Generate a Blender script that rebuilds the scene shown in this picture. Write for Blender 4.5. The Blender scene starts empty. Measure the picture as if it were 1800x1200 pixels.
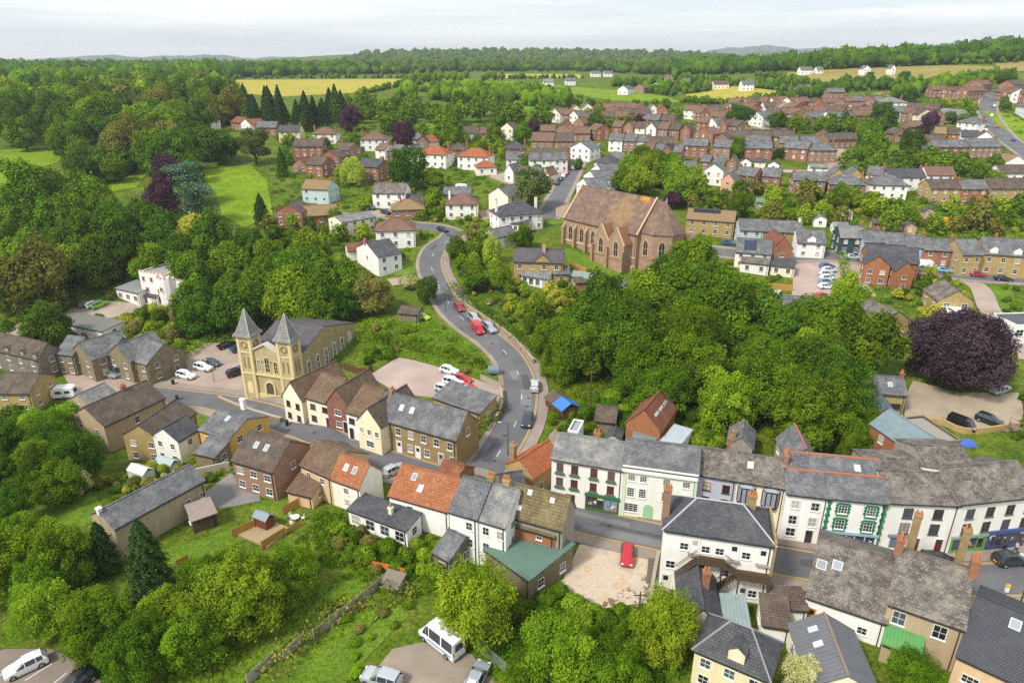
import bpy, bmesh, math, random
import numpy as np
from mathutils import Vector, Matrix

R = math.radians
random.seed(7)
RNG = np.random.default_rng(11)
sc = bpy.context.scene
col = sc.collection

# ------------------------------------------------------------------ camera
CAMZ, PITCH, FPX = 60.0, R(22.4), 1200.0
cam_d = bpy.data.cameras.new('camera'); cam_d.sensor_width = 36; cam_d.lens = 24
cam_d.clip_end = 30000; cam_d.clip_start = 0.5
cam = bpy.data.objects.new('camera', cam_d); col.objects.link(cam)
cam.location = (0, 0, CAMZ); cam.rotation_euler = (R(90) - PITCH, 0, 0)
sc.camera = cam

# ------------------------------------------------------------------ world, sun, exposure
SUN_EL, SUN_AZ = R(48), R(-132)          # azimuth measured from +Y towards +X
w = bpy.data.worlds.new('World'); sc.world = w; w.use_nodes = True
nt = w.node_tree; N = nt.nodes; L = nt.links; N.clear()
out = N.new('ShaderNodeOutputWorld'); bg = N.new('ShaderNodeBackground'); bg.inputs[1].default_value = 0.1
sky = N.new('ShaderNodeTexSky'); sky.sky_type = 'NISHITA'; sky.sun_disc = False
sky.sun_elevation = SUN_EL; sky.sun_rotation = SUN_AZ; sky.air_density = 1.0; sky.dust_density = 1.0
tc = N.new('ShaderNodeTexCoord')
mp = N.new('ShaderNodeMapping'); mp.inputs['Scale'].default_value = (1.3, 2.2, 26); mp.inputs['Rotation'].default_value = (0, R(2.5), 0)
nz = N.new('ShaderNodeTexNoise'); nz.inputs['Scale'].default_value = 1.6; nz.inputs['Detail'].default_value = 6; nz.inputs['Roughness'].default_value = 0.55
mp2 = N.new('ShaderNodeMapping'); mp2.inputs['Scale'].default_value = (5, 5, 26); mp2.inputs['Location'].default_value = (3.1, 1.7, 0.4)
nz2 = N.new('ShaderNodeTexNoise'); nz2.inputs['Scale'].default_value = 2.4; nz2.inputs['Detail'].default_value = 5
L.new(tc.outputs['Generated'], mp.inputs[0]); L.new(mp.outputs[0], nz.inputs['Vector'])
L.new(tc.outputs['Generated'], mp2.inputs[0]); L.new(mp2.outputs[0], nz2.inputs['Vector'])
cr = N.new('ShaderNodeValToRGB'); cr.color_ramp.elements[0].position = 0.4; cr.color_ramp.elements[0].color = (3.15, 3.45, 3.65, 1)
cr.color_ramp.elements[1].position = 0.62; cr.color_ramp.elements[1].color = (4.4, 4.4, 4.38, 1)
L.new(nz.outputs[0], cr.inputs[0])
cr2 = N.new('ShaderNodeValToRGB'); cr2.color_ramp.elements[0].position = 0.63; cr2.color_ramp.elements[0].color = (0, 0, 0, 1)
cr2.color_ramp.elements[1].position = 0.74; cr2.color_ramp.elements[1].color = (1, 1, 1, 1)
L.new(nz2.outputs[0], cr2.inputs[0])
mA = N.new('ShaderNodeMix'); mA.data_type = 'RGBA'; mA.inputs[0].default_value = 0.86
L.new(sky.outputs[0], mA.inputs[6]); L.new(cr.outputs[0], mA.inputs[7])
mB = N.new('ShaderNodeMix'); mB.data_type = 'RGBA'; mB.inputs[7].default_value = (2.9, 3.15, 3.4, 1)
mm = N.new('ShaderNodeMath'); mm.operation = 'MULTIPLY'; mm.inputs[1].default_value = 0.55
L.new(cr2.outputs[0], mm.inputs[0]); L.new(mm.outputs[0], mB.inputs[0]); L.new(mA.outputs[2], mB.inputs[6])
L.new(mB.outputs[2], bg.inputs[0]); L.new(bg.outputs[0], out.inputs[0])

sun_d = bpy.data.lights.new('sun', 'SUN'); sun_d.energy = 1.5; sun_d.angle = R(10); sun_d.color = (1.0, 0.95, 0.87)
sun = bpy.data.objects.new('sun', sun_d); col.objects.link(sun)
sdir = Vector((math.sin(SUN_AZ) * math.cos(SUN_EL), math.cos(SUN_AZ) * math.cos(SUN_EL), math.sin(SUN_EL)))
sun.rotation_euler = sdir.to_track_quat('Z', 'Y').to_euler(); sun.location = (-80, -40, 150)

vs = sc.view_settings; vs.view_transform = 'Standard'; vs.look = 'None'; vs.exposure = 1.42; vs.gamma = 1.0
try: vs.use_curve_mapping = False
except Exception: pass
cy = sc.cycles
cy.max_bounces = 5; cy.diffuse_bounces = 3; cy.glossy_bounces = 2; cy.transmission_bounces = 3; cy.transparent_max_bounces = 6; cy.volume_bounces = 0; cy.volume_max_steps = 64
cy.use_denoising = False
try: cy.denoiser = 'OPENIMAGEDENOISE'
except Exception: pass
cy.caustics_reflective = False; cy.caustics_refractive = False
cy.use_adaptive_sampling = True; cy.adaptive_threshold = 0.006

# ------------------------------------------------------------------ terrain height
_py = np.array([-400, -50, 60, 105, 140, 165, 190, 230, 300, 400, 500, 700, 1000, 1500, 2500, 9000.])
_pz = np.array([0, 0, 0, 0, 1.5, 4, 8, 13, 22, 29, 34, 40, 44, 47, 50, 40.])
_ty = np.concatenate([np.arange(-400, 700, 4.), np.arange(700, 9000, 25.)])
_tz = np.interp(_ty, _py, _pz)
_k = np.exp(-np.linspace(-2, 2, 13) ** 2); _k /= _k.sum()
_ts = np.convolve(np.pad(_tz, 6, mode='edge'), _k, mode='valid')
def sstep(a, b, x):
    t = np.clip((x - a) / (b - a), 0, 1); return t * t * (3 - 2 * t)
def HT(x, y):
    h = np.interp(y, _ty, _ts)
    h = h - 6 * sstep(-28, -62, x) * sstep(88, 110, y) * (1 - sstep(150, 205, y))
    h = h + np.maximum(0, x - 150) * 0.062 * sstep(260, 480, y) * (1 - sstep(560, 900, y))
    h = h + 62 * np.exp(-((x - 1300) / 430) ** 2 - ((y - 1650) / 420) ** 2)
    h = h + 34 * np.exp(-((x - 60) / 800) ** 4 - ((y - 2300) / 330) ** 2)
    h = h + 10 * sstep(120, 330, x) * sstep(520, 700, y) * (1 - sstep(900, 1200, y))
    return h
_tl = [float(v) for v in _ts]; _n1 = int((700 + 400) / 4)
def _ss(a, b, x):
    t = (x - a) / (b - a); t = 0.0 if t < 0 else (1.0 if t > 1 else t); return t * t * (3 - 2 * t)
def hz(x, y):
    """scalar version of HT"""
    x = float(x); y = float(y)
    if y < 696: f = (max(y, -400) + 400) / 4; i = int(f); h = _tl[i] + (_tl[i + 1] - _tl[i]) * (f - i)
    elif y < 700: f = (y - 696) / 4; h = _tl[_n1 - 1] + (_tl[_n1] - _tl[_n1 - 1]) * f
    else: f = (min(y, 8970) - 700) / 25; i = int(f); h = _tl[_n1 + i] + (_tl[_n1 + i + 1] - _tl[_n1 + i]) * (f - i)
    if x < -28 and 88 < y < 205: h -= 6 * _ss(-28, -62, x) * _ss(88, 110, y) * (1 - _ss(150, 205, y))
    if y > 260:
        if x > 150: h += (x - 150) * .062 * _ss(260, 480, y) * (1 - _ss(560, 900, y))
        h += 62 * math.exp(-((x - 1300) / 430) ** 2 - ((y - 1650) / 420) ** 2) + 34 * math.exp(-min(700, ((x - 60) / 800) ** 4) - ((y - 2300) / 330) ** 2)
        h += 10 * _ss(120, 330, x) * _ss(520, 700, y) * (1 - _ss(900, 1200, y))
    return h
_cp, _sp = math.cos(PITCH), math.sin(PITCH)
def ray(px, py):
    u = (px - 900) / FPX; v = (600 - py) / FPX
    d = np.array([u, _cp + v * _sp, -_sp + v * _cp]); return d / np.linalg.norm(d)
_T = np.concatenate([np.arange(30, 400, 1.5), np.arange(400, 1500, 6.), np.arange(1500, 9000, 30.)])
def hit(px, py, h=0.0):
    d = ray(px, py)
    X = d[0] * _T; Y = d[1] * _T; Z = CAMZ + d[2] * _T
    below = Z <= HT(X, Y) + h
    if not below.any(): i = len(_T) - 1
    else: i = int(np.argmax(below))
    if i == 0 or not below.any(): t = _T[i]
    else:
        a, b = _T[i - 1], _T[i]
        for _ in range(24):
            m = .5 * (a + b)
            if CAMZ + d[2] * m <= hz(d[0] * m, d[1] * m) + h: b = m
            else: a = m
        t = b
    return Vector((d[0] * t, d[1] * t, CAMZ + d[2] * t))
def hitz(px, py, z):
    d = ray(px, py); t = (z - CAMZ) / d[2]
    return Vector((d[0] * t, d[1] * t, z))
def proj(x, y, z):
    dx, dy, dz = x, y, z - CAMZ
    f = dy * _cp - dz * _sp; up = dy * _sp + dz * _cp
    return 900 + FPX * dx / f, 600 - FPX * up / f
def inpoly(px, py, poly):
    poly = np.asarray(poly, float); n = len(poly); c = np.zeros(np.shape(px), bool)
    j = n - 1
    for i in range(n):
        xi, yi = poly[i]; xj, yj = poly[j]
        if yi != yj:
            c ^= ((yi > py) != (yj > py)) & (px < (xj - xi) * (py - yi) / (yj - yi) + xi)
        j = i
    return c

# ------------------------------------------------------------------ object helpers
def lin(hexs):
    hexs = hexs.lstrip('#'); o = []
    for i in (0, 2, 4):
        c = int(hexs[i:i + 2], 16) / 255
        o.append(c / 12.92 if c <= .04045 else ((c + .055) / 1.055) ** 2.4)
    return tuple(o)
def tag(o, label=None, cat=None, group=None, kind=None):
    if label: o['label'] = label
    if cat: o['category'] = cat
    if group: o['group'] = group
    if kind: o['kind'] = kind
    return o
def link(name, data, parent=None):
    o = bpy.data.objects.new(name, data); col.objects.link(o)
    if parent is not None: o.parent = parent
    return o
def empty(name, loc=(0, 0, 0), rz=0.0):
    o = bpy.data.objects.new(name, None); col.objects.link(o); o.location = loc; o.rotation_euler = (0, 0, rz)
    o.empty_display_size = 0.5
    return o
def copy_tree(o, parent=None):
    c = o.copy(); col.objects.link(c); c.parent = parent
    for ch in o.children: copy_tree(ch, c)
    return c

class MB:
    """collects polygons with material slots; build() links them as one mesh with UVs in metres"""
    def __init__(s): s.v = []; s.f = []; s.m = []
    def poly(s, pts, m=0):
        b = len(s.v); s.v += [tuple(p) for p in pts]; s.f.append(tuple(range(b, b + len(pts)))); s.m.append(m)
    def mesh(s, verts, faces, m=0):
        b = len(s.v); s.v += [tuple(p) for p in verts]
        for f in faces: s.f.append(tuple(b + i for i in f)); s.m.append(m)
    def box(s, x0, x1, y0, y1, z0, z1, m=0):
        v = [(x0, y0, z0), (x1, y0, z0), (x1, y1, z0), (x0, y1, z0), (x0, y0, z1), (x1, y0, z1), (x1, y1, z1), (x0, y1, z1)]
        s.mesh(v, [(3, 2, 1, 0), (4, 5, 6, 7), (0, 1, 5, 4), (1, 2, 6, 5), (2, 3, 7, 6), (3, 0, 4, 7)], m)
    def obox(s, c, ux, hx, hy, z0, z1, m=0):
        """box about centre c (2D), half extents hx along unit ux, hy across"""
        ux = Vector((ux[0], ux[1], 0)).normalized(); uy = Vector((-ux.y, ux.x, 0)); c = Vector((c[0], c[1], 0))
        q = [c - ux * hx - uy * hy, c + ux * hx - uy * hy, c + ux * hx + uy * hy, c - ux * hx + uy * hy]
        v = [(p.x, p.y, z0) for p in q] + [(p.x, p.y, z1) for p in q]
        s.mesh(v, [(3, 2, 1, 0), (4, 5, 6, 7), (0, 1, 5, 4), (1, 2, 6, 5), (2, 3, 7, 6), (3, 0, 4, 7)], m)
    def prism(s, pts, dz, m=0):
        """polygon (ccw from above/outside) given thickness dz straight down"""
        n = len(pts); top = [Vector(p) for p in pts]; bot = [p - Vector((0, 0, dz)) for p in top]
        f = [tuple(range(n)), tuple(range(2 * n - 1, n - 1, -1))]
        for i in range(n): j = (i + 1) % n; f.append((i, i + n, j + n, j))
        s.mesh(top + bot, f, m)
    def extr(s, pts, d, m=0):
        """polygon extruded along vector d"""
        n = len(pts); a = [Vector(p) for p in pts]; b = [p + Vector(d) for p in a]
        f = [tuple(range(n - 1, -1, -1)), tuple(range(n, 2 * n))]
        for i in range(n): j = (i + 1) % n; f.append((i, j, j + n, i + n))
        s.mesh(a + b, f, m)
    def tube(s, pts, rad, n=6, m=0, cap=True):
        pts = [Vector(p) for p in pts]
        if not hasattr(rad, '__len__'): rad = [rad] * len(pts)
        rings = []
        b = len(s.v)
        for i, p in enumerate(pts):
            d = (pts[min(i + 1, len(pts) - 1)] - pts[max(i - 1, 0)]).normalized()
            a = Vector((0, 0, 1)) if abs(d.z) < .9 else Vector((1, 0, 0))
            u = d.cross(a).normalized(); v = d.cross(u)
            for k in range(n):
                t = 2 * math.pi * k / n; s.v.append(tuple(p + (u * math.cos(t) + v * math.sin(t)) * rad[i]))
        for i in range(len(pts) - 1):
            for k in range(n):
                k2 = (k + 1) % n
                s.f.append((b + i * n + k, b + i * n + k2, b + (i + 1) * n + k2, b + (i + 1) * n + k)); s.m.append(m)
        if cap:
            s.f.append(tuple(b + k for k in range(n))); s.m.append(m)
            e = b + (len(pts) - 1) * n; s.f.append(tuple(e + k for k in range(n - 1, -1, -1))); s.m.append(m)
    def make(s, name, mats, smooth=False):
        me = bpy.data.meshes.new(name); me.from_pydata(s.v, [], s.f)
        if not isinstance(mats, (list, tuple)): mats = [mats]
        for mt in mats: me.materials.append(mt)
        if len(mats) > 1: me.polygons.foreach_set('material_index', s.m)
        if smooth: me.polygons.foreach_set('use_smooth', [True] * len(s.f))
        uv = me.uv_layers.new(name='UVMap')
        data = np.empty((len(me.loops), 2), 'f')
        li = 0
        V = s.v
        for f in s.f:
            p0 = V[f[0]]; p1 = V[f[1]]; p2 = V[f[2]]
            ax, ay, az = p1[0] - p0[0], p1[1] - p0[1], p1[2] - p0[2]
            bx, by, bz = p2[0] - p1[0], p2[1] - p1[1], p2[2] - p1[2]
            nx, ny, nz_ = ay * bz - az * by, az * bx - ax * bz, ax * by - ay * bx
            l = math.sqrt(nx * nx + ny * ny + nz_ * nz_) or 1; nx /= l; ny /= l; nz_ /= l
            h = math.hypot(nx, ny)
            if h < 1e-3: ux, uy = 1., 0.; vx, vy, vz = 0., 1., 0.
            else:
                ux, uy = -ny / h, nx / h; vx, vy, vz = -nz_ * uy, nz_ * ux, nx * uy - ny * ux
            for i in f:
                p = V[i]; data[li, 0] = p[0] * ux + p[1] * uy; data[li, 1] = p[0] * vx + p[1] * vy + p[2] * vz; li += 1
        uv.data.foreach_set('uv', data.ravel())
        me.update()
        return me
    def build(s, name, mats, parent=None, smooth=False):
        return link(name, s.make(name, mats, smooth), parent)
# ------------------------------------------------------------------ materials (all procedural)
MATS = {}
class NG:
    def __init__(s, name):
        s.m = bpy.data.materials.new(name); s.m.use_nodes = True; s.t = s.m.node_tree; s.t.nodes.clear()
        s.out = s.n('ShaderNodeOutputMaterial'); s.b = s.n('ShaderNodeBsdfPrincipled')
        s.l(s.b.outputs[0], s.out.inputs[0])
    def n(s, t, **kw):
        o = s.t.nodes.new(t)
        for k, v in kw.items(): setattr(o, k, v)
        return o
    def l(s, a, b): s.t.links.new(a, b)
    def uv(s): return s.n('ShaderNodeUVMap').outputs[0]
    def pos(s): return s.n('ShaderNodeNewGeometry').outputs['Position']
    def noise(s, vec, scale, detail=3, rough=.55, dims='3D'):
        o = s.n('ShaderNodeTexNoise'); o.inputs['Scale'].default_value = scale; o.inputs['Detail'].default_value = detail
        o.inputs['Roughness'].default_value = rough
        if vec is not None: s.l(vec, o.inputs['Vector'])
        return o.outputs[0]
    def scaled(s, vec, sx, sy, sz=1, loc=None):
        o = s.n('ShaderNodeMapping'); o.inputs['Scale'].default_value = (sx, sy, sz)
        if loc: o.inputs['Location'].default_value = loc
        s.l(vec, o.inputs[0]); return o.outputs[0]
    def ramp(s, fac, stops):
        o = s.n('ShaderNodeValToRGB'); e = o.color_ramp.elements
        while len(e) < len(stops): e.new(.5)
        for i, (p, c) in enumerate(stops):
            e[i].position = p; e[i].color = (*c, 1) if len(c) == 3 else c
        s.l(fac, o.inputs[0]); return o.outputs[0]
    def mix(s, fac, a, b, mode='MIX'):
        o = s.n('ShaderNodeMix', data_type='RGBA', blend_type=mode)
        for v, i in ((fac, 0), (a, 6), (b, 7)):
            if isinstance(v, (int, float)): o.inputs[i].default_value = v
            elif isinstance(v, tuple): o.inputs[i].default_value = (*v, 1) if len(v) == 3 else v
            else: s.l(v, o.inputs[i])
        return o.outputs[2]
    def math(s, op, a, b=0.0):
        o = s.n('ShaderNodeMath', operation=op)
        for v, i in ((a, 0), (b, 1)):
            if isinstance(v, (int, float)): o.inputs[i].default_value = v
            else: s.l(v, o.inputs[i])
        return o.outputs[0]
    def rnd(s): return s.n('ShaderNodeObjectInfo').outputs['Random']
    def col(s, c):
        if isinstance(c, tuple): s.b.inputs['Base Color'].default_value = (*c, 1)
        else: s.l(c, s.b.inputs['Base Color'])
    def rough(s, r, spec=.3): s.b.inputs['Roughness'].default_value = r; s.b.inputs['Specular IOR Level'].default_value = spec
    def bump(s, h, strength=.3, dist=.05):
        o = s.n('ShaderNodeBump'); o.inputs['Strength'].default_value = strength; o.inputs['Distance'].default_value = dist
        s.l(h, o.inputs['Height']); s.l(o.outputs[0], s.b.inputs['Normal'])
def sc_(c, k): return tuple(min(1, v * k) for v in c)
def cached(fn):
    def g(*a, **k):
        key = (fn.__name__, a, tuple(sorted(k.items())))
        if key not in MATS: MATS[key] = fn(*a, **k)
        return MATS[key]
    return g
@cached
def plain(hexs, rough=.7, spec=.3, metal=0.0):
    g = NG('plain_' + hexs); c = lin(hexs)
    f = g.noise(g.pos(), 1.3, 4); g.col(g.mix(g.math('MULTIPLY', f, .35), c, sc_(c, .72))); g.rough(rough, spec)
    g.b.inputs['Metallic'].default_value = metal
    return g.m
@cached
def render_wall(hexs, dirt=.5):
    g = NG('render_' + hexs); c = lin(hexs); p = g.pos()
    st = g.noise(g.scaled(p, 1.6, 1.6, .22), 1.0, 5, .6)
    f = g.ramp(st, [(.42, (0, 0, 0)), (.75, (1, 1, 1))])
    k = g.mix(g.math('MULTIPLY', f, dirt), c, tuple(a * b for a, b in zip(sc_(c, .62), (1, .95, .86))))
    f2 = g.noise(p, .5, 3); k = g.mix(g.math('MULTIPLY', f2, .25), k, sc_(c, .85))
    g.col(k); g.rough(.92, .15); return g.m
@cached
def stone_wall(h1, h2, bw=.45, bh=.22, mortar='b8a98a'):
    g = NG('stone_' + h1); u = g.uv()
    b = g.n('ShaderNodeTexBrick'); g.l(u, b.inputs['Vector']); b.inputs['Scale'].default_value = 1
    b.inputs['Brick Width'].default_value = bw; b.inputs['Row Height'].default_value = bh; b.inputs['Mortar Size'].default_value = .018
    b.inputs['Color1'].default_value = (*lin(h1), 1); b.inputs['Color2'].default_value = (*lin(h2), 1); b.inputs['Mortar'].default_value = (*sc_(lin(mortar), .7), 1)
    b.inputs['Bias'].default_value = 0.0
    f = g.noise(g.pos(), .7, 5, .65); k = g.mix(g.ramp(f, [(.35, (0, 0, 0)), (.7, (.6, .6, .6))]), b.outputs[0], sc_(lin(h2), .6))
    f3 = g.noise(g.pos(), 5, 3); k = g.mix(g.math('MULTIPLY', f3, .45), k, sc_(lin(h1), .55))
    g.col(k); g.rough(.95, .1); g.bump(b.outputs[1], .4, .03); return g.m
def brick_wall(h1, h2): return stone_wall(h1, h2, .225, .075, 'a8998a')
@cached
def roof_tiles(h1, h2, tw=.33, th=.28, lichen='9a9080', la=.5, var=.5):
    """tiles or slates in courses; uv in metres. h1/h2 tile colours, lichen blotches of la strength"""
    g = NG('roof_' + h1); u = g.uv()
    b = g.n('ShaderNodeTexBrick'); g.l(u, b.inputs['Vector']); b.inputs['Scale'].default_value = 1
    b.inputs['Brick Width'].default_value = tw; b.inputs['Row Height'].default_value = th; b.inputs['Mortar Size'].default_value = .034
    c1, c2 = lin(h1), lin(h2)
    b.inputs['Color1'].default_value = (*c1, 1); b.inputs['Color2'].default_value = (*c2, 1); b.inputs['Mortar'].default_value = (*sc_(c1, .3), 1)
    p = g.pos()
    wn = g.n('ShaderNodeTexWhiteNoise', noise_dimensions='2D')
    sn = g.n('ShaderNodeVectorMath', operation='SNAP'); sn.inputs[1].default_value = (tw, th, 1); g.l(u, sn.inputs[0]); g.l(sn.outputs[0], wn.inputs['Vector'])
    k = g.mix(g.math('MULTIPLY', wn.outputs[0], var), b.outputs[0], sc_(c1, .55))
    f = g.noise(p, .55, 5, .7); k = g.mix(g.math('MULTIPLY', g.ramp(f, [(.44, (0, 0, 0)), (.68, (1, 1, 1))]), la), k, lin(lichen))
    f2 = g.noise(p, 3.1, 4, .7); k = g.mix(g.math('MULTIPLY', g.ramp(f2, [(.55, (0, 0, 0)), (.72, (1, 1, 1))]), la * .8), k, sc_(lin(lichen), 1.15))
    st = g.noise(g.scaled(u, 1.8, .16), 1.0, 4); k = g.mix(g.math('MULTIPLY', g.ramp(st, [(.45, (0, 0, 0)), (.8, (1, 1, 1))]), .5), k, sc_(c2, .6))
    g.col(k); g.rough(.85, .2); g.bump(b.outputs[1], .5, .03); return g.m
@cached
def ribbed(h1, pitch=.25):
    g = NG('ribbed_' + h1); u = g.uv(); c = lin(h1)
    wv = g.n('ShaderNodeTexWave', wave_type='BANDS', bands_direction='X'); g.l(u, wv.inputs[0]); wv.inputs['Scale'].default_value = .314 / pitch * 1.0
    k = g.mix(g.math('MULTIPLY', wv.outputs['Fac'], .4), c, sc_(c, .6))
    f = g.noise(g.pos(), .9, 5, .7); k = g.mix(g.math('MULTIPLY', g.ramp(f, [(.45, (0, 0, 0)), (.75, (1, 1, 1))]), .5), k, sc_(c, .55))
    g.col(k); g.rough(.6); g.bump(wv.outputs['Fac'], .5, .04); return g.m
@cached
def asphalt(hexs, patch=.5):
    g = NG('asphalt_' + hexs); p = g.pos(); c = lin(hexs)
    f = g.noise(p, .16, 5, .6); k = g.mix(g.ramp(f, [(.35, (0, 0, 0)), (.7, (1, 1, 1))]), sc_(c, .82), sc_(c, 1.18))
    f2 = g.noise(p, 7, 3); k = g.mix(g.math('MULTIPLY', f2, .35), k, sc_(c, .6))
    f3 = g.noise(g.scaled(p, .5, 1.6), .5, 5, .7); k = g.mix(g.math('MULTIPLY', g.ramp(f3, [(.55, (0, 0, 0)), (.7, (1, 1, 1))]), patch), k, sc_(c, .62))
    g.col(k); g.rough(.93, .2); return g.m
@cached
def grass(h1, h2, h3, s=1.0):
    g = NG('grass_' + h1); p = g.pos()
    f = g.noise(p, .09 * s, 6, .65); k = g.ramp(f, [(.3, lin(h1)), (.5, lin(h2)), (.72, lin(h3))])
    f2 = g.noise(p, 1.9 * s, 5, .75); k = g.mix(g.ramp(f2, [(.4, (0, 0, 0)), (.62, (.9, .9, .9))]), k, sc_(lin(h1), .45))
    f4 = g.noise(p, .25 * s, 5, .8); k = g.mix(g.ramp(f4, [(.5, (0, 0, 0)), (.68, (.55, .55, .55))]), k, sc_(lin(h3), .8))
    f3 = g.noise(p, .6 * s, 4, .7); k = g.mix(g.ramp(f3, [(.52, (0, 0, 0)), (.75, (.6, .6, .6))]), k, lin(h3))
    g.col(k); g.rough(.95, .1); g.bump(f2, .6, .25); return g.m
@cached
def leaf(hd, hl, trans=.25, hrand=.5):
    """foliage: colour from a per-leaf attribute and a per-plant random value"""
    g = NG('leaf_' + hd); at = g.n('ShaderNodeAttribute'); at.attribute_name = 'lc'
    d, l_ = lin(hd), lin(hl)
    k = g.mix(at.outputs['Fac'], d, l_)
    hs = g.n('ShaderNodeHueSaturation')
    r = g.rnd()
    hh = g.n('ShaderNodeMapRange'); g.l(r, hh.inputs[0]); hh.inputs[3].default_value = .5 - .035 * hrand; hh.inputs[4].default_value = .5 + .025 * hrand
    vv = g.n('ShaderNodeMapRange'); r2 = g.math('FRACT', g.math('MULTIPLY', r, 7.31)); g.l(r2, vv.inputs[0]); vv.inputs[3].default_value = 1 - .38 * hrand; vv.inputs[4].default_value = 1 + .42 * hrand
    g.l(hh.outputs[0], hs.inputs['Hue']); g.l(vv.outputs[0], hs.inputs['Value']); g.l(k, hs.inputs['Color'])
    g.t.nodes.remove(g.b)
    df = g.n('ShaderNodeBsdfDiffuse'); tr = g.n('ShaderNodeBsdfTranslucent'); ms = g.n('ShaderNodeMixShader'); ms.inputs[0].default_value = trans
    g.l(hs.outputs[0], df.inputs[0]); g.l(hs.outputs[0], tr.inputs[0]); g.l(df.outputs[0], ms.inputs[1]); g.l(tr.outputs[0], ms.inputs[2]); g.l(ms.outputs[0], g.out.inputs[0])
    return g.m
@cached
def bark(hexs='5a4a3a'):
    g = NG('bark'); p = g.pos(); f = g.noise(g.scaled(p, 6, 6, 1.2), 1, 4); g.col(g.mix(f, sc_(lin(hexs), .5), lin(hexs))); g.rough(.95, .1); return g.m
@cached
def wood(hexs):
    g = NG('wood_' + hexs); u = g.uv(); c = lin(hexs); f = g.noise(g.scaled(u, 2, 14), 1.5, 4); f2 = g.noise(g.pos(), .8, 3)
    k = g.mix(g.math('MULTIPLY', f, .6), c, sc_(c, .5)); k = g.mix(g.math('MULTIPLY', f2, .4), k, sc_(c, .7)); g.col(k); g.rough(.85, .15); return g.m
@cached
def glass_dark(hexs='2a3036'):
    g = NG('glass_' + hexs); c = lin(hexs); r = g.rnd()
    k = g.ramp(r, [(0, sc_(c, .5)), (.6, sc_(c, 1.3)), (.72, sc_(c, 2.6)), (.86, sc_(c, 3.4)), (.93, lin('b8b2a4') if hexs == '2a3036' else sc_(c, 2))]); g.col(k); g.rough(.08, .6); return g.m
@cached
def carpaint(hexs, metal=0.0):
    g = NG('paint_' + hexs); c = lin(hexs); g.col(c); g.rough(.28, .5); g.b.inputs['Metallic'].default_value = metal
    g.b.inputs['Coat Weight'].default_value = .6; g.b.inputs['Coat Roughness'].default_value = .06; return g.m
@cached
def flat(hexs, rough=.6, spec=.3, emit=0.0):
    g = NG('flat_' + hexs); g.col(lin(hexs)); g.rough(rough, spec); return g.m

WHITE = flat('e6e4de', .5); GLASS = glass_dark(); LEAD = plain('9aa0a6', .6); GUT = flat('2a2a2c')
SLATE = roof_tiles('66676b', '7a7b7e', .34, .3, 'a5a39c', .4, .6)
SLATE_D = roof_tiles('505156', '606166', .34, .3, '7d7b78', .3, .5)
SLATE_L = roof_tiles('7c7c7e', '8e8e8e', .34, .3, 'b5b0a2', .5, .6)
STONETILE = roof_tiles('665f5a', '857c74', .42, .34, 'a8a092', .5, 1.0)
BROWNT = roof_tiles('70594a', '826a56', .36, .36, '8f8366', .35, .5)
BROWND = roof_tiles('5c4f48', '6e6056', .36, .36, '857a68', .4, .5)
TERRA = roof_tiles('aa6644', 'bc7a54', .34, .36, 'a08260', .5, .7)
TERRA_B = roof_tiles('b0603f', 'be7450', .34, .36, '9a7456', .4, .6)
TERRA_D = roof_tiles('8a5440', '9a6048', .28, .28, '8a7458', .4, .5)
REDBR = roof_tiles('80604f', '8f6e5c', .34, .34, '8a7868', .4, .6)
TANT = roof_tiles('9a7f5c', 'a88c66', .33, .3, '8a7a5c', .3, .4)
OLIVET = roof_tiles('75664a', '877756', .4, .4, '918a60', .5, .6)
CHURCHT = roof_tiles('7d6158', '8f7468', .34, .34, '94846a', .65, .7)
ZINC = ribbed('7f9096', .45); GREENSH = ribbed('2f5a48', .5); GREYSH = ribbed('76827c', .4); GREEN2 = ribbed('5f9a5a', .35)
CREAM = render_wall('f0e6cc', .28); WHITEW = render_wall('f2f0ea', .28); CREAM2 = render_wall('e6d6ae', .35); OFFW = render_wall('f0ede4', .34)
PEACH = render_wall('d9b894', .4); TANW = render_wall('b8a284', .5); GREYW = render_wall('9c968c', .7); BLUEG = render_wall('b4bccb', .3); PINK = render_wall('dfa98e', .3); DGREEN = render_wall('3d5054', .3); LBLUE = render_wall('bcd0d2', .3)
STONE = stone_wall('b09868', '9a8258'); STONE_G = stone_wall('9a8c70', '857760'); STONE_Y = stone_wall('cbb078', 'b89a60'); STONE_P = stone_wall('bf9f84', 'a88870', .5, .25, 'c8b090'); STONE_GR = stone_wall('8d8478', '767066')
BRICK = brick_wall('bd754f', 'ab6340'); BRICK_O = brick_wall('cf7a3e', 'bd6a2e'); BRICK_T = brick_wall('b98a68', 'a87858'); BRICK_P = brick_wall('c49478', 'b08066'); BRICK_R = brick_wall('a4604a', '945040')
ROAD = asphalt('6b6b6e'); PAVE = asphalt('988a80', .3); LOT = asphalt('a8978a', .3); LOT_P = asphalt('b09c92', .25); SAND = asphalt('a89a84', .4); CONC = asphalt('c2b3a2', .3); YARD = asphalt('8a8886', .3)
YELLOW = flat('d8b25a', .8); LINE = flat('d8d8d4', .8)
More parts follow.
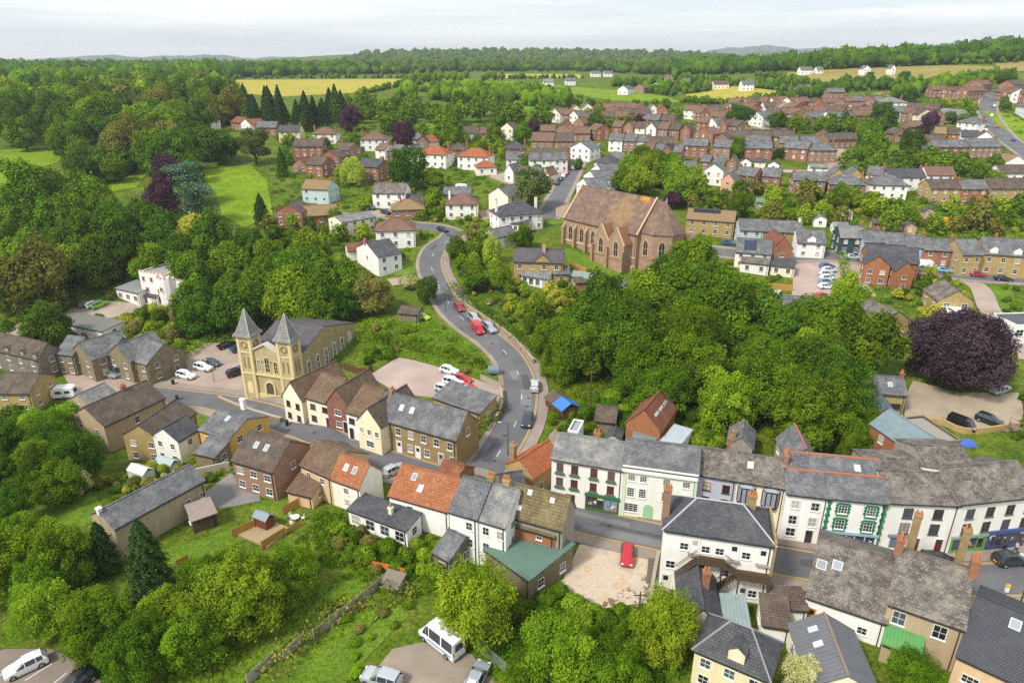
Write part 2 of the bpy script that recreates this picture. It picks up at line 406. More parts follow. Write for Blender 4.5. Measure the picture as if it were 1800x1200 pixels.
# ------------------------------------------------------------------ building kit
WIN = {}
def win_meshes(w_, h_, nx, ny, fr, glass, sill=True, surround=None):
    key = (round(w_, 2), round(h_, 2), nx, ny, fr.name, glass.name, sill, surround.name if surround else '')
    if key in WIN: return WIN[key]
    b = MB(); t = .06; x = w_ / 2
    for a in ((-x, -x + t, 0, h_), (x - t, x, 0, h_), (-x + t, x - t, 0, t), (-x + t, x - t, h_ - t, h_)): b.box(a[0], a[1], -.06, .01, a[2], a[3])
    for i in range(1, nx): c = -x + w_ * i / nx; b.box(c - .02, c + .02, -.05, .008, t, h_ - t)
    for i in range(1, ny): c = h_ * i / ny; b.box(-x + t, x - t, -.048, .006, c - .02, c + .02)
    if sill: b.box(-x - .08, x + .08, -.16, .01, -.1, -.002)
    mats = [fr]
    if surround:
        s_ = .16
        for a in ((-x - s_, -x - .002, -.1, h_ + s_), (x + .002, x + s_, -.1, h_ + s_), (-x, x, h_ + .002, h_ + s_)): b.box(a[0], a[1], -.045, .01, a[2], a[3], 1)
        mats.append(surround)
    p = MB(); p.box(-x + t * .6, x - t * .6, -.022, .005, t * .6, h_ - t * .6)
    WIN[key] = (b.make('window', mats), p.make('pane', glass)); return WIN[key]
FARWIN = {}
def far_win(w_, h_, fr):
    key = (round(w_, 2), round(h_, 2), fr.name)
    if key in FARWIN: return FARWIN[key]
    b = MB(); x = w_ / 2; t = .1
    for a in ((-x, -x + t, 0, h_), (x - t, x, 0, h_), (-x + t, x - t, 0, t), (-x + t, x - t, h_ - t, h_)): b.box(a[0], a[1], -.07, .01, a[2], a[3])
    b.box(-.04, .04, -.06, .01, t, h_ - t); b.box(-x, x, -.12, .01, -.12, -.003)
    b.box(-x + t * .6, x - t * .6, -.03, .005, t * .6, h_ - t * .6, 1)
    FARWIN[key] = b.make('window', [fr, GLASS]); return FARWIN[key]
DOORM = {}
def door_mesh(hexs):
    if hexs in DOORM: return DOORM[hexs]
    b = MB(); b.box(-.45, .45, -.05, .01, 0, 2.05); b.box(-.55, -.452, -.08, .01, 0, 2.17, 1); b.box(.452, .55, -.08, .01, 0, 2.17, 1); b.box(-.45, .45, -.08, .01, 2.052, 2.17, 1)
    b.box(-.3, .3, -.065, -.04, 1.2, 1.85, 2); b.box(-.7, .7, -.5, 0, -.12, -.004, 3)
    DOORM[hexs] = b.make('door', [flat(hexs, .5), WHITE, GLASS, PAVE]); return DOORM[hexs]
POT = None
class Bld: pass
def house(A, B, he, D=8.0, C=None, rise=2.6, roof='gx', wall=None, rmat=None, label=None, cat='house', group=None, at='e', name='house',
          wf=None, wr=None, wl=None, chim=(), sky=(), far=False, fr=None, door=None, doors=(), dormer=(), bury=2.5, over=.28, ny=2, nx=2,
          surround=None, gut=True, ridge=None, sidewin=True, base=None, glass=None, hipin=None, verge=None, autow=True, ww=1.05, wh=1.3):
    """A, B: picture positions of the two corners of the front eave line (at='e') or of the front ground line (at='g')"""
    fr = fr or WHITE; glass = glass or GLASS
    if at == 'e':
        a, b = hit(*A, h=he), hit(*B, h=he); z0 = base if base is not None else .5 * (hz(a.x, a.y) + hz(b.x, b.y))
        a, b = hitz(*A, z0 + he), hitz(*B, z0 + he)
    else:
        a, b = hit(*A), hit(*B); z0 = base if base is not None else .5 * (a.z + b.z); a, b = hitz(*A, z0), hitz(*B, z0)
    a.z = b.z = z0
    ex = (b - a); Lx = ex.length; ex.normalize(); ey = Vector((-ex.y, ex.x, 0))
    if C is not None:
        c = hitz(*C, z0 + (he if at == 'e' else 0)); D = max(2.0, abs((c - a).dot(ey)))
    root = empty(name, (a + b) / 2, math.atan2(ex.y, ex.x))
    tag(root, label, cat, group)
    h2 = Lx / 2
    # ---- walls
    m = MB(); zb = -bury
    if roof == 'mono': zf, zk = he, he + rise
    elif roof == 'monof': zf, zk = he + rise, he
    else: zf = zk = he
    m.poly([(-h2, 0, zb), (h2, 0, zb), (h2, 0, zf), (-h2, 0, zf)])
    m.poly([(h2, D, zb), (-h2, D, zb), (-h2, D, zk), (h2, D, zk)])
    if roof == 'gx':
        m.poly([(h2, 0, zb), (h2, D, zb), (h2, D, he), (h2, D / 2, he + rise), (h2, 0, he)])
        m.poly([(-h2, D, zb), (-h2, 0, zb), (-h2, 0, he), (-h2, D / 2, he + rise), (-h2, D, he)])
    else:
        m.poly([(h2, 0, zb), (h2, D, zb), (h2, D, zk), (h2, 0, zf)])
        m.poly([(-h2, D, zb), (-h2, 0, zb), (-h2, 0, zf), (-h2, D, zk)])
    if roof == 'gy':
        m.poly([(-h2, 0, he), (h2, 0, he), (0, 0, he + rise)]); m.poly([(h2, D, he), (-h2, D, he), (0, D, he + rise)])
    wobj = m.build('wall', wall, root)
    # ---- roof
    o, th = over, .14; v = .14 if verge is None else verge
    r = MB(); lift = .1
    def rz(x, y):
        if roof == 'gx': return he + rise * (1 - abs(y - D / 2) / (D / 2))
        if roof == 'gy': return he + rise * (1 - abs(x) / h2)
        if roof == 'mono': return he + rise * y / D
        if roof == 'monof': return he + rise * (1 - y / D)
        if roof == 'hip':
            s_ = min(D, Lx) / 2; return he + rise * min(1, min(y, D - y, x + h2, h2 - x) / s_)
        return he
    rc = MB()
    if roof == 'gx':
        k = rise / (D / 2); zr = he + rise + lift; ze = he - o * k + lift
        r.prism([(-h2 - v, -o, ze), (h2 + v, -o, ze), (h2 + v, D / 2, zr), (-h2 - v, D / 2, zr)], th)
        r.prism([(h2 + v, D + o, ze), (-h2 - v, D + o, ze), (-h2 - v, D / 2 + .001, zr), (h2 + v, D / 2 + .001, zr)], th)
        rc.box(-h2 - v, h2 + v, D / 2 - .13, D / 2 + .13, zr - .08, zr + .07)
    elif roof == 'gy':
        k = rise / h2; zr = he + rise + lift; ze = he - o * k + lift
        r.prism([(-h2 - o, D + v, ze), (-h2 - o, -v, ze), (0, -v, zr), (0, D + v, zr)], th)
        r.prism([(h2 + o, -v, ze), (h2 + o, D + v, ze), (.001, D + v, zr), (.001, -v, zr)], th)
        rc.box(-.13, .13, -v, D + v, zr - .08, zr + .07)
    elif roof == 'hip':
        s_ = min(D, Lx) / 2; k = rise / s_; ze = he - o * k + lift; zr = he + rise + lift
        q = [(-h2 - o, -o, ze), (h2 + o, -o, ze), (h2 + o, D + o, ze), (-h2 - o, D + o, ze)]
        if Lx >= D:
            i_ = hipin if hipin is not None else s_
            p1, p2 = (-h2 + i_, D / 2, zr), (h2 - i_, D / 2, zr)
            tops = [[q[0], q[1], p2, p1], [q[1], q[2], p2], [q[2], q[3], p1, p2], [q[3], q[0], p1]]
        else:
            p1, p2 = (0, s_, zr), (0, D - s_, zr)
            tops = [[q[0], q[1], p1], [q[1], q[2], p2, p1], [q[2], q[3], p2], [q[3], q[0], p1, p2]]
        for t_ in tops: r.poly(t_)
        r.poly([(x, y, z - .1) for x, y, z in reversed(q)])
        for i in range(4):
            p, n_ = q[i], q[(i + 1) % 4]; r.poly([(p[0], p[1], p[2] - .1), (n_[0], n_[1], n_[2] - .1), n_, p])
        for a_, b_ in ((q[0], p1), (q[1], p2 if Lx >= D else p1), (q[2], p2), (q[3], p1 if Lx >= D else p2), (p1, p2)): rc.tube([a_, b_], .11, 5)
    elif roof in ('mono', 'monof'):
        z1, z2 = zf + lift, zk + lift
        r.prism([(-h2 - v, -o, z1 - o * (z2 - z1) / D), (h2 + v, -o, z1 - o * (z2 - z1) / D), (h2 + v, D + o, z2 + o * (z2 - z1) / D), (-h2 - v, D + o, z2 + o * (z2 - z1) / D)], th)
    elif roof == 'flat':
        r.box(-h2 + .2, h2 - .2, .2, D - .2, he - .5, he - .25)
        m2 = MB()
        for x0, x1, y0, y1 in ((-h2 - .03, h2 + .03, -.03, .22), (-h2 - .03, h2 + .03, D - .22, D + .03), (-h2 - .03, -h2 + .22, .22, D - .22), (h2 - .22, h2 + .03, .22, D - .22)): m2.box(x0, x1, y0, y1, he - .02, he + .12)
        m2.build('parapet', wall, root)
    ro = r.build('roof', rmat, root)
    if len(rc.v): rc.build('ridge_tiles', ridge or rmat, ro)
    if gut and roof in ('gx', 'hip', 'mono', 'monof'):
        g = MB(); zz = (he if roof != 'monof' else he + rise) - o * (rise / (D / 2 if roof == 'gx' else (min(D, Lx) / 2 if roof == 'hip' else D))) * (1 if roof != 'monof' else -1)
        g.box(-h2, h2, -o - .1, -o - .004, zz - .12, zz + .0)
        if not far:
            g.tube([(h2 - .35, -.09, zz - .1), (h2 - .35, -.09, -.2)], .055, 5)
        g.build('gutter', GUT, root)
    # ---- openings
    def put(face, u, z, w_, h_, kind, arg=None):
        if face == 'f': loc, rz_ = (u - h2, 0, z), 0.0
        elif face == 'r': loc, rz_ = (h2, u, z), R(90)
        else: loc, rz_ = (-h2, D - u, z), R(-90)
        if kind == 'w':
            if far: o_ = link('window', far_win(w_, h_, fr), root)
            else:
                fm, pm = win_meshes(w_, h_, nx, ny, fr, glass, True, surround); o_ = link('window', fm, root); link('pane', pm, o_)
        else: o_ = link('door', door_mesh(arg or '6a4a3a'), root)
        o_.location = loc; o_.rotation_euler = (0, 0, rz_)
    ctr = root.location; tocam = Vector((-ctr.x, -ctr.y, 0)).normalized()
    faces = [('f', Lx, wf)]
    if ex.dot(tocam) > .12: faces.append(('r', D, wr))
    elif ex.dot(tocam) < -.12: faces.append(('l', D, wl))
    for fc, Lf, spec in faces:
        if spec is None and autow and (fc == 'f' or sidewin):
            ns = max(1, int(round((he - .2) / 2.65))); spec = []
            nW = max(1, int(round((Lf - .6) / (3.1 if fc == 'f' else 4.2))))
            ztop = he
            for s_ in range(ns): spec.append((nW, .95 + s_ * (he - .25) / ns, ww, min(wh, (he - .25) / ns - 1.15)))
        for it in (spec or ()):
            n_, z, w_, h_ = it[:4]
            if n_ is None: us = it[4]
            else: us = [(i + .5) / n_ for i in range(n_)]
            for u in us:
                if z < 1.6 and fc == 'f' and any(abs(u * Lf - d_[0] * Lf) < (w_ + 1) / 2 for d_ in doors): continue
                put(fc, u * Lf, z, w_, h_, 'w')
    for d_ in doors: put('f', d_[0] * Lx, .12, 0, 0, 'd', d_[1])
    # ---- chimneys, skylights, dormers
    for c_ in chim:
        cu, cv, cw, cd, chh, npot = c_[:6]; cm = c_[6] if len(c_) > 6 else wall
        x, y = (cu - .5) * Lx, cv * D; zt = he + (rise if roof != 'flat' else 0) + chh; zb_ = rz(x, y) - .5
        k_ = MB(); k_.box(x - cw / 2, x + cw / 2, y - cd / 2, y + cd / 2, zb_, zt - .25); k_.box(x - cw / 2 - .07, x + cw / 2 + .07, y - cd / 2 - .07, y + cd / 2 + .07, zt - .248, zt)
        ck = k_.build('chimney', cm, root)
        for i in range(npot):
            px_ = x + (i - (npot - 1) / 2) * (max(cw, cd) / max(1, npot)) * (1 if cw >= cd else 0); py_ = y + (i - (npot - 1) / 2) * (max(cw, cd) / max(1, npot)) * (0 if cw >= cd else 1)
            link('chimney_pot', pot_mesh(), ck).location = (px_, py_, zt)
    for s_ in sky:
        su, sv = s_[:2]; sw, sh = (s_[2], s_[3]) if len(s_) > 3 else (.8, 1.1)
        if roof in ('gx', 'hip'): x, y = (su - .5) * Lx, sv * D / 2; k = rise / (D / 2 if roof == 'gx' else min(D, Lx) / 2); rot = (math.atan(k), 0, 0)
        elif roof == 'mono': x, y = (su - .5) * Lx, sv * D; rot = (math.atan(rise / D), 0, 0)
        elif roof == 'gy':
            sd = 1 if len(s_) < 5 else s_[4]; x, y = sd * h2 * (1 - sv), su * D; k = rise / h2; rot = (0, sd * math.atan(k), 0)
        else: x, y, rot = (su - .5) * Lx, sv * D, (0, 0, 0)
        b_ = MB(); b_.box(-sw / 2, sw / 2, -sh / 2, sh / 2, 0, .1); b_.box(-sw / 2 + .1, sw / 2 - .1, -sh / 2 + .1, sh / 2 - .1, .1, .115, 1)
        o_ = b_.build('skylight' if sw < 2 else 'solar_panel', [flat('c8c8c6', .5), glass_dark('aab4bc')] if sw < 2 else [flat('20242c', .4), glass_dark('1a2236')], root); o_.location = (x, y, rz(x, y) + lift - .02); o_.rotation_euler = rot
    for d_ in dormer:
        du, dw, dz = d_[0], d_[1], d_[2]; x = (du - .5) * Lx; dm = MB(); top = dz + 1.15
        yb = min(D / 2, (top + .5 - he) / (rise / (D / 2)) + .3)
        dm.box(x - dw / 2, x + dw / 2, .12, yb, he - .3, top); dm.extr([(x - dw / 2, .12, top), (x + dw / 2, .12, top), (x, .12, top + dw * .38)], (0, .1, 0))
        do = dm.build('dormer', d_[3] if len(d_) > 3 else wall, root)
        dr = MB(); a_ = dw / 2 + .15; zt = top + dw * .38 + .08
        dr.prism([(x - a_, yb + .6, top - .05), (x - a_, -.05, top - .05), (x, -.05, zt), (x, yb + .6, zt)], .08); dr.prism([(x + a_, -.05, top - .05), (x + a_, yb + .6, top - .05), (x + .001, yb + .6, zt), (x + .001, -.05, zt)], .08)
        dr.build('dormer_roof', rmat, do)
        fm, pm = win_meshes(min(1.0, dw - .3), .95, 2, 2, fr, glass, False, None) if not far else (far_win(min(1.0, dw - .3), .95, fr), None)
        o_ = link('dormer_window', fm, do); o_.location = (x, .12, dz + .1)
    h = Bld(); h.root = root; h.Lx = Lx; h.D = D; h.he = he; h.h2 = h2; h.ex = ex; h.ey = ey; h.z0 = z0; h.a = a; h.b = b; h.rise = rise; h.rz = rz; h.put = put
    return h
def pot_mesh():
    global POT
    if POT is None:
        b = MB(); b.tube([(0, 0, -.05), (0, 0, .12), (0, 0, .5), (0, 0, .55)], [.16, .15, .11, .14], 8); POT = b.make('chimney_pot', plain('b8794e'))
    return POT
def child_box(h, name, mat, boxes):
    b = MB()
    for x in boxes: b.box(*x)
    return b.build(name, mat, h.root)
# ------------------------------------------------------------------ ground sheet
def make_ground():
    ys = [-60.]
    while ys[-1] < 9000: ys.append(ys[-1] + max(4.0, .022 * abs(ys[-1])))
    ys = np.array(ys); s = np.linspace(-1, 1, 141); s = np.sign(s) * np.abs(s) ** 1.15
    X = s[None, :] * (90 + np.maximum(ys, 0) * 1.15)[:, None]; Y = np.repeat(ys[:, None], len(s), 1)
    Z = HT(X, Y)
    n, m = X.shape; v = np.stack([X, Y, Z], -1).reshape(-1, 3)
    i = np.arange(n * m).reshape(n, m)
    f = np.stack([i[:-1, :-1], i[:-1, 1:], i[1:, 1:], i[1:, :-1]], -1).reshape(-1, 4)
    me = bpy.data.meshes.new('ground'); me.from_pydata(v.tolist(), [], f.tolist())
    me.polygons.foreach_set('use_smooth', [True] * len(f))
    me.materials.append(grass('455a16', '5c761c', '868c34')); me.update()
    o = link('ground', me); o['kind'] = 'structure'; return o
make_ground()
PAVEPOLY = []; ROADC = []
def drape(name, pix, mat, off=.03, world=None, L=3.0, kind='structure'):
    """a sheet laid on the ground; outline given as picture positions of ground points"""
    pts = [(p.x, p.y) for p in (hit(*q) for q in pix)] if world is None else world
    if name in ('car_park', 'yard', 'driveway', 'plot'): PAVEPOLY.append(pts)
    bm = bmesh.new(); vs = [bm.verts.new((x, y, 0)) for x, y in pts]; bm.faces.new(vs)
    bmesh.ops.triangulate(bm, faces=bm.faces[:])
    dist = max(20, min(y for x, y in pts)); Lm = max(L, dist * .03)
    for _ in range(7):
        long = [e for e in bm.edges if e.calc_length() > Lm]
        if not long: break
        bmesh.ops.subdivide_edges(bm, edges=long, cuts=1, use_grid_fill=False); bmesh.ops.triangulate(bm, faces=[f for f in bm.faces if len(f.verts) > 3])
    bmesh.ops.recalc_face_normals(bm, faces=bm.faces[:])
    up = sum(f.normal.z for f in bm.faces)
    if up < 0: bmesh.ops.reverse_faces(bm, faces=bm.faces[:])
    for v in bm.verts: v.co.z = hz(v.co.x, v.co.y) + off
    me = bpy.data.meshes.new(name); bm.to_mesh(me); bm.free(); me.materials.append(mat)
    o = link(name, me); o['kind'] = kind; return o
def smooth_line(pts, step=2.0):
    """Catmull-Rom through 2D points resampled evenly"""
    P_ = [np.array(p, float) for p in pts]; P_ = [2 * P_[0] - P_[1]] + P_ + [2 * P_[-1] - P_[-2]]; out_ = []
    for i in range(1, len(P_) - 2):
        for t in np.linspace(0, 1, 12, endpoint=False):
            a, b, c, d = P_[i - 1], P_[i], P_[i + 1], P_[i + 2]
            out_.append(.5 * ((2 * b) + (-a + c) * t + (2 * a - 5 * b + 4 * c - d) * t * t + (-a + 3 * b - 3 * c + d) * t ** 3))
    out_.append(P_[-2]); out_ = np.array(out_)
    s = np.concatenate([[0], np.cumsum(np.linalg.norm(np.diff(out_, axis=0), axis=1))]); n = max(2, int(s[-1] / step) + 1)
    t = np.linspace(0, s[-1], n); return np.stack([np.interp(t, s, out_[:, 0]), np.interp(t, s, out_[:, 1])], -1)
def line_px(pix, step=2.0): return smooth_line([(p.x, p.y) for p in (hit(*q) for q in pix)], step)
def normals2(c):
    d = np.gradient(c, axis=0); d /= np.linalg.norm(d, axis=1)[:, None]; return np.stack([-d[:, 1], d[:, 0]], -1)
def strip(name, c, o0, o1, mat, off=.03, parent=None, kind=None, thick=0.0, cols=3, dash=None):
    """ribbon between lateral offsets o0..o1 (left positive) along centre line c"""
    n = normals2(c); b = MB(); m = len(c)
    offs = np.linspace(o1, o0, cols + 1)
    rows = []
    for i in range(m):
        row = []
        for o_ in offs:
            x, y = c[i] + n[i] * o_; row.append((x, y, hz(x, y) + off))
        rows.append(row)
    for i in range(m - 1):
        if dash and (i % (dash[0] + dash[1])) >= dash[0]: continue
        for j in range(cols):
            b.poly([rows[i][j], rows[i][j + 1], rows[i + 1][j + 1], rows[i + 1][j]])
        if thick:
            for j, fl in ((0, 0), (cols, 1)):
                p, q = rows[i][j], rows[i + 1][j]; lo = lambda t: (t[0], t[1], t[2] - thick)
                b.poly([p, q, lo(q), lo(p)] if not fl else [q, p, lo(p), lo(q)])
    o = b.build(name, mat, parent)
    if kind: o['kind'] = kind
    return o
# ---- fields and lawns (ground that is visibly different)
MEADOW = grass('628214', '7a9a18', '9aac2c'); LAWN = grass('56761c', '698a24', '879a38', 2.0); YFIELD = grass('a8a03a', 'b8ac48', 'c6b85a', .5); TANF = grass('94884a', 'a09252', 'aa9c60', .4); GFIELD = grass('5f8a22', '6d9a28', '82a838', .5)
ROUGH = grass('4a641c', '5d7c22', '86903a', 1.6)
for pix, mt in (
    ([(0, 264), (70, 262), (112, 268), (104, 285), (60, 300), (20, 330), (0, 340)], MEADOW),
    ([(150, 325), (240, 288), (262, 300), (240, 330), (150, 345)], MEADOW),
    ([(345, 300), (440, 290), (470, 320), (480, 380), (430, 400), (390, 380), (380, 340)], MEADOW),
    ([(45, 152), (60, 143), (140, 142), (140, 154)], GFIELD),
    ([(392, 163), (395, 141), (712, 139), (708, 150), (640, 163), (500, 170)], YFIELD),
    ([(722, 158), (728, 150), (848, 156), (838, 166)], TANF),
    ([(730, 150), (735, 137), (860, 141), (960, 148), (1000, 152), (960, 158), (850, 154)], GFIELD),
    ([(780, 168), (860, 170), (940, 184), (940, 200), (880, 180)], GFIELD),
    ([(860, 130), (1020, 131), (1022, 138), (880, 138)], YFIELD),
    ([(970, 160), (1010, 153), (1100, 160), (1170, 170), (1195, 180), (1080, 178)], MEADOW),
    ([(1205, 166), (1290, 152), (1395, 163), (1390, 172), (1300, 182), (1215, 180)], YFIELD),
    ([(1335, 134), (1400, 127), (1660, 115), (1745, 117), (1750, 130), (1600, 146), (1440, 150)], TANF),
    ([(1568, 152), (1590, 145), (1748, 132), (1746, 140), (1650, 150), (1575, 158)], GFIELD),
    ([(1530, 165), (1600, 158), (1700, 146), (1740, 146), (1720, 156), (1560, 170)], TANF),
    ([(1750, 112), (1800, 108), (1830, 116), (1800, 126), (1755, 122)], TANF),
    ([(1780, 104), (1800, 99), (1840, 100), (1830, 108), (1785, 108)], GFIELD),
    ([(720, 218), (800, 215), (800, 232), (730, 232)], GFIELD),
    ([(1725, 195), (1775, 200), (1830, 230), (1820, 260), (1760, 225)], MEADOW)):
    drape('field', pix, mt, .12)
for pix, mt in (
    ([(985, 440), (1000, 436), (1100, 478), (1085, 490), (1000, 462)], LAWN),
    ([(960, 388), (995, 378), (998, 392), (962, 396)], LAWN),
    ([(640, 560), (720, 550), (790, 566), (850, 612), (820, 620), (720, 600), (640, 590)], ROUGH),
    ([(640, 600), (720, 610), (850, 640), (870, 660), (790, 650), (700, 626), (650, 650)], ROUGH),
    ([(1515, 625), (1590, 608), (1598, 660), (1530, 668)], LAWN),
    ([(1730, 505), (1780, 502), (1785, 545), (1750, 545)], LAWN),
    ([(1490, 765), (1570, 768), (1580, 810), (1520, 815)], LAWN),
    ([(280, 968), (440, 920), (450, 940), (330, 1000), (300, 1000)], LAWN),
    ([(440, 890), (500, 868), (525, 882), (505, 910), (450, 920)], LAWN),
    ([(400, 1200), (600, 1020), (700, 1000), (720, 1040), (640, 1110), (560, 1200)], LAWN),
    ([(240, 668), (300, 640), (312, 658), (270, 682), (244, 680)], LAWN),
    ([(500, 425), (560, 408), (640, 410), (640, 430), (540, 450)], LAWN),
    ([(740, 430), (772, 418), (775, 432), (752, 440)], LAWN),
    ([(690, 470), (735, 462), (730, 480), (695, 486)], LAWN),
    ([(1000, 770), (1100, 740), (1200, 760), (1300, 780), (1290, 800), (1100, 800)], ROUGH),
    ([(560, 1200), (640, 1110), (690, 1060), (720, 1080), (650, 1150), (600, 1210)], LAWN),
    ([(70, 880), (165, 870), (190, 900), (140, 930), (90, 930)], LAWN)):
    drape('lawn', pix, mt, .05)
# ---- roads
def road(pix, wid, pav_l, pav_r, name='road', yl=(1, 1), dash=None, mat=None, step=2.0):
    c = line_px(pix, step); ROADC.append((c, wid / 2 + max(pav_l, pav_r)))
    r = strip(name, c, -wid / 2, wid / 2, mat or ROAD, .06, kind='structure', cols=4)
    for s_, pv in ((1, pav_l), (-1, pav_r)):
        if pv: strip('pavement', c, s_ * wid / 2, s_ * (wid / 2 + pv), PAVE, .18, kind='structure', thick=.3, cols=2) if s_ > 0 else strip('pavement', c, -(wid / 2 + pv), -wid / 2, PAVE, .18, kind='structure', thick=.3, cols=2)
    for s_, on in ((1, yl[0]), (-1, yl[1])):
        if on:
            for d in (.3, .55): a = s_ * (wid / 2 - d); strip('yellow_line', c, a - .05, a + .05, YELLOW, .075, r, cols=1)
    if dash: strip('centre_line', c, -.06, .06, LINE, .075, r, cols=1, dash=dash)
    return r, c
rd_hill, c_hill = road([(828, 862), (858, 825), (884, 785), (906, 745), (917, 700), (912, 660), (893, 625), (862, 596), (830, 574), (800, 547), (778, 515), (763, 485), (758, 460), (768, 437), (790, 422), (800, 412)], 6.6, 1.0, 1.9, yl=(0, 1), dash=(1, 4))
rd_main, c_main = road([(250, 690), (330, 700), (390, 708), (455, 724), (530, 752), (610, 787), (700, 817), (790, 845), (860, 868), (960, 898), (1090, 929), (1300, 972), (1480, 1003), (1640, 1018), (1800, 1015), (1950, 990)], 6.6, 1.9, 1.7)
road([(800, 412), (770, 402), (720, 397), (670, 390), (620, 383), (560, 380)], 5.5, 0, 1.2, yl=(0, 0))
road([(0, 690), (80, 688), (160, 693), (250, 690)], 5.0, 0, 0, yl=(0, 0), mat=LOT)
road([(960, 385), (985, 340), (1003, 305), (1015, 280), (1025, 262), (1040, 252)], 6.0, 1.5, 1.5, yl=(0, 0))
road([(1240, 440), (1350, 452), (1450, 450), (1560, 462), (1680, 482), (1800, 490)], 6.0, 1.4, 1.4, yl=(0, 0), dash=(1, 4))
road([(1840, 300), (1795, 262), (1765, 240), (1745, 215), (1735, 190), (1745, 168), (1760, 158)], 8.0, 1.5, 1.5, yl=(0, 0), dash=(1, 4))
road([(1700, 490), (1725, 510), (1740, 545), (1775, 590), (1800, 620)], 5.0, 0, 0, yl=(0, 0), mat=LOT)
road([(1483, 440), (1497, 470), (1510, 500), (1525, 520)], 4.5, 0, 0, yl=(0, 0), mat=LOT)
road([(1440, 300), (1475, 285), (1480, 268), (1460, 255), (1500, 240)], 5.0, 1, 1, yl=(0, 0), mat=LOT)
# ---- car parks, yards and other paving
for nm, pix, mt in (
    ('car_park', [(250, 690), (300, 640), (362, 602), (425, 604), (452, 640), (440, 700), (380, 703), (340, 690), (290, 688)], LOT),
    ('car_park', [(648, 660), (700, 628), (762, 640), (885, 684), (880, 712), (770, 700), (700, 692)], LOT_P),
    ('car_park', [(1398, 452), (1482, 452), (1480, 535), (1390, 532)], LOT_P),
    ('car_park', [(1245, 520), (1262, 505), (1400, 520), (1430, 545), (1340, 550), (1260, 540)], LOT_P),
    ('driveway', [(1590, 700), (1605, 668), (1680, 690), (1790, 690), (1800, 720), (1790, 760), (1700, 750), (1640, 740), (1590, 735)], SAND),
    ('driveway', [(1780, 575), (1830, 565), (1840, 640), (1790, 630)], LOT),
    ('car_park', [(640, 1200), (690, 1140), (745, 1128), (830, 1150), (870, 1200), (860, 1240), (640, 1240)], asphalt('96897a', .4)),
    ('car_park', [(-60, 1160), (10, 1140), (90, 1140), (150, 1170), (190, 1210), (100, 1260), (-60, 1260)], asphalt('8d8074', .4)),
    ('yard', [(355, 870), (405, 832), (452, 850), (458, 880), (400, 892), (365, 892)], YARD),
    ('yard', [(425, 690), (500, 700), (497, 738), (430, 722)], asphalt('8b7f70', .4)),
    ('driveway', [(120, 545), (180, 528), (240, 533), (250, 545), (190, 560)], LOT),
    ('yard', [(0, 590), (40, 565), (80, 575), (180, 590), (180, 600), (60, 605), (0, 610)], LOT),
    ('yard', [(100, 640), (200, 655), (250, 660), (235, 690), (130, 690)], LOT),
    ('driveway', [(548, 345), (590, 338), (600, 352), (560, 362)], LOT), ('driveway', [(640, 372), (700, 366), (705, 378), (650, 382)], LOT), ('driveway', [(840, 372), (872, 366), (878, 384), (848, 386)], LOT), ('driveway', [(960, 272), (985, 268), (985, 280), (960, 284)], LOT),
    ('driveway', [(870, 300), (920, 312), (900, 326), (860, 312)], LOT), ('driveway', [(700, 280), (735, 284), (725, 296), (700, 290)], LOT), ('driveway', [(1300, 296), (1440, 300), (1440, 305), (1300, 301)], LOT), ('driveway', [(1480, 345), (1530, 346), (1530, 352), (1480, 350)], LOT), ('yard', [(1640, 356), (1700, 356), (1690, 362), (1640, 362)], SAND), ('driveway', [(1230, 222), (1400, 226), (1400, 229), (1230, 226)], LOT), ('driveway', [(680, 490), (712, 486), (716, 498), (690, 502)], LOT),
    ('yard', [(965, 765), (985, 745), (975, 820), (960, 840)], PAVE)):
    drape(nm, pix, mt, .045)
# ------------------------------------------------------------------ chapel with twin spires
def lancet(w_, h_, fr, arch='round', bars=3):
    b = MB(); n = 8; t = .17; x = w_ / 2
    def outline(x_, hh):
        if arch == 'round': return [(-x_, 0)] + [(-x_ * math.cos(math.pi * i / n), hh - x_ + x_ * math.sin(math.pi * i / n)) for i in range(n + 1)] + [(x_, 0)]
        return [(-x_, 0), (-x_, hh - 1.5 * x_), (-x_ * .72, hh - .75 * x_), (0, hh), (x_ * .72, hh - .75 * x_), (x_, hh - 1.5 * x_), (x_, 0)]
    oo, ii = outline(x + t, h_ + t), outline(x, h_)
    for i in range(len(oo) - 1):
        a, a2, c, c2 = oo[i], oo[i + 1], ii[i], ii[i + 1]
        b.mesh([(a[0], -.1, a[1]), (a2[0], -.1, a2[1]), (c2[0], -.1, c2[1]), (c[0], -.1, c[1]), (a[0], .02, a[1]), (a2[0], .02, a2[1]), (c2[0], -.01, c2[1]), (c[0], -.01, c[1])], [(3, 2, 1, 0), (0, 1, 5, 4), (2, 3, 7, 6)])
    b.box(-x - t - .05, x + t + .05, -.18, .01, -.15, -.003)
    b.box(-.035, .035, -.07, .01, 0, h_ - .12)
    for k in range(1, bars): z = h_ * .85 * k / bars; b.box(-x, x, -.06, .01, z - .03, z + .03)
    p = MB(); p.poly([(q[0], -.03, q[1]) for q in ii]); return b.make('window', fr), p.make('pane', GLASS)
def place(name, me, parent, loc, rz_=0.0):
    o = link(name, me, parent); o.location = loc; o.rotation_euler = (0, 0, rz_); return o
YST = stone_wall('d2c296', 'c0ae80', .6, .3, 'd8ccaa'); YST2 = plain('d8c796', .9)
LEADR = roof_tiles('83827f', '92908c', .5, .4, 'a5a296', .5, .3); PURPLE = roof_tiles('5f5a60', '6e686d', .3, .22, '7f7a78', .3, .4)
ch = house((438, 688), (523, 701), 7.6, D=24, at='g', rise=3.6, wall=stone_wall('bfae84', 'a8986e'), rmat=PURPLE, label='yellow stone chapel with two pointed grey spires beside the car park', cat='chapel', name='chapel', wf=[], wr=[], wl=[], bury=3)
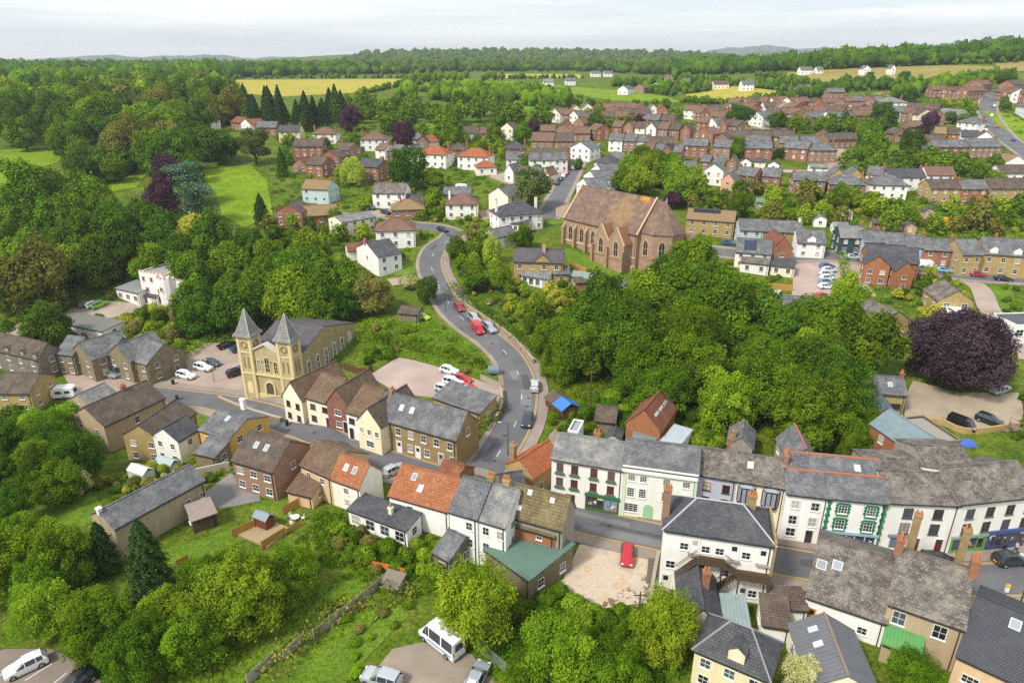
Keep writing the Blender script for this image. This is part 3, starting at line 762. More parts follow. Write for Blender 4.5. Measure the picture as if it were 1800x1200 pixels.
LW = lancet(1.0, 3.6, WHITE); LW2 = lancet(.8, 2.6, WHITE)
for i in range(6):
    for me, nm in ((LW, 0),):
        o = place('window', me[0], ch.root, (ch.h2, 5.2 + i * 3.3, 2.6), R(90)); place('pane', me[1], o, (0, 0, 0))
f = MB(); f.box(-ch.h2 + .6, ch.h2 - .6, -.35, .5, -3, 9.0); f.extr([(-ch.h2 + .6, -.35, 9.0), (ch.h2 - .6, -.35, 9.0), (0, -.35, 11.4)], (0, .8, 0)); f.build('facade', YST, ch.root)
f = MB(); hh = ch.h2 - .5
f.prism([(-hh - .2, .7, 8.85), (-hh - .2, -.7, 8.85), (0, -.7, 11.6), (0, .7, 11.6)], .3); f.prism([(hh + .2, -.7, 8.85), (hh + .2, .7, 8.85), (.001, .7, 11.6), (.001, -.7, 11.6)], .3); f.build('pediment', plain('c9c4b4'), ch.root)
f = MB(); f.box(-ch.h2 - .1, ch.h2 + .1, -.75, -.352, 4.5, 4.9); f.box(-ch.h2 - .1, ch.h2 + .1, -.6, -.352, -.5, .35); f.build('string_course', YST2, ch.root)
for x, s in ((-1.9, .85), (0, 1.1), (1.9, .85)):
    me = lancet(.9 * s, 2.9 * s, YST2); o = place('window', me[0], ch.root, (x, -.35, 5.3)); place('pane', me[1], o, (0, 0, 0))
b = MB(); n = 10; b.poly([(-.85, 0, 0)] + [(-.85 * math.cos(math.pi * i / n), 0, 2.1 + .85 * math.sin(math.pi * i / n)) for i in range(n + 1)] + [(.85, 0, 0)]); place('door', b.make('door', flat('5a5448')), ch.root, (0, -.37, .05))
b = MB()
for i in range(n):
    a0, a1 = math.pi * i / n, math.pi * (i + 1) / n
    q = [(-1.25 * math.cos(a0), -.2, 2.1 + 1.25 * math.sin(a0)), (-1.25 * math.cos(a1), -.2, 2.1 + 1.25 * math.sin(a1)), (-.87 * math.cos(a1), -.2, 2.1 + .87 * math.sin(a1)), (-.87 * math.cos(a0), -.2, 2.1 + .87 * math.sin(a0))]
    b.extr(q[::-1], (0, .2, 0))
b.box(-1.25, -.87, -.25, 0, 0, 2.1); b.box(.87, 1.25, -.25, 0, 0, 2.1); place('door_arch', b.make('door_arch', YST2), ch.root, (0, -.36, .05))
for sx in (-1, 1):
    cx = sx * (ch.h2 - 1.15); t = MB(); q = 1.55; yc = q - .7
    t.box(cx - q, cx + q, yc - q, yc + q, -3, 12.6); tw = t.build('tower', YST, ch.root)
    t = MB()
    for z in (4.55, 9.1): t.box(cx - q - .12, cx + q + .12, yc - q - .12, yc + q + .12, z, z + .3)
    for ax in (-1, 1):
        for ay in (-1, 1): t.box(cx + ax * (q - .2) - .3, cx + ax * (q - .2) + .3, yc + ay * (q - .2) - .3, yc + ay * (q - .2) + .3, -3, 12.55)
    t.build('pilasters', YST2, tw)
    t = MB(); prof = [(q + .45, 12.6), (q + .42, 12.75), (1.5, 13.3), (1.1, 14.4), (.6, 15.9), (.05, 17.8)]
    for (r0, z0), (r1, z1) in zip(prof, prof[1:]):
        for k in range(4):
            a0, a1 = math.pi / 4 + k * math.pi / 2, math.pi / 4 + (k + 1) * math.pi / 2; s2 = math.sqrt(2)
            c0, s0, c1, s1 = math.cos(a0) * s2, math.sin(a0) * s2, math.cos(a1) * s2, math.sin(a1) * s2
            t.poly([(cx + c0 * r0, yc + s0 * r0, z0), (cx + c1 * r0, yc + s1 * r0, z0), (cx + c1 * r1, yc + s1 * r1, z1), (cx + c0 * r1, yc + s0 * r1, z1)])
    t.box(cx - q - .5, cx + q + .5, yc - q - .5, yc + q + .5, 12.5, 12.61)
    sp = t.build('spire', LEADR, tw)
    t = MB()
    for k in range(4):
        a = math.pi / 4 + k * math.pi / 2; s2 = math.sqrt(2); t.tube([(cx + math.cos(a) * s2 * r_, yc + math.sin(a) * s2 * r_, z_ + .02) for r_, z_ in prof], .09, 5)
    t.build('spire_hip', plain('b8b7b2'), sp)
    t = MB()
    for (fx, fy) in ((0, -1), (1, 0), (-1, 0)):
        for j in range(14):
            a = 2 * math.pi * j / 14; a2 = 2 * math.pi * (j + 1) / 14
            def P3(r_, an, dp):
                u, z = r_ * math.cos(an), 10.8 + r_ * math.sin(an)
                return (cx + u, yc - q - dp, z) if fy else (cx + fx * (q + dp), yc + u * fx, z)
            t.poly([P3(.75, a, .1), P3(.75, a2, .1), P3(.5, a2, .1), P3(.5, a, .1)])
        for dx in (-.5, .5):
            if fy: t.box(cx + dx - .18, cx + dx + .18, yc - q - .02, yc - q + .1, 5.8, 8.2)
            else: t.box(cx + fx * q - .1, cx + fx * (q + .02), yc + dx - .18, yc + dx + .18, 5.8, 8.2) if fx > 0 else t.box(cx - q - .02, cx - q + .1, yc + dx - .18, yc + dx + .18, 5.8, 8.2)
    t.build('tracery', plain('8a6f44', .9), tw)
for sx in (-1, 1):
    b = MB(); n = 8; b.poly([(-.6, 0, 0)] + [(-.6 * math.cos(math.pi * i / n), 0, 2 + .6 * math.sin(math.pi * i / n)) for i in range(n + 1)] + [(.6, 0, 0)]); place('side_door', b.make('side_door', plain('e8d5a0')), ch.root, (sx * (ch.h2 - 1.15), -.72, .3))
# low rear vestry
b = MB(); b.box(-3, ch.h2 + .9, 24.05, 27.5, -3, 3.2); b.build('vestry', STONE_G, ch.root)

# ------------------------------------------------------------------ large sandstone church
def church_tiles():
    m_ = CHURCHT.copy(); t = m_.node_tree; bs = [n_ for n_ in t.nodes if n_.type == 'BSDF_PRINCIPLED'][0]; src = bs.inputs['Base Color'].links[0].from_socket
    ge = t.nodes.new('ShaderNodeNewGeometry'); no = t.nodes.new('ShaderNodeTexNoise'); no.inputs['Scale'].default_value = .35; no.inputs['Detail'].default_value = 5; t.links.new(ge.outputs['Position'], no.inputs['Vector'])
    base_ = no.outputs[0]
    for cx_, cy_, h_, rad, hexs in ((1143, 352, 17, 4.6, 'd08a1c'), (1100, 375, 13, 8, 'a88850')):
        c_ = hit(cx_, cy_, h_); ds = t.nodes.new('ShaderNodeVectorMath'); ds.operation = 'DISTANCE'; ds.inputs[1].default_value = c_; t.links.new(ge.outputs['Position'], ds.inputs[0])
        mr = t.nodes.new('ShaderNodeMapRange'); mr.inputs[1].default_value = rad * .3; mr.inputs[2].default_value = rad; mr.inputs[3].default_value = .45; mr.inputs[4].default_value = -.2; t.links.new(ds.outputs['Value'], mr.inputs[0])
        ad = t.nodes.new('ShaderNodeMath'); ad.operation = 'ADD'; t.links.new(mr.outputs[0], ad.inputs[0]); t.links.new(base_, ad.inputs[1])
        rp = t.nodes.new('ShaderNodeMapRange'); rp.inputs[1].default_value = .6; rp.inputs[2].default_value = .85; rp.inputs[4].default_value = .8 if rad < 5 else .35; t.links.new(ad.outputs[0], rp.inputs[0])
        mx = t.nodes.new('ShaderNodeMix'); mx.data_type = 'RGBA'; t.links.new(rp.outputs[0], mx.inputs[0]); t.links.new(src, mx.inputs[6]); mx.inputs[7].default_value = (*lin(hexs), 1); src = mx.outputs[2]
    t.links.new(src, bs.inputs['Base Color']); return m_
CHT = church_tiles()
cu = house((993, 382), (1120, 412), 9.0, D=14.0, rise=8.6, wall=STONE_P, rmat=CHT, label='large pinkish sandstone church with steep brown tiled roof on the green', cat='church', name='church', wf=[], wr=[], wl=[], bury=5, chim=())
LWP = lancet(1.5, 4.3, plain('d8c09a'), 'point', 2)
CT = plain('d2b894', .9)
h2 = cu.h2; D = cu.D
for i in range(3):
    x = -h2 + 2.6 + i * 4.6
    o = place('window', LWP[0], cu.root, (x, 0, 2.9)); place('pane', LWP[1], o, (0, 0, 0))
b = MB()
for i in range(5): x = -h2 + .3 + i * 4.6; b.box(x - .4, x + .4, -1.2, .05, -5, 6.3); b.extr([(x - .4, -1.2, 6.3), (x - .4, 0, 6.3), (x - .4, 0, 7.8)], (.8, 0, 0))
b.build('buttress', STONE_P, cu.root)
b = MB(); b.box(-h2 - .1, h2 + .1, -.25, -.002, 2.2, 2.6); b.box(-h2 - .1, h2 + .1, -.45, -.004, -5, .2); b.build('string_course', CT, cu.root)
ap = [(h2 - .05, D / 2 - 5.6), (h2 + 4.2, D / 2 - 5.6), (h2 + 8.2, D / 2 - 2.4), (h2 + 8.2, D / 2 + 2.4), (h2 + 4.2, D / 2 + 5.6), (h2 - .05, D / 2 + 5.6)]
b = MB()
for i in range(5): (x0, y0), (x1, y1) = ap[i], ap[i + 1]; b.poly([(x0, y0, -5), (x1, y1, -5), (x1, y1, 9.6), (x0, y0, 9.6)])
aw = b.build('apse_wall', STONE_P, cu.root)
b = MB(); zr = 9 + 8.3; apx = (h2 + 3.4, D / 2, zr); c0 = Vector((h2 + 3, D / 2, 0))
def outp(p, k): v = Vector((p[0], p[1], 0)) - c0; v *= k; v += c0; return (v.x, v.y)
ro = [outp(p, 1.07) if 0 < i < 5 else (p[0], D / 2 + (p[1] - D / 2) * 1.07) for i, p in enumerate(ap)]
for i in range(5): (x0, y0), (x1, y1) = ro[i], ro[i + 1]; b.poly([(x0, y0, 9.4), (x1, y1, 9.4), apx])
b.poly([(ro[5][0], ro[5][1], 9.4), (h2 - .05, D / 2, zr), apx]); b.poly([(h2 - .05, D / 2, zr), (ro[0][0], ro[0][1], 9.4), apx])
b.build('apse_roof', CHT, cu.root)
b = MB(); b.tube([(apx[0], apx[1], zr - .2), (apx[0], apx[1], zr + 1.1)], [.3, .05], 6); b.build('finial', LEAD, cu.root)
for i in range(1, 4):
    (x0, y0), (x1, y1) = ap[i - 1 if i == 1 else i - 1], ap[i if i == 1 else i]
    d = Vector((x1 - x0, y1 - y0)).normalized(); ang = math.atan2(d.y, d.x)
    o = place('window', LWP[0], aw, ((x0 + x1) / 2 + d.y * .02, (y0 + y1) / 2 - d.x * .02, 3.4), ang); place('pane', LWP[1], o, (0, 0, 0))
b = MB()
for i in range(5): (x0, y0), (x1, y1) = outp(ap[i], 1.02), outp(ap[i + 1], 1.02); b.extr([(x0, y0, 2.4), (x1, y1, 2.4), (x1, y1, 2.8), (x0, y0, 2.8)], (0, 0, .01)); b.extr([(x0, y0, 9.0), (x1, y1, 9.0), (x1, y1, 9.45), (x0, y0, 9.45)], (0, 0, .01))
b.build('apse_band', CT, aw)
for k, (xc, wd, yf, he_) in enumerate(((h2 - 9.9, 5.6, -3.2, 6.2), (h2 - 4.2, 5.6, -3.4, 6.2))):   # two gabled side chapels
    b = MB(); rs = 4.2
    b.poly([(xc - wd / 2, yf, -5), (xc + wd / 2, yf, -5), (xc + wd / 2, yf, he_), (xc, yf, he_ + rs), (xc - wd / 2, yf, he_)])
    b.poly([(xc + wd / 2, yf, -5), (xc + wd / 2, .1, -5), (xc + wd / 2, .1, he_), (xc + wd / 2, yf, he_)]); b.poly([(xc - wd / 2, .1, -5), (xc - wd / 2, yf, -5), (xc - wd / 2, yf, he_), (xc - wd / 2, .1, he_)])
    wv = b.build('side_chapel_wall', STONE_P, cu.root)
    b = MB(); a = wd / 2 + .12 - .02 * k; zt = he_ + rs + .12; yb = 4.2
    b.prism([(xc - a, yb, he_), (xc - a, yf + .25, he_), (xc, yf + .25, zt), (xc, yb, zt)], .15); b.prism([(xc + a, yf + .25, he_), (xc + a, yb, he_), (xc + .001, yb, zt), (xc + .001, yf + .25, zt)], .15)
    b.build('side_chapel_roof', roof_tiles('a06e52', 'b07a5c', .3, .24, '8f7a4a', .2, .4), cu.root)
    b = MB(); b.prism([(xc - a - .05, yf + .2, he_ + .05), (xc - a - .05, yf - .15, he_ + .05), (xc, yf - .15, zt + .25), (xc, yf + .2, zt + .25)], .35); b.prism([(xc + a + .05, yf - .15, he_ + .05), (xc + a + .05, yf + .2, he_ + .05), (xc + .001, yf + .2, zt + .25), (xc + .001, yf - .15, zt + .25)], .35); b.build('coping', CT, wv)
    o = place('window', LWP[0], wv, (xc, yf, 2.7)); place('pane', LWP[1], o, (0, 0, 0))
    b = MB(); b.box(xc - wd / 2 - .2, xc + wd / 2 + .2, yf - .25, yf - .004, 2.0, 2.4)
    for sx in (-1, 1): b.box(xc + sx * wd / 2 - .4, xc + sx * wd / 2 + .4, yf - .9, yf - .002, -5, 4.6)
    b.build('buttress', STONE_P, wv)
# coping at both gable ends
b = MB()
for sx, x in ((-1, -h2 - .1), (1, h2 + .1)):
    for ya, yb in ((-.4, D / 2), (D + .4, D / 2)):
        b.tube([(x, ya, 8.9), (x, yb, 9 + 8.6 + .35)], .28, 4)
b.build('gable_coping', CT, cu.root)
# lichen patch on the nave roof belongs to its tiles: a vestry behind the apse
vt = MB(); vt.box(h2 + 4, h2 + 13, D / 2 + 3, D / 2 + 9, -5, 5.5); vt.extr([(h2 + 4, D / 2 + 3, 5.5), (h2 + 4, D / 2 + 9, 5.5), (h2 + 4, D / 2 + 6, 8.5)], (9, 0, 0)); vt.build('vestry', CHURCHT, cu.root)

# ------------------------------------------------------------------ high-street terrace
def shopfront(h, u0, u1, hexs, fascia, z1=2.6, dors=(.5,), fasc_h=.45, stall=.55):
    x0, x1 = (u0 - .5) * h.Lx, (u1 - .5) * h.Lx; b = MB()
    b.box(x0, x1, -.12, .02, -.1, stall); b.box(x0, x0 + .18, -.16, .02, stall, z1); b.box(x1 - .18, x1, -.16, .02, stall, z1)
    sf = b.build('shopfront', flat(hexs), h.root)
    b = MB(); b.box(x0 - .1, x1 + .1, -.28, .02, z1 + .003, z1 + fasc_h); b.build('fascia_board', flat(fascia), sf)
    cuts = [x0 + .2] + [x0 + d * (x1 - x0) for d in dors] + [x1 - .2]
    for i in range(len(cuts) - 1):
        a = cuts[i] + (.5 if i > 0 else 0); c = cuts[i + 1] - (.5 if i < len(cuts) - 2 else 0)
        b = MB(); b.box(a, c, -.08, .015, stall + .01, z1 - .01); b.build('shop_window', glass_dark('4a545c'), sf)
        b = MB(); n_ = 2
        for k in range(n_ + 1): xx = a + (c - a) * k / n_; b.box(xx - .05, xx + .05, -.13, -.06, stall + .02, z1 - .02)
        b.build('mullion', flat(hexs), sf)
        b = MB(); rr = random.Random(int(a * 100))
        for k in range(7): xx = a + .2 + rr.random() * (c - a - .5); zz = stall + .15 + rr.random() * 1.0; b.box(xx, xx + .15 + rr.random() * .25, -.095, -.07, zz, zz + .15 + rr.random() * .3, rr.randint(0, 2))
        b.build('window_display', [flat('c84a3a'), flat('e8e0d0'), flat('4a7ab0')], sf)
    for d in dors: o = place('shop_door', door_mesh('4a4038'), sf, (x0 + d * (x1 - x0), -.01, .02))
GRN = flat('2f7a5c'); HS = 'houses of the high street terrace'
t1 = house((970, 804), (1096, 825), 7.7, D=7.5, rise=1.9, wall=OFFW, rmat=SLATE_L, label='white three storey shop with dark green window sills and mottled slate roof', group=HS, wf=[(None, 5.6, 1.0, 1.45, (.12, .33, .6, .84)), (None, 3.3, 1.0, 1.35, (.12, .33, .6, .84)), (None, .9, 1.4, 1.2, (.28,))], nx=3, ny=4, fr=flat('8a5a4a'), chim=[(.55, .55, .9, .6, .9, 2, BRICK)], cat='shop')
for z in (5.25, 2.95):
    for u in (.12, .33, .6, .84): b = MB(); x = (u - .5) * t1.Lx; b.box(x - .72, x + .72, -.3, -.002, z, z + .22); b.build('sill', GRN, t1.root)
shopfront(t1, .5, .97, '4a6a3a', '3f6a3c', 2.5, (.45,))
t2 = house((1095, 816), (1228, 834), 8.4, D=7.5, rise=1.9, wall=render_wall('e9ebdf', .3), rmat=SLATE, label='white three storey town house with pale green arched door and parapet', group=HS, wf=[(None, 6.0, 1.0, 1.05, (.13, .29, .6, .86)), (None, 3.4, 1.0, 1.5, (.13, .29, .6, .86)), (None, .9, 1.9, 1.4, (.15,))], nx=3, ny=4, surround=flat('e4e6da'))
b = MB(); b.box(-t2.h2, t2.h2, -.45, -.003, 7.55, 7.8); b.box(-t2.h2, t2.h2, -.3, .1, 7.802, 8.45); b.build('parapet', render_wall('e9ebdf', .3), t2.root)
for x in (-t2.h2 + .3, t2.h2 - .3): b = MB(); b.box(x - .3, x + .3, -.12, -.002, -1, 7.5); b.build('pilaster', render_wall('cfdfc2', .3), t2.root)
b = MB(); n = 8; q = [(-.65, 0, 0)] + [(-.65 * math.cos(math.pi * i / n), 0, 1.75 + .65 * math.sin(math.pi * i / n)) for i in range(n + 1)] + [(.65, 0, 0)]; b.extr(q, (0, -.1, 0)); place('door', b.make('door', flat('9cc79a')), t2.root, ((.385 - .5) * t2.Lx, 0, .1))
t3 = house((1228, 832), (1296, 843), 7.6, D=7.5, rise=1.9, wall=BLUEG, rmat=STONETILE, label='narrow pale blue grey house with pink window surrounds in the terrace', group=HS, wf=[(2, 5.2, 1.0, 1.3), (2, 2.9, 1.0, 1.3), (1, .9, 1.1, 1.3)], nx=2, ny=2, fr=flat('5a3a34'), surround=flat('c9b0ac'), chim=[(.75, .9, .5, .5, .6, 1, BRICK)])
t4 = house((1296, 843), (1383, 857), 7.6, D=7.5, rise=1.9, wall=CREAM, rmat=STONETILE, label='cream house with two dark brown oriel bay windows upstairs', group=HS, wf=[(None, .9, 1.2, 1.3, (.3, .7))], sky=[(.25, .6)], chim=[(.96, .5, .6, 1.6, 1.2, 3, BRICK_T), (.9, .25, .35, .35, .3, 0, plain('888880'))])
BRN = flat('4a2a22')
for u in (.22, .72):
    x = (u - .5) * t4.Lx; b = MB(); q = [(x - 1.1, 0), (x - .65, -.65), (x + .65, -.65), (x + 1.1, 0)]
    b.prism([(p[0], p[1], 4.5) for p in q], .3); b.prism([(p[0], p[1], 6.95) for p in q], .25)
    for i in range(3):
        (xa, ya), (xb, yb) = q[i], q[i + 1]
        for k in range(3 if i == 1 else 2): t_ = k / (2 if i == 1 else 1); b.tube([(xa + (xb - xa) * t_, ya + (yb - ya) * t_, 4.5), (xa + (xb - xa) * t_, ya + (yb - ya) * t_, 6.7)], .08, 4)
    bay = b.build('bay_window', BRN, t4.root)
    b = MB()
    for i in range(3):
        (xa, ya), (xb, yb) = q[i], q[i + 1]; b.poly([(xa * .995 + x * .005, ya * .95, 4.5), (xb * .995 + x * .005, yb * .95, 4.5), (xb * .995 + x * .005, yb * .95, 6.7), (xa * .995 + x * .005, ya * .95, 6.7)])
    b.build('pane', glass_dark('8a929a'), bay)
    b = MB(); b.poly([(q[0][0] - .1, 0, 6.96), (q[1][0] - .1, q[1][1] - .1, 6.96), (x - .3, -.05, 7.35)]); b.poly([(q[1][0] - .1, q[1][1] - .1, 6.96), (q[2][0] + .1, q[2][1] - .1, 6.96), (x + .3, -.05, 7.35), (x - .3, -.05, 7.35)]); b.poly([(q[2][0] + .1, q[2][1] - .1, 6.96), (q[3][0] + .1, 0, 6.96), (x + .3, -.05, 7.35)]); b.build('bay_roof', LEAD, bay)
t5 = house((1383, 865), (1458, 874), 7.6, D=6.5, rise=1.6, wall=WHITEW, rmat=SLATE, ridge=plain('b86a4a'), label='plain white house with grey sash windows beside the green quoined shop', group=HS, wf=[(None, 5.3, 1.05, 1.25, (.25, .72)), (None, 2.8, 1.05, 1.4, (.25, .72)), (None, .9, 1.2, 1.3, (.25,))], nx=2, ny=2, surround=flat('dedcd4'), doors=[(.7, '3a3a3c')])
t6 = house((1458, 873), (1561, 883), 7.7, D=6.5, rise=1.6, wall=WHITEW, rmat=SLATE, ridge=plain('b86a4a'), label='white shop with bright green quoins and green window surrounds', group=HS, cat='shop', wf=[(None, 5.4, 1.15, 1.3, (.27, .76)), (None, 2.95, 1.15, 1.5, (.27, .76))], nx=3, ny=3)
QG = flat('1f7a50')
for x in (-t6.h2 + .2, t6.h2 - .2):
    b = MB()
    for k in range(15): s_ = .3 if k % 2 else .18; b.box(x - s_, x + s_, -.06, -.002, .2 + k * .5, .2 + k * .5 + .42)
    b.build('quoin', QG, t6.root)
for z, hh in ((5.4, 1.3), (2.95, 1.5)):
    for u in (.27, .76):
        x = (u - .5) * t6.Lx; b = MB()
        for sx in (-1, 1):
            for k in range(6): s_ = .34 if k % 2 else .22; x_ = x + sx * (.6 + s_ / 2); b.box(x_ - s_ / 2, x_ + s_ / 2, -.075, -.003, z - .05 + k * hh / 6 * 1.1, z - .05 + (k + .92) * hh / 6 * 1.1)
        b.box(x - .75, x + .75, -.1, -.003, z + hh + .03, z + hh + .28); b.box(x - .75, x + .75, -.2, -.003, z - .3, z - .1)
        b.build('window_surround', QG, t6.root)
shopfront(t6, .04, .96, 'e8e8e4', '9ab4c4', 2.3, (.5,), .35)
t7 = house((1562, 881), (1689, 886), 7.7, D=8, rise=2.0, wall=OFFW, rmat=STONETILE, label='white house with dark sash windows, a small shop window and maroon door', group=HS, wf=[(None, 5.3, 1.2, 1.5, (.31, .73)), (None, 2.9, 1.2, 1.6, (.31, .73))], nx=2, ny=3, fr=flat('55504a'), doors=[(.52, '4a3a30'), (.85, '6a2a24')])
shopfront(t7, .12, .38, 'e4e4e0', '7a8a94', 2.3, (), .4)
t8 = house((1689, 884), (1830, 869), 8.0, D=9, rise=2.2, wall=OFFW, rmat=STONETILE, label='white corner terrace with lime green and blue shopfronts below stone tiled roof', group=HS, cat='shop', wf=[(None, 5.4, 1.15, 1.5, (.16, .41, .66, .9)), (None, 3.0, 1.15, 1.6, (.16, .41, .66, .9))], nx=2, ny=3, fr=flat('6a5a50'))
shopfront(t8, .02, .46, '62a048', '8a9c94', 2.4, (.85,), .4); shopfront(t8, .48, .98, '4a5478', '465488', 2.5, (.12, .9), .5)
for A, B, he, D_, rs, rm, lb in (((1388, 831), (1552, 847), 8.6, 6, 1.5, SLATE, 'long rear roof with red ridge behind the green quoined shop'), ((1535, 838), (1640, 842), 8.0, 7, .8, STONETILE, 'low mottled rear roof behind the house with maroon door'), ((1636, 832), (1720, 832), 8.6, 9, 1.6, STONETILE, 'stone tiled rear roof behind the blue shopfront')):
    house(A, B, he, D=D_, rise=rs, wall=GREYW, rmat=rm, label=lb, cat='house', group='rear ranges of the high street', wf=[], wr=[], wl=[], ridge=plain('b86a4a') if 'red' in lb else None, sky=[(.75, .5)] if 'red' in lb else ())
# ---- hipped house with outside stairs
hh = house((1168, 928), (1361, 957), 8.8, C=(1397, 900), rise=2.4, roof='hip', wall=OFFW, rmat=SLATE_D, label='large white hipped roof house with outside timber stairs at the back', name='house', wr=[(None, 5.8, 1.0, 1.7, (.3, .7)), (None, 2.6, 1.0, 1.7, (.3, .7))], wf=[(None, 6.2, 1.0, 1.0, (.2, .4, .53, .77)), (None, 3.2, 1.1, 1.1, (.09, .27, .6, .7)), (None, .8, 1.0, 1.1, (.1, .5, .88))], chim=[(.0, .35, .9, .9, 1.6, 3, BRICK_T), (.8, .6, .9, .6, 1.1, 3, STONE)], ridge=plain('b0b2b4'), doors=[(.06, 'd8d4c8')])
for u, z in ((.3, 5.9), (.66, 5.9), (.92, 5.9), (.79, .1)): place('door', door_mesh('e8e8e4'), hh.root, ((u - .5) * hh.Lx, 0, z))
b = MB(); L2 = hh.Lx
WD = wood('5a4a38')
def xx(u): return (u - .5) * L2
b.box(xx(.32), xx(.58), -1.5, -.003, 5.55, 5.75); b.box(xx(.7), xx(1.0), -1.7, -.003, 4.4, 4.6); wk = b.build('stair_landing', WD, hh.root)
def flight(u0, z0, u1, z1, y0=-1.4, y1=-.3, n=9):
    s = MB()
    for k in range(n): a = k / n; x = xx(u0 + (u1 - u0) * (a + .5 / n)); w_ = abs(xx(u1) - xx(u0)) / n; z = z0 + (z1 - z0) * (a + .5 / n); s.box(x - w_ * .55, x + w_ * .55, y0, y1, z - .06, z)
    for y in (y0, y1): s.tube([(xx(u0), y, z0), (xx(u1), y, z1)], .09, 4); s.tube([(xx(u0), y, z0 + 1), (xx(u1), y, z1 + 1)], .05, 4)
    s.build('stair_flight', WD, hh.root)
flight(.14, 2.9, .32, 5.6); flight(.58, 5.6, .7, 4.6); flight(.7, 4.4, .5, 1.6)
s = MB()
for u0, u1, y, z in ((.32, .58, -1.45, 5.75), (.7, 1.0, -1.65, 4.6)):
    s.box(xx(u0), xx(u1), y - .04, y + .04, z + .95, z + 1.03)
    n_ = 10
    for k in range(n_ + 1): x = xx(u0 + (u1 - u0) * k / n_); s.box(x - .03, x + .03, y - .03, y + .03, z, z + .95)
for u, y in ((.34, -1.4), (.56, -1.4), (.72, -1.6), (.99, -1.6)): s.box(xx(u) - .08, xx(u) + .08, y - .08, y + .08, -1, 5.6 if u < .6 else 4.4)
s.build('railing', WD, hh.root)
# parapet wall on the right side (stone)
b = MB(); b.box(hh.h2 + .01, hh.h2 + .3, -.2, hh.D, -2.5, 9.2); b.build('gable_wall', STONE, hh.root)

# ------------------------------------------------------------------ other near and middle houses, one call each
K = dict
HB = {}
def H(label, A, B, he, **k): HB[label] = house(A, B, he, label=label, **k); return HB[label]
def attach(main, *wings):
    """wings that are built onto a house become parts of it"""
    r = HB[main].root; mi = (Matrix.Translation(r.location) @ r.rotation_euler.to_matrix().to_4x4()).inverted()
    for w_ in wings:
        q = HB[w_].root; mw = Matrix.Translation(q.location) @ q.rotation_euler.to_matrix().to_4x4()
        for c in list(q.children):
            mc = mi @ mw @ Matrix.Translation(c.location) @ c.rotation_euler.to_matrix().to_4x4(); c.parent = r; c.matrix_parent_inverse = Matrix.Identity(4); c.location = mc.to_translation(); c.rotation_euler = mc.to_euler()
        bpy.data.objects.remove(q)
H('long stone terrace block with weathered slate roof at the road corner', (667, 734), (802, 772), 5.6, C=(848, 741), rise=3.1, wall=STONE, rmat=SLATE, wf=[(6, 3.3, 1.0, 1.4), (None, .8, 1.0, 1.4, (.1, .4, .62, .95))], wr=[(1, 4.6, 1.0, 1.4)], doors=[(.25, 'e8e6e0'), (.5, 'e8e6e0'), (.8, 'b0a090')], sky=[(.22, .55), (.36, .55)], chim=[(0.02, .5, .6, .9, .7, 2, STONE)])
H('cream gabled house nearest the chapel with brown tiled roof', (497, 692), (530, 704), 5.2, D=11, roof='gy', rise=3.0, wall=CREAM, rmat=BROWNT, wf=[(2, 3.1, 1.0, 1.1), (2, .7, 1.0, 1.1)], fr=flat('5a3e34'))
H('cream house with brown roof second along from the chapel', (538, 697), (580, 709), 5.2, D=9, rise=2.8, wall=CREAM, rmat=BROWNT, fr=flat('6a4438'), doors=[(.85, '5a2a24')], wf=[(2, 3.1, 1.2, 1.0), (2, .7, 1.2, 1.1)])
H('red brick gabled house between the cream houses near the chapel', (574, 706), (612, 716), 5.2, D=9, roof='gy', rise=3.0, wall=BRICK_R, rmat=BROWNT, wf=[(1, 3.1, 1.4, 1.1), (1, .8, 1.2, 1.1)], doors=[(.8, '3a2a24')])
H('white house with porch and brown roof beside the red brick gable', (608, 722), (645, 733), 5.2, D=10, rise=2.8, wall=WHITEW, rmat=BROWNT, fr=flat('4a4440'), doors=[(.2, '2a2a2c')], wf=[(2, 3.1, 1.2, 1.0)])
H('pale yellow gabled house joined to the stone terrace block', (628, 737), (668, 750), 5.4, D=10, roof='gy', rise=2.7, wall=render_wall('f0e6c0', .3), rmat=BROWND, wf=[(3, 3.2, .8, 1.0), (1, .9, 1.6, 1.2)], ny=2)
H('low stone and slate outbuilding behind the stone terrace block', (762, 698), (843, 726), 3.0, D=5, rise=1.3, roof='mono', wall=STONE_Y, rmat=SLATE, cat='outbuilding', name='outbuilding', wf=[(1, 1, 1, 1.1)])
H('big tan rendered house with brown roof left of the main street', (182, 748), (289, 698), 5.6, D=9, rise=2.6, wall=TANW, rmat=BROWND, wl=[(2, 3.2, 1.0, 1.1), (2, .8, 1.0, 1.1)], wf=[(None, 3.2, 1.0, 1.3, (.5,)), (None, .8, .9, 1.8, (.25,))], chim=[(.62, .5, .9, .6, .9, 2, BRICK)], doors=[(.3, '4a4a4c')])
H('yellow stone house with brown roof below the tan house', (279, 771), (343, 724), 5.0, D=7, rise=2.2, wall=STONE_Y, rmat=BROWND, wl=[(2, 3.0, 1.1, 1.1), (2, .6, 1.1, 1.2)], wf=[])
H('small white house with slate roof between two stone houses', (312, 775), (350, 752), 4.8, D=5.5, rise=1.8, wall=WHITEW, rmat=SLATE_D, wl=[(2, 2.9, .9, 1.1), (2, .5, .9, 1.2)], wf=[(1, 2.9, .9, 1.1)])
H('yellow rendered house with patched slate roof facing the yards', (350, 754), (402, 771), 5.0, D=8.5, rise=1.6, wall=render_wall('d8ae5c', .4), rmat=SLATE, wf=[(2, 3.0, .9, 1.1), (1, .6, 1.0, 1.2)], sky=[(.5, .75)], chim=[(.25, .95, .8, .6, .8, 0, OFFW)])
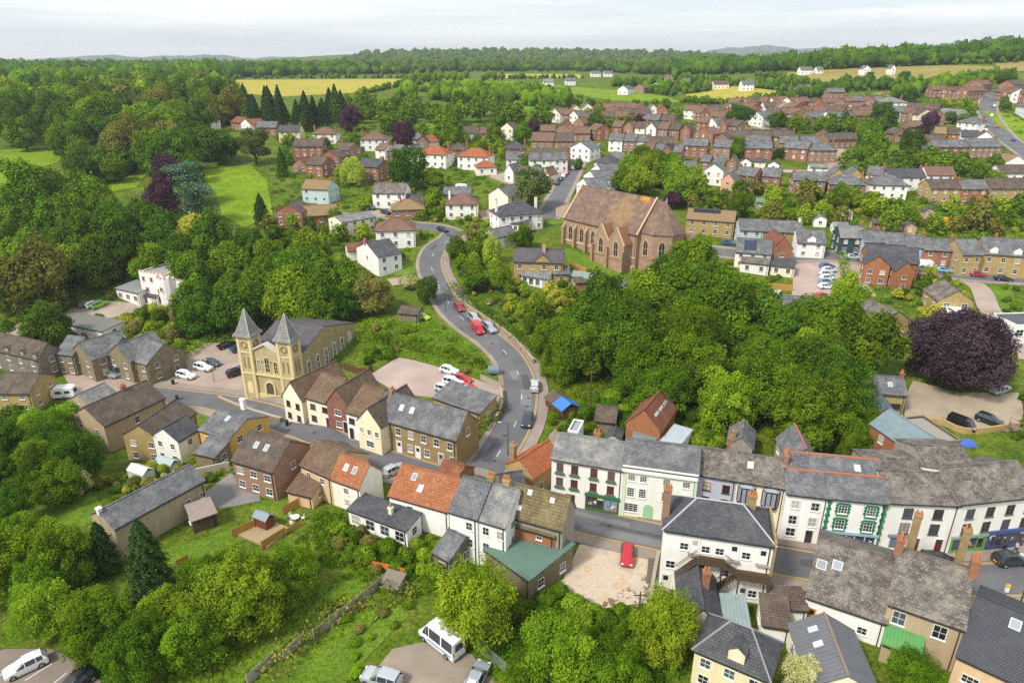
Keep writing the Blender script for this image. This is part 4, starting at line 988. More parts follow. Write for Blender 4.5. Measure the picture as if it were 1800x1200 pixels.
H('lean-to porch of slate in front of the yellow rendered house', (342, 795), (378, 803), 2.6, D=3.5, rise=1.0, roof='mono', wall=STONE_G, rmat=SLATE, cat='porch', name='porch', wf=[])
H('brick house with brown roof and two skylights above the yard', (408, 807), (480, 828), 5.2, C=(553, 783), rise=2.8, wall=BRICK_P, rmat=BROWND, wf=[(3, 3.1, 1.2, 1.1), (3, .7, 1.2, 1.2)], wr=[(1, 3.4, .9, 1.1)], sky=[(.35, .6), (.6, .6)])
H('peach rendered cottage with brown tiled roof beside the brick house', (528, 815), (581, 838), 4.8, D=7.5, rise=2.3, wall=PEACH, rmat=BROWNT, wf=[(None, 2.9, .9, 1.0, (.25, .7)), (1, .7, 1.0, 1.2)])
H('white cottage with terracotta roof and blank gable wall', (582, 838), (632, 856), 4.8, C=(687, 832), rise=2.4, wall=render_wall('efe8d6', .3), rmat=TERRA, wf=[(1, 2.8, .9, 1.0), (1, .7, 1.0, 1.2)], wr=[], sky=[(.35, .55), (.65, .55)])
H('tiled lean-to beside the peach cottage', (505, 862), (548, 872), 2.2, D=4, rise=1.2, roof='mono', wall=PEACH, rmat=BROWNT, cat='outbuilding', name='lean_to', wf=[])
H('white cottage with long terracotta roof behind the ivy', (684, 868), (788, 897), 4.6, D=7.5, rise=2.6, wall=WHITEW, rmat=TERRA, wf=[(None, 2.6, .9, 1.0, (.35,)), (None, .7, 1.0, 1.1, (.15, .5))], sky=[(.28, .7), (.45, .4)], chim=[(.93, .55, .8, .6, 1.0, 1, BRICK)])
H('small terracotta roofed building behind the long tiled cottage', (765, 838), (800, 850), 4.6, D=5, rise=1.5, wall=BRICK_T, rmat=TERRA_D, wf=[])
H('long low white annexe with flat grey roof below the cottage', (612, 894), (715, 932), 2.7, C=(735, 907), rise=.5, roof='mono', wall=WHITEW, rmat=SLATE_D, cat='annexe', name='annexe', wf=[(4, .5, 1.5, 1.6)], chim=[(.62, .5, .5, .5, .9, 1, CREAM)])
H('white back of a slate roofed terrace house beside ivy', (790, 896), (839, 910), 7.4, D=8, rise=2.6, wall=WHITEW, rmat=SLATE, wf=[(None, 5.2, .9, 1.2, (.7,)), (None, 2.6, .9, 1.3, (.7,)), (1, .4, .9, 1.2)], chim=[(.95, .55, .9, .7, .9, 3, STONE)])
H('white terrace house with pale slate roof next to the green shed roof', (839, 910), (889, 925), 7.2, D=8, rise=2.7, wall=WHITEW, rmat=SLATE_L, wf=[(None, 5.0, .9, 1.2, (.3, .8)), (None, 2.5, .9, 1.3, (.3,))], chim=[(.5, .55, .9, .7, .9, 3, STONE_Y)])
H('end terrace with olive tiled roof and blank grey side wall', (893, 902), (989, 928), 7.0, C=(1022, 893), rise=3.0, wall=GREYW, rmat=OLIVET, wf=[], wr=[], sky=[(.3, .82, .6, .7), (.72, .75, .6, .7), (.18, .25, .6, .7)])
H('orange brick rear extension of the end terrace', (905, 922), (975, 942), 5.6, D=2.2, rise=.7, roof='mono', wall=BRICK_O, rmat=OLIVET, cat='annexe', name='annexe', wf=[(None, 4.4, .8, 1.1, (.62,))])
H('big shed with green and grey sheet roof behind the end terrace', (853, 964), (931, 1019), 3.2, C=(977, 946), rise=.7, roof='mono', wall=STONE_G, rmat=ribbed('617d70', .5), cat='shed', name='shed', wf=[])
H('small stone outbuilding with slate roof in the garden', (762, 968), (790, 984), 2.8, D=6, rise=1.6, wall=STONE_GR, rmat=SLATE, cat='outbuilding', name='outbuilding', wf=[(1, .6, 1.0, 1.2)], at='e')
H('stone cottage with orange pantile roof at the road junction', (889, 815), (938, 838), 4.0, D=7, rise=1.9, roof='gy', wall=STONE_Y, rmat=TERRA_B, wf=[(1, 1.0, 1.0, 1.2)], chim=[(.1, .15, .9, .7, 1.2, 1, STONE)])
H('dark slate roofed cottage behind the white terrace', (885, 868), (925, 862), 5.0, D=5, rise=1.6, wall=STONE_G, rmat=SLATE_D, wf=[])
H('long narrow rendered barn with mossy slate roof', (200, 928), (358, 843), 4.6, D=5.5, rise=1.6, wall=render_wall('b5a48a', .9), rmat=SLATE, cat='barn', name='barn', wf=[(None, 2.0, .8, .9, (.78, .95))], wl=[], chim=[(.0, .5, .5, .6, .5, 0, OFFW)])
H('timber shed with rusty tin roof against the long barn', (337, 915), (380, 900), 2.2, D=3, rise=.6, roof='mono', wall=wood('6a5a44'), rmat=ribbed('9a8a80', .3), cat='shed', name='shed', wf=[])
# right foreground
H('dark slate roofed house behind the foreground tree with brick chimney', (1198, 1092), (1268, 1100), 3.2, D=8, roof='gy', rise=2.0, wall=CREAM, rmat=SLATE_D, wf=[], chim=[(.66, .55, .8, .8, 1.5, 2, BRICK)])
H('cream hipped house with dormer at the bottom edge', (1222, 1137), (1352, 1192), 4.8, C=(1372, 1128), rise=2.6, roof='hip', wall=CREAM2, rmat=SLATE_D, wf=[(3, 2.7, 1.1, 1.2), (3, .5, 1.1, 1.2)], dormer=[(.55, 1.6, 5.2)], ridge=plain('8a8a8c'))
H('white building with huge brown stone tiled roof and two skylights', (1418, 1046), (1558, 1093), 3.6, D=13.5, rise=3.4, wall=WHITEW, rmat=STONETILE, wf=[(None, .9, 1.0, 1.0, (.35, .75))], doors=[(.1, 'c8862a')], sky=[(.1, .55, 1.1, 1.2), (.3, .62, 1.1, 1.2)], wl=[(1, 1.4, 1.2, .5)])
H('stone house with brown tiled roof and tall brick end chimneys', (1562, 1058), (1697, 1104), 6.0, D=11, rise=3.2, wall=TANW, rmat=STONETILE, wf=[(None, 3.6, 1.3, 1.7, (.18, .72)), (None, 1.0, 1.2, .8, (.12,))], chim=[(.0, .5, .8, 1.2, 1.6, 3, BRICK), (1.0, .5, .8, 1.4, 1.8, 3, BRICK), (.2, 1.0, .8, .8, 1.8, 2, STONE), (.9, 1.0, .8, .8, 1.6, 2, STONE)])
H('peach walled building with smooth dark slate roof in the corner', (1683, 1150), (1838, 1222), 4.4, D=13, rise=3.2, wall=PEACH, rmat=roof_tiles('53555a', '5c5e63', .3, .22, '6a6c70', .15, .25), wf=[(None, 1.6, 1.5, 1.0, (.22, .47, .7))], sky=[(.5, .78, 1.0, 1.2), (.85, .75, 1.0, 1.2)], nx=3)
H('cream building with grey ribbed roof beside the blossom tree', (1424, 1205), (1545, 1218), 3.2, D=8, roof='gy', rise=1.9, wall=CREAM, rmat=ribbed('6c6e72', .5), wf=[(1, 1.2, 1.2, 1.2)], sky=[(.55, .55, 1.0, .7, -1), (.8, .55, 1.0, .7, -1)], ridge=plain('8a7468'))
H('small white shed with dark tiled roof behind the cream house', (1340, 1096), (1390, 1104), 2.2, D=3.6, rise=.9, roof='mono', wall=WHITEW, rmat=BROWND, cat='shed', name='shed', wf=[])
H('dark tiled lean-to between the white houses', (1366, 1068), (1420, 1070), 2.4, D=2.6, rise=.6, roof='mono', wall=WHITEW, rmat=BROWND, cat='outbuilding', name='lean_to', wf=[])
H('bright green ribbed roof lean-to behind the stone house', (1552, 1128), (1618, 1154), 2.6, D=3.4, rise=.7, roof='mono', wall=TANW, rmat=GREEN2, cat='outbuilding', name='lean_to', wf=[])
H('pale green roofed porch beside the dark slate house', (1274, 1096), (1318, 1100), 2.4, D=3.5, rise=.8, roof='mono', wall=WHITEW, rmat=ribbed('8a9c98', .4), cat='porch', name='porch', wf=[])
# behind the high street
H('derelict brick barn with orange tiled roof and three rooflights', (1101, 741), (1160, 756), 4.2, C=(1182, 715), roof='gy', rise=3.0, wall=BRICK_O, rmat=TERRA_D, cat='barn', name='barn', wf=[], wr=[], sky=[(.25, .5, .5, 1.6), (.5, .5, .5, 1.6), (.75, .5, .5, 1.6)])
H('weathered grey lean-to against the brick barn', (1112, 768), (1152, 775), 2.4, D=4, rise=1.2, roof='mono', wall=wood('7a7064'), rmat=GREYSH, cat='shed', name='lean_to', wf=[])
H('white flat roofed garage behind the terrace', (1160, 776), (1192, 786), 2.6, D=6, rise=.3, roof='mono', wall=OFFW, rmat=ribbed('b4bcc2', .6), cat='garage', name='garage', wf=[(1, 1.2, 1.6, .5)])
H('crumbling brown roofed shed among the brambles', (1046, 738), (1082, 742), 2.2, D=6, rise=1.4, wall=STONE_G, rmat=BROWND, cat='shed', name='shed', wf=[])
H('small pale green garden shed with dark roof', (1065, 768), (1089, 772), 2.2, D=3, rise=.6, roof='gy', wall=plain('b4c4ae'), rmat=SLATE_D, cat='shed', name='shed', wf=[])
H('white boxy rear extension behind the mottled slate roof', (998, 757), (1016, 760), 4.4, D=4, rise=.1, roof='flat', wall=OFFW, rmat=LEAD, cat='outbuilding', name='annexe', wf=[])
H('small slate hut with white bargeboard under the big trees', (1279, 780), (1323, 788), 3.6, D=6, roof='gy', rise=1.6, wall=GREYW, rmat=SLATE, cat='outbuilding', name='outbuilding', wf=[], chim=[(.2, .1, .6, .5, .7, 1, STONE)])
H('slate roofed rear wing with red ridge beside the chimney stack', (1385, 812), (1440, 816), 7.4, D=7, roof='gy', rise=2.4, wall=GREYW, rmat=SLATE, wf=[], ridge=plain('a86050'))
H('orange brick house with pale teal metal roof', (1622, 805), (1682, 796), 4.8, D=11, roof='gy', rise=2.2, wall=BRICK_O, rmat=ZINC, wf=[(1, 1, 1.2, 1.2)], wl=[(2, 2.6, 1.0, 1.4)])
H('flat roofed stone garage beside the teal roofed house', (1652, 778), (1690, 774), 3.0, D=8.5, rise=.1, roof='flat', wall=STONE_GR, rmat=plain('9a9284'), cat='garage', name='garage', wf=[])
H('half timbered white gable wing of the stone cottage', (1492, 690), (1528, 690), 4.2, D=7, roof='gy', rise=1.8, wall=WHITEW, rmat=BROWND, wf=[(1, 2.5, 1.6, 1.1)], fr=flat('3a3230'))
H('long stone cottage with slate roof near the copper beech', (1528, 689), (1594, 694), 4.0, D=6.5, rise=2.0, wall=STONE_Y, rmat=SLATE, wf=[(2, 1.0, 2.0, 1.1)], fr=flat('5a5450'), nx=4, sky=[(.6, .5)], chim=[(.95, .5, .6, .8, .9, 2, BRICK)])
H('small brick gabled garage with blue slate roof by the drive', (1534, 731), (1580, 735), 2.8, D=8, roof='gy', rise=1.9, wall=BRICK_O, rmat=roof_tiles('66737e', '74818c', .3, .24, '8a949a', .3, .3), cat='garage', name='garage', wf=[])
H('modern house with tall glazed gable beside the wood', (1541, 577), (1606, 566), 3.8, D=10, roof='gy', rise=3.4, wall=STONE_Y, rmat=STONETILE, wf=[(None, .6, 2.2, 3.0, (.28,)), (None, 1.0, 1.2, 1.1, (.72,))])
H('stone gabled house with conservatory above the copper beech', (1650, 528), (1713, 531), 4.2, D=9, roof='gy', rise=2.6, wall=STONE_Y, rmat=STONETILE, wf=[(2, 2.6, 1.4, 1.1)])
H('white framed lean-to conservatory under the stone gable', (1652, 548), (1695, 550), 2.4, D=2.5, rise=.6, roof='mono', wall=WHITE, rmat=glass_dark('b0b8bc'), cat='conservatory', name='conservatory', wf=[(5, .5, 1.2, 1.6)])
H('white modern flat roofed building at the right edge', (1788, 572), (1850, 570), 4.4, D=7.5, rise=.1, roof='flat', wall=WHITEW, rmat=plain('55585c'), wf=[(4, 1.8, 1.8, 1.6)])
for nm, A, B, rf, D_, rs in (('slate roofed range behind the two orange brick gables', (1523, 456), (1616, 463), 'gx', 9, 3.0), ('orange brick gable facing the road, on the left of the pair', (1520, 464), (1565, 468), 'gy', 6, 2.4), ('orange brick gable facing the road, on the right of the pair', (1577, 475), (1608, 475), 'gy', 6, 2.2)):
    H(nm, A, B, 5.4, D=D_, roof=rf, rise=rs, wall=BRICK_O, rmat=SLATE_D, wf=[(2 if rs != 2.2 else 1, 3.0, 1.2, 1.1), (2 if rs != 2.2 else 1, .6, 1.2, 1.2)] if rf == 'gy' else [])
H('white house with solar panel on slate roof by the car park', (1293, 442), (1356, 447), 4.6, D=9, rise=2.8, wall=OFFW, rmat=SLATE, sky=[(.4, .5, 3.2, 3.6)])
H('grey tiled rear extension of the white solar house', (1302, 460), (1352, 465), 3.0, D=4, rise=1.2, roof='mono', wall=OFFW, rmat=STONETILE, cat='annexe', name='annexe')
H('brick gabled house with terracotta roof between white houses', (1358, 437), (1394, 437), 5.6, D=9, roof='gy', rise=3.2, wall=BRICK, rmat=TERRA_D, wf=[(1, 3.2, 1.2, 1.2)])
H('dark roofed extension in front of the brick gable', (1355, 466), (1397, 470), 2.8, D=4, rise=1.0, roof='mono', wall=CREAM, rmat=SLATE_D, cat='annexe', name='annexe')
H('white bungalow with dormer above the car park entrance', (1402, 426), (1452, 428), 4.4, D=9, rise=2.8, wall=WHITEW, rmat=SLATE, dormer=[(.5, 2.2, 4.6)])
H('dark green painted house facing the road', (1478, 417), (1519, 418), 5.2, D=7, rise=2.6, wall=DGREEN, rmat=SLATE_L, chim=[(1, .5, .6, .9, .9, 2, BRICK)])
for i, (A, B, wl_, lb) in enumerate((((1519, 425), (1558, 426), BLUEG, 'pale grey terraced cottage next to the dark green house'), ((1558, 428), (1593, 430), CREAM, 'cream terraced cottage between grey cottages on the road'), ((1593, 433), (1625, 435), BLUEG, 'pale grey cottage beside the tall brick terrace'), ((1625, 438), (1676, 441), BRICK, 'red brick terrace with white bay windows on the road'))):
    H(lb, A, B, 5.0, D=7, rise=2.4, wall=wl_, rmat=SLATE, chim=[(1, .5, .6, .9, .9, 2, BRICK)])
H('tall stone terrace house at the end of the far road', (1692, 447), (1729, 447), 6.0, D=9, rise=3.0, wall=STONE_Y, rmat=SLATE)
H('large stone terrace with white dormers at the right edge', (1729, 445), (1830, 452), 6.0, D=9, rise=3.4, wall=STONE_Y, rmat=SLATE, dormer=[(.18, 1.8, 6.3, WHITEW), (.6, 1.8, 6.3, WHITEW)], chim=[(.25, .5, .6, .9, .9, 2, BRICK)])
H('long low slate roofed building at the edge of the wood', (1342, 543), (1440, 545), 3.0, D=7, rise=2.2, wall=OFFW, rmat=SLATE, cat='outbuilding', name='outbuilding', wf=[], sky=[(.35, .3, .6, .6), (.8, .3, .6, .6)])
# centre: villa and cottages near the church
H('yellow stone villa with purple slate roof below the church', (903, 459), (989, 462), 5.6, D=8, rise=2.6, wall=STONE_Y, rmat=PURPLE, chim=[(.6, .35, .8, .8, 1.3, 3, YST)])
H('front gable of the yellow stone villa', (933, 463), (974, 464), 5.2, D=4, roof='gy', rise=2.4, wall=STONE_Y, rmat=PURPLE, wf=[(None, .8, 1.2, 1.4, (.5,))])
H('grey roofed veranda in front of the yellow stone villa', (917, 484), (962, 490), 2.6, D=3.0, rise=.9, roof='mono', wall=WHITEW, rmat=SLATE_L, cat='veranda', name='veranda', wf=[(4, .5, 1.2, 1.6)])
H('low slate wing at the side of the yellow stone villa', (973, 481), (1001, 481), 3.0, D=5, rise=1.4, wall=STONE_Y, rmat=SLATE, cat='annexe', name='annexe')
H('small stone cottage with blue slate roof under the church', (1036, 508), (1098, 513), 3.2, D=6, rise=1.6, wall=STONE_G, rmat=roof_tiles('6a7480', '78828c', .3, .22, '8a9298', .25, .3), wf=[(2, .9, 1.2, 1.2)])
H('green roofed garden shed by the villa', (1000, 484), (1037, 490), 2.4, D=3, rise=.5, roof='mono', wall=plain('8aa496'), rmat=ribbed('8a9c92', .4), cat='shed', name='shed', wf=[])
H('brick outhouse between the villa and the slate cottage', (1012, 497), (1050, 495), 2.4, D=3, rise=.5, roof='mono', wall=BRICK, rmat=BROWND, cat='shed', name='outhouse', wf=[(1, .5, .8, 1)])
H('white house with dark hipped roof left of the church', (877, 380), (955, 374), 5.4, D=9, rise=2.6, roof='hip', wall=WHITEW, rmat=SLATE_D, chim=[(.05, .5, .7, .7, 1.4, 2, WHITEW), (.95, .5, .7, .7, 1.4, 2, WHITEW)])
H('dark roofed front extension of the white hipped house', (882, 392), (930, 394), 3.0, D=4, rise=1.2, roof='mono', wall=WHITEW, rmat=SLATE_D, cat='annexe', name='annexe')
H('white gabled cottage below the hipped white house', (870, 418), (908, 410), 3.4, D=6, rise=1.8, wall=WHITEW, rmat=SLATE)
H('bungalow with pink tiled roof beside the church', (977, 365), (1016, 372), 3.2, D=11, roof='gy', rise=2.0, wall=render_wall('b4a490', .4), rmat=roof_tiles('b88a74', 'c49a82', .33, .3, 'a08a70', .3, .3), wf=[])
H('white gabled house with dark slate roof and pink chimney by the bend', (629, 465), (667, 484), 5.0, D=7, roof='gy', rise=2.7, at='g', wall=WHITEW, rmat=SLATE_D, wf=[(1, 3, .9, 1.1)], chim=[(.45, .0, .8, .5, .9, 1, plain('c06a8a'))])
H('big white house with red brown hipped roof above the bend', (660, 406), (729, 404), 5.4, D=9, rise=2.6, roof='hip', wall=WHITEW, rmat=REDBR)
H('low terracotta roofed garage beside the pink chimney house', (611, 441), (657, 437), 2.8, D=5, rise=1.6, wall=WHITEW, rmat=TERRA_D, cat='garage', name='garage', wf=[])
H('cream flat grey roofed house beside the upper lane', (600, 391), (660, 381), 4.6, D=8, rise=1.2, wall=CREAM, rmat=SLATE_L)
H('orange brick bungalow with tan roof on the upper lane', (688, 369), (746, 367), 3.0, D=9, rise=2.4, roof='hip', wall=BRICK_P, rmat=TANT, chim=[(.3, .5, .6, .6, .8, 1, BRICK)])
H('white house with brown hipped roof and bay on the slope', (783, 359), (839, 359), 5.0, D=8, rise=2.6, roof='hip', wall=OFFW, rmat=REDBR, chim=[(.1, .5, .6, .6, .9, 1, WHITEW)])
H('tall white gabled house with blank side beside the dark pine', (859, 341), (893, 346), 5.4, D=10, roof='gy', rise=2.6, wall=CREAM, rmat=SLATE, wf=[])
H('long grey roofed bungalow with white caravan beside it', (778, 341), (826, 342), 3.0, D=7, rise=1.8, wall=GREYW, rmat=SLATE)
H('white gabled house with grey brown roof on the upper lane', (654, 339), (711, 340), 5.2, D=9, rise=2.6, wall=WHITEW, rmat=STONETILE, chim=[(.5, .5, .6, .6, .8, 1, BRICK)])
H('low dark roofed extension beside the white gabled house', (690, 352), (738, 353), 2.8, D=6, rise=1.6, wall=OFFW, rmat=SLATE_D, cat='annexe', name='annexe')
# castle-like white house in the left wood
ca = H('white castle like house with battlements among the trees', (243, 478), (285, 484), 8.4, D=9, rise=.1, roof='flat', wall=render_wall('eee6e2', .45), rmat=plain('9a9590'), cat='house', wf=[(3, 6.2, .8, 1.1), (2, 3.2, 1.0, 1.2), (2, .8, 1.6, 1.6)], fr=flat('c8a8a0'), surround=flat('d8b4ac'))
b = MB(); CASW = render_wall('eee6e2', .45)
b.tube([(ca.h2 + .8, .8, -2), (ca.h2 + .8, .8, 7.9)], 2.6, 14); b.build('turret', CASW, ca.root)
b = MB(); b.box(ca.h2 + 1.5, ca.h2 + 6.2, .6, 7, -2, 7.2); b.build('side_block', CASW, ca.root)
b = MB()
for k in range(7): x = -ca.h2 + ca.Lx * (k + .5) / 7; b.box(x - .35, x + .35, -.04, .3, 8.42, 8.95)
for k in range(5): x = ca.h2 + 2 + k * .95; b.box(x - .28, x + .28, .58, .9, 7.2, 7.75)
for k in range(12): a = 2 * math.pi * k / 12; b.obox((ca.h2 + .8 + 2.4 * math.cos(a), .8 + 2.4 * math.sin(a)), (-math.sin(a), math.cos(a)), .3, .18, 7.9, 8.5)
b.build('battlement', plain('d8b8ae'), ca.root)
o = place('window', win_meshes(.9, 1.2, 2, 2, WHITE, GLASS)[0], ca.root, (ca.h2 + .8, -1.82, 4.6)); place('pane', win_meshes(.9, 1.2, 2, 2, WHITE, GLASS)[1], o, (0, 0, 0))
for z in (1.2, 4.6): o = place('window', win_meshes(.8, 1.0, 2, 2, WHITE, GLASS)[0], ca.root, (ca.h2 + 4.4, .6, z)); place('pane', win_meshes(.8, 1.0, 2, 2, WHITE, GLASS)[1], o, (0, 0, 0))
H('low white wing of the castle like house', (203, 506), (243, 515), 3.2, D=6, rise=.5, roof='mono', wall=CASW, rmat=plain('8a8c8a'), cat='annexe', name='annexe', wf=[(3, .8, 1.4, 1.3)])
H('small dark porch roof on the castle like house', (248, 518), (275, 522), 2.6, D=2, rise=.6, roof='mono', wall=CASW, rmat=SLATE_D, cat='porch', name='porch', wf=[(2, .4, 1.3, 1.8)])
ga = H('row of white garages with flat grey roof under the trees', (82, 563), (180, 582), 2.6, D=6, rise=.35, roof='mono', wall=OFFW, rmat=plain('75766f'), cat='garage', name='garage', wf=[])
for k in range(8): b = MB(); x = -ga.h2 + ga.Lx * (k + .5) / 8; b.box(x - ga.Lx / 16 + .12, x + ga.Lx / 16 - .12, -.06, -.002, 0, 2.15); b.build('garage_door', flat('eeeeea'), ga.root)
H('grey roofed stone cottage glimpsed behind the castle like house', (322, 474), (345, 478), 4.4, D=7, rise=2.0, wall=CREAM2, rmat=SLATE, chim=[(.3, .5, .7, .7, 1, 2, BRICK)])
# left stone terraces
H('stone terrace with long brown roof at the left edge', (-40, 606), (66, 631), 5.0, C=(101, 612), rise=2.6, wall=STONE_GR, rmat=BROWND, wf=[(5, 3.0, 1.0, 1.1), (5, .6, 1.0, 1.2)], dormer=[(.5, 1.2, 4.6), (.75, 1.2, 4.6), (.95, 1.2, 4.6)])
for A, B, he, rf, D_, rs, lb in (((98, 620), (128, 624), 5.0, 'gx', 8, 2.6, 'stone house with grey roof at the far end of the gabled row'), ((126, 616), (160, 632), 5.2, 'gy', 9, 2.8, 'stone gabled house second in the row by the car park'), ((160, 618), (192, 624), 5.0, 'gx', 8, 2.6, 'stone house with half dormers in the middle of the gabled row'), ((188, 622), (228, 634), 5.2, 'gy', 9, 2.8, 'stone gabled house next to the end of the gabled row'), ((226, 630), (258, 640), 5.0, 'gx', 9, 3.0, 'stone end house with tall side gable facing the car park')):
    H(lb, A, B, he, D=D_, roof=rf, rise=rs, wall=STONE_G, rmat=SLATE, group='stone houses by the chapel car park', wf=[(2, 3.0, 1.0, 1.2), (2, .6, 1.0, 1.2)])
H('brown roofed house partly hidden below the stone terrace', (-10, 690), (52, 690), 4.6, D=8, rise=2.4, wall=STONE_Y, rmat=BROWND)
H('grey slate roof behind the tan rendered house', (158, 712), (205, 690), 4.6, D=6, rise=1.6, wall=TANW, rmat=SLATE_L, wf=[], cat='outbuilding', name='outbuilding')

H('stone house with a strip of solar panels on its roof behind the church', (1207, 384), (1291, 390), 5.0, D=8, rise=2.4, wall=STONE_Y, rmat=TANT, sky=[(.4, .8, 8.0, 1.6)])
H('pale blue house with grey slate roof behind the white solar house', (1301, 404), (1342, 405), 5.0, D=8, rise=2.4, wall=LBLUE, rmat=SLATE)
H('stone house with slate roof behind the brick gable', (1342, 406), (1411, 409), 5.0, D=8, rise=2.4, wall=STONE, rmat=SLATE, chim=[(.95, .5, .6, .9, .9, 2, CREAM)])
for i, (x, y, w_, wl_, rm, lb) in enumerate(((1432, 385, 22, WHITEW, SLATE_L, 'small white summerhouse in the right gardens'), (1466, 398, 26, OFFW, SLATE_L, 'white garden workshop with pale roof'), (1480, 372, 20, WHITEW, SLATE_D, 'white framed garden room in the right gardens'), (1535, 392, 26, BRICK_T, BROWND, 'low brick garden store beside the right gardens'), (1590, 398, 22, TANW, BROWND, 'tan garden shed left of the yellow container'), (1330, 355, 30, plain('8a9a80'), ribbed('6f8a70', .4), 'green roofed shed behind the garden trees'), (1625, 372, 20, TANW, SLATE_D, 'dark curved roof shelter beside the yellow container'))):
    H(lb, (x, y), (x + w_, y + 1), 2.5, D=4, rise=1.0, roof='gx' if i % 2 else 'gy', wall=wl_, rmat=rm, cat='shed', name='shed', far=True)

H('low stone shed beside the yellow green car on the bank', (700, 549), (734, 552), 2.4, D=4, rise=1.0, wall=STONE_G, rmat=BROWND, cat='shed', name='shed', wf=[])
attach('yellow stone villa with purple slate roof below the church', 'front gable of the yellow stone villa', 'grey roofed veranda in front of the yellow stone villa', 'low slate wing at the side of the yellow stone villa')
attach('white castle like house with battlements among the trees', 'low white wing of the castle like house', 'small dark porch roof on the castle like house')
attach('white house with dark hipped roof left of the church', 'dark roofed front extension of the white hipped house')
attach('white house with solar panel on slate roof by the car park', 'grey tiled rear extension of the white solar house')
attach('brick gabled house with terracotta roof between white houses', 'dark roofed extension in front of the brick gable')
attach('end terrace with olive tiled roof and blank grey side wall', 'orange brick rear extension of the end terrace')
attach('long stone cottage with slate roof near the copper beech', 'half timbered white gable wing of the stone cottage')
attach('slate roofed range behind the two orange brick gables', 'orange brick gable facing the road, on the left of the pair', 'orange brick gable facing the road, on the right of the pair'); HB['slate roofed range behind the two orange brick gables'].root['label'] = 'orange brick block with two front gables and slate roof'
attach('stone gabled house with conservatory above the copper beech', 'white framed lean-to conservatory under the stone gable')
attach('yellow rendered house with patched slate roof facing the yards', 'lean-to porch of slate in front of the yellow rendered house')
attach('peach rendered cottage with brown tiled roof beside the brick house', 'tiled lean-to beside the peach cottage')
attach('white gabled house with grey brown roof on the upper lane', 'low dark roofed extension beside the white gabled house')
attach('stone house with brown tiled roof and tall brick end chimneys', 'bright green ribbed roof lean-to behind the stone house')
attach('dark slate roofed house behind the foreground tree with brick chimney', 'pale green roofed porch beside the dark slate house')
attach('derelict brick barn with orange tiled roof and three rooflights', 'weathered grey lean-to against the brick barn')
# ------------------------------------------------------------------ houses further off, in rows
ORD = ['first', 'second', 'third', 'fourth', 'fifth', 'sixth', 'seventh', 'eighth', 'ninth', 'tenth', 'eleventh', 'twelfth', 'thirteenth', 'fourteenth', 'fifteenth', 'sixteenth', 'seventeenth', 'eighteenth', 'nineteenth', 'twentieth', 'twenty first', 'twenty second', 'twenty third', 'twenty fourth', 'twenty fifth', 'twenty sixth', 'twenty seventh', 'twenty eighth']
WN = {'K': (BRICK_P, 'pinkish brick'), 'B': (BRICK, 'red brick'), 'R': (BRICK_R, 'dark red brick'), 'O': (BRICK_O, 'orange brick'), 'W': (WHITEW, 'white'), 'C': (CREAM, 'cream'), 'Y': (CREAM2, 'pale yellow'), 'S': (STONE_Y, 'stone'), 'T': (BRICK_T, 'tan brick'), 'P': (PINK, 'pink'), 'L': (LBLUE, 'pale blue')}
RN = {'s': (SLATE, 'slate'), 'd': (SLATE_D, 'dark slate'), 'l': (SLATE_L, 'pale slate'), 'b': (BROWND, 'brown'), 'r': (REDBR, 'russet'), 't': (TERRA_B, 'terracotta'), 'n': (TANT, 'tan'), 'o': (TERRA_D, 'rust')}
def row(where, group, items):
    """items: (x1, y1, x2, y2, 'wall roof kind', [he, D, rise])"""
    items = sorted(items, key=lambda t: t[0] + t[2])
    for i, it in enumerate(items):
        x1, y1, x2, y2, code = it[:5]; he = it[5] if len(it) > 5 else 5.0; D_ = it[6] if len(it) > 6 else 8.0; rs = it[7] if len(it) > 7 else D_ * .3
        if code[0] == 'B' and i % 3 == 1: code = 'K' + code[1:]
        if code[1] == 'r' and i % 4 == 2: code = code[0] + 'b' + code[2:]
        w_, wn = WN[code[0]]; r_, rn = RN[code[1]]; kd = {'g': 'gx', 'f': 'gy', 'h': 'hip'}[code[2]]
        if kd == 'gy' and len(it) <= 7: rs = 2.4
        lb = 'house %s from left %s, %s, %s roof' % (ORD[i], where, wn, rn)
        house((x1, y1), (x2, y2), he, D=D_, rise=rs, roof=kd, wall=w_, rmat=r_, label=lb, group=group, far=True, over=.3,
              chim=[((.04, .5, .6, .9, .8, 1, BRICK) if i % 2 else (.96, .5, .6, .9, .8, 2, BRICK))] if code[2] != 'f' and he > 4 and len(code) < 4 else ())
row('in the lower brick terrace row', 'lower brick terrace row', [(1423, 264, 1472, 264, 'Bsh'), (1376, 259, 1420, 262, 'Bsg'), (1309, 260, 1358, 261, 'Bsg'), (1253, 257, 1284, 259, 'Bsg'), (1200, 255, 1243, 257, 'Bsg')])
row('in the row above the brick terraces', 'slate row above the brick terraces', [(1412, 252, 1443, 252, 'Tsg'), (1370, 251, 1402, 252, 'Ssg'), (1315, 250, 1355, 250, 'Ssg')])
row('in the brown row behind brick terraces', 'brown roofed row behind the brick terraces', [(1278, 240, 1318, 241, 'Tbg'), (1318, 241, 1356, 242, 'Tbg'), (1358, 240, 1397, 241, 'Tbg'), (1457, 246, 1507, 244, 'Tbg', 4.0), (1433, 238, 1459, 239, 'Tbf'), (1220, 233, 1254, 236, 'Brf'), (1256, 244, 1281, 245, 'Tbf')])
row('in the row above the gardens', 'brick and white row above the gardens', [(1460, 323, 1522, 325, 'Bsh', 5.4, 9), (1395, 316, 1452, 318, 'Bsg', 5.4), (1340, 309, 1372, 311, 'Bsg', 5.4), (1530, 324, 1597, 326, 'Wsh', 5.2, 9), (1637, 331, 1690, 331, 'Sbg', 5.2), (1692, 332, 1738, 332, 'Osg', 5.2), (1742, 331, 1815, 331, 'Sbg', 5.2, 9)])
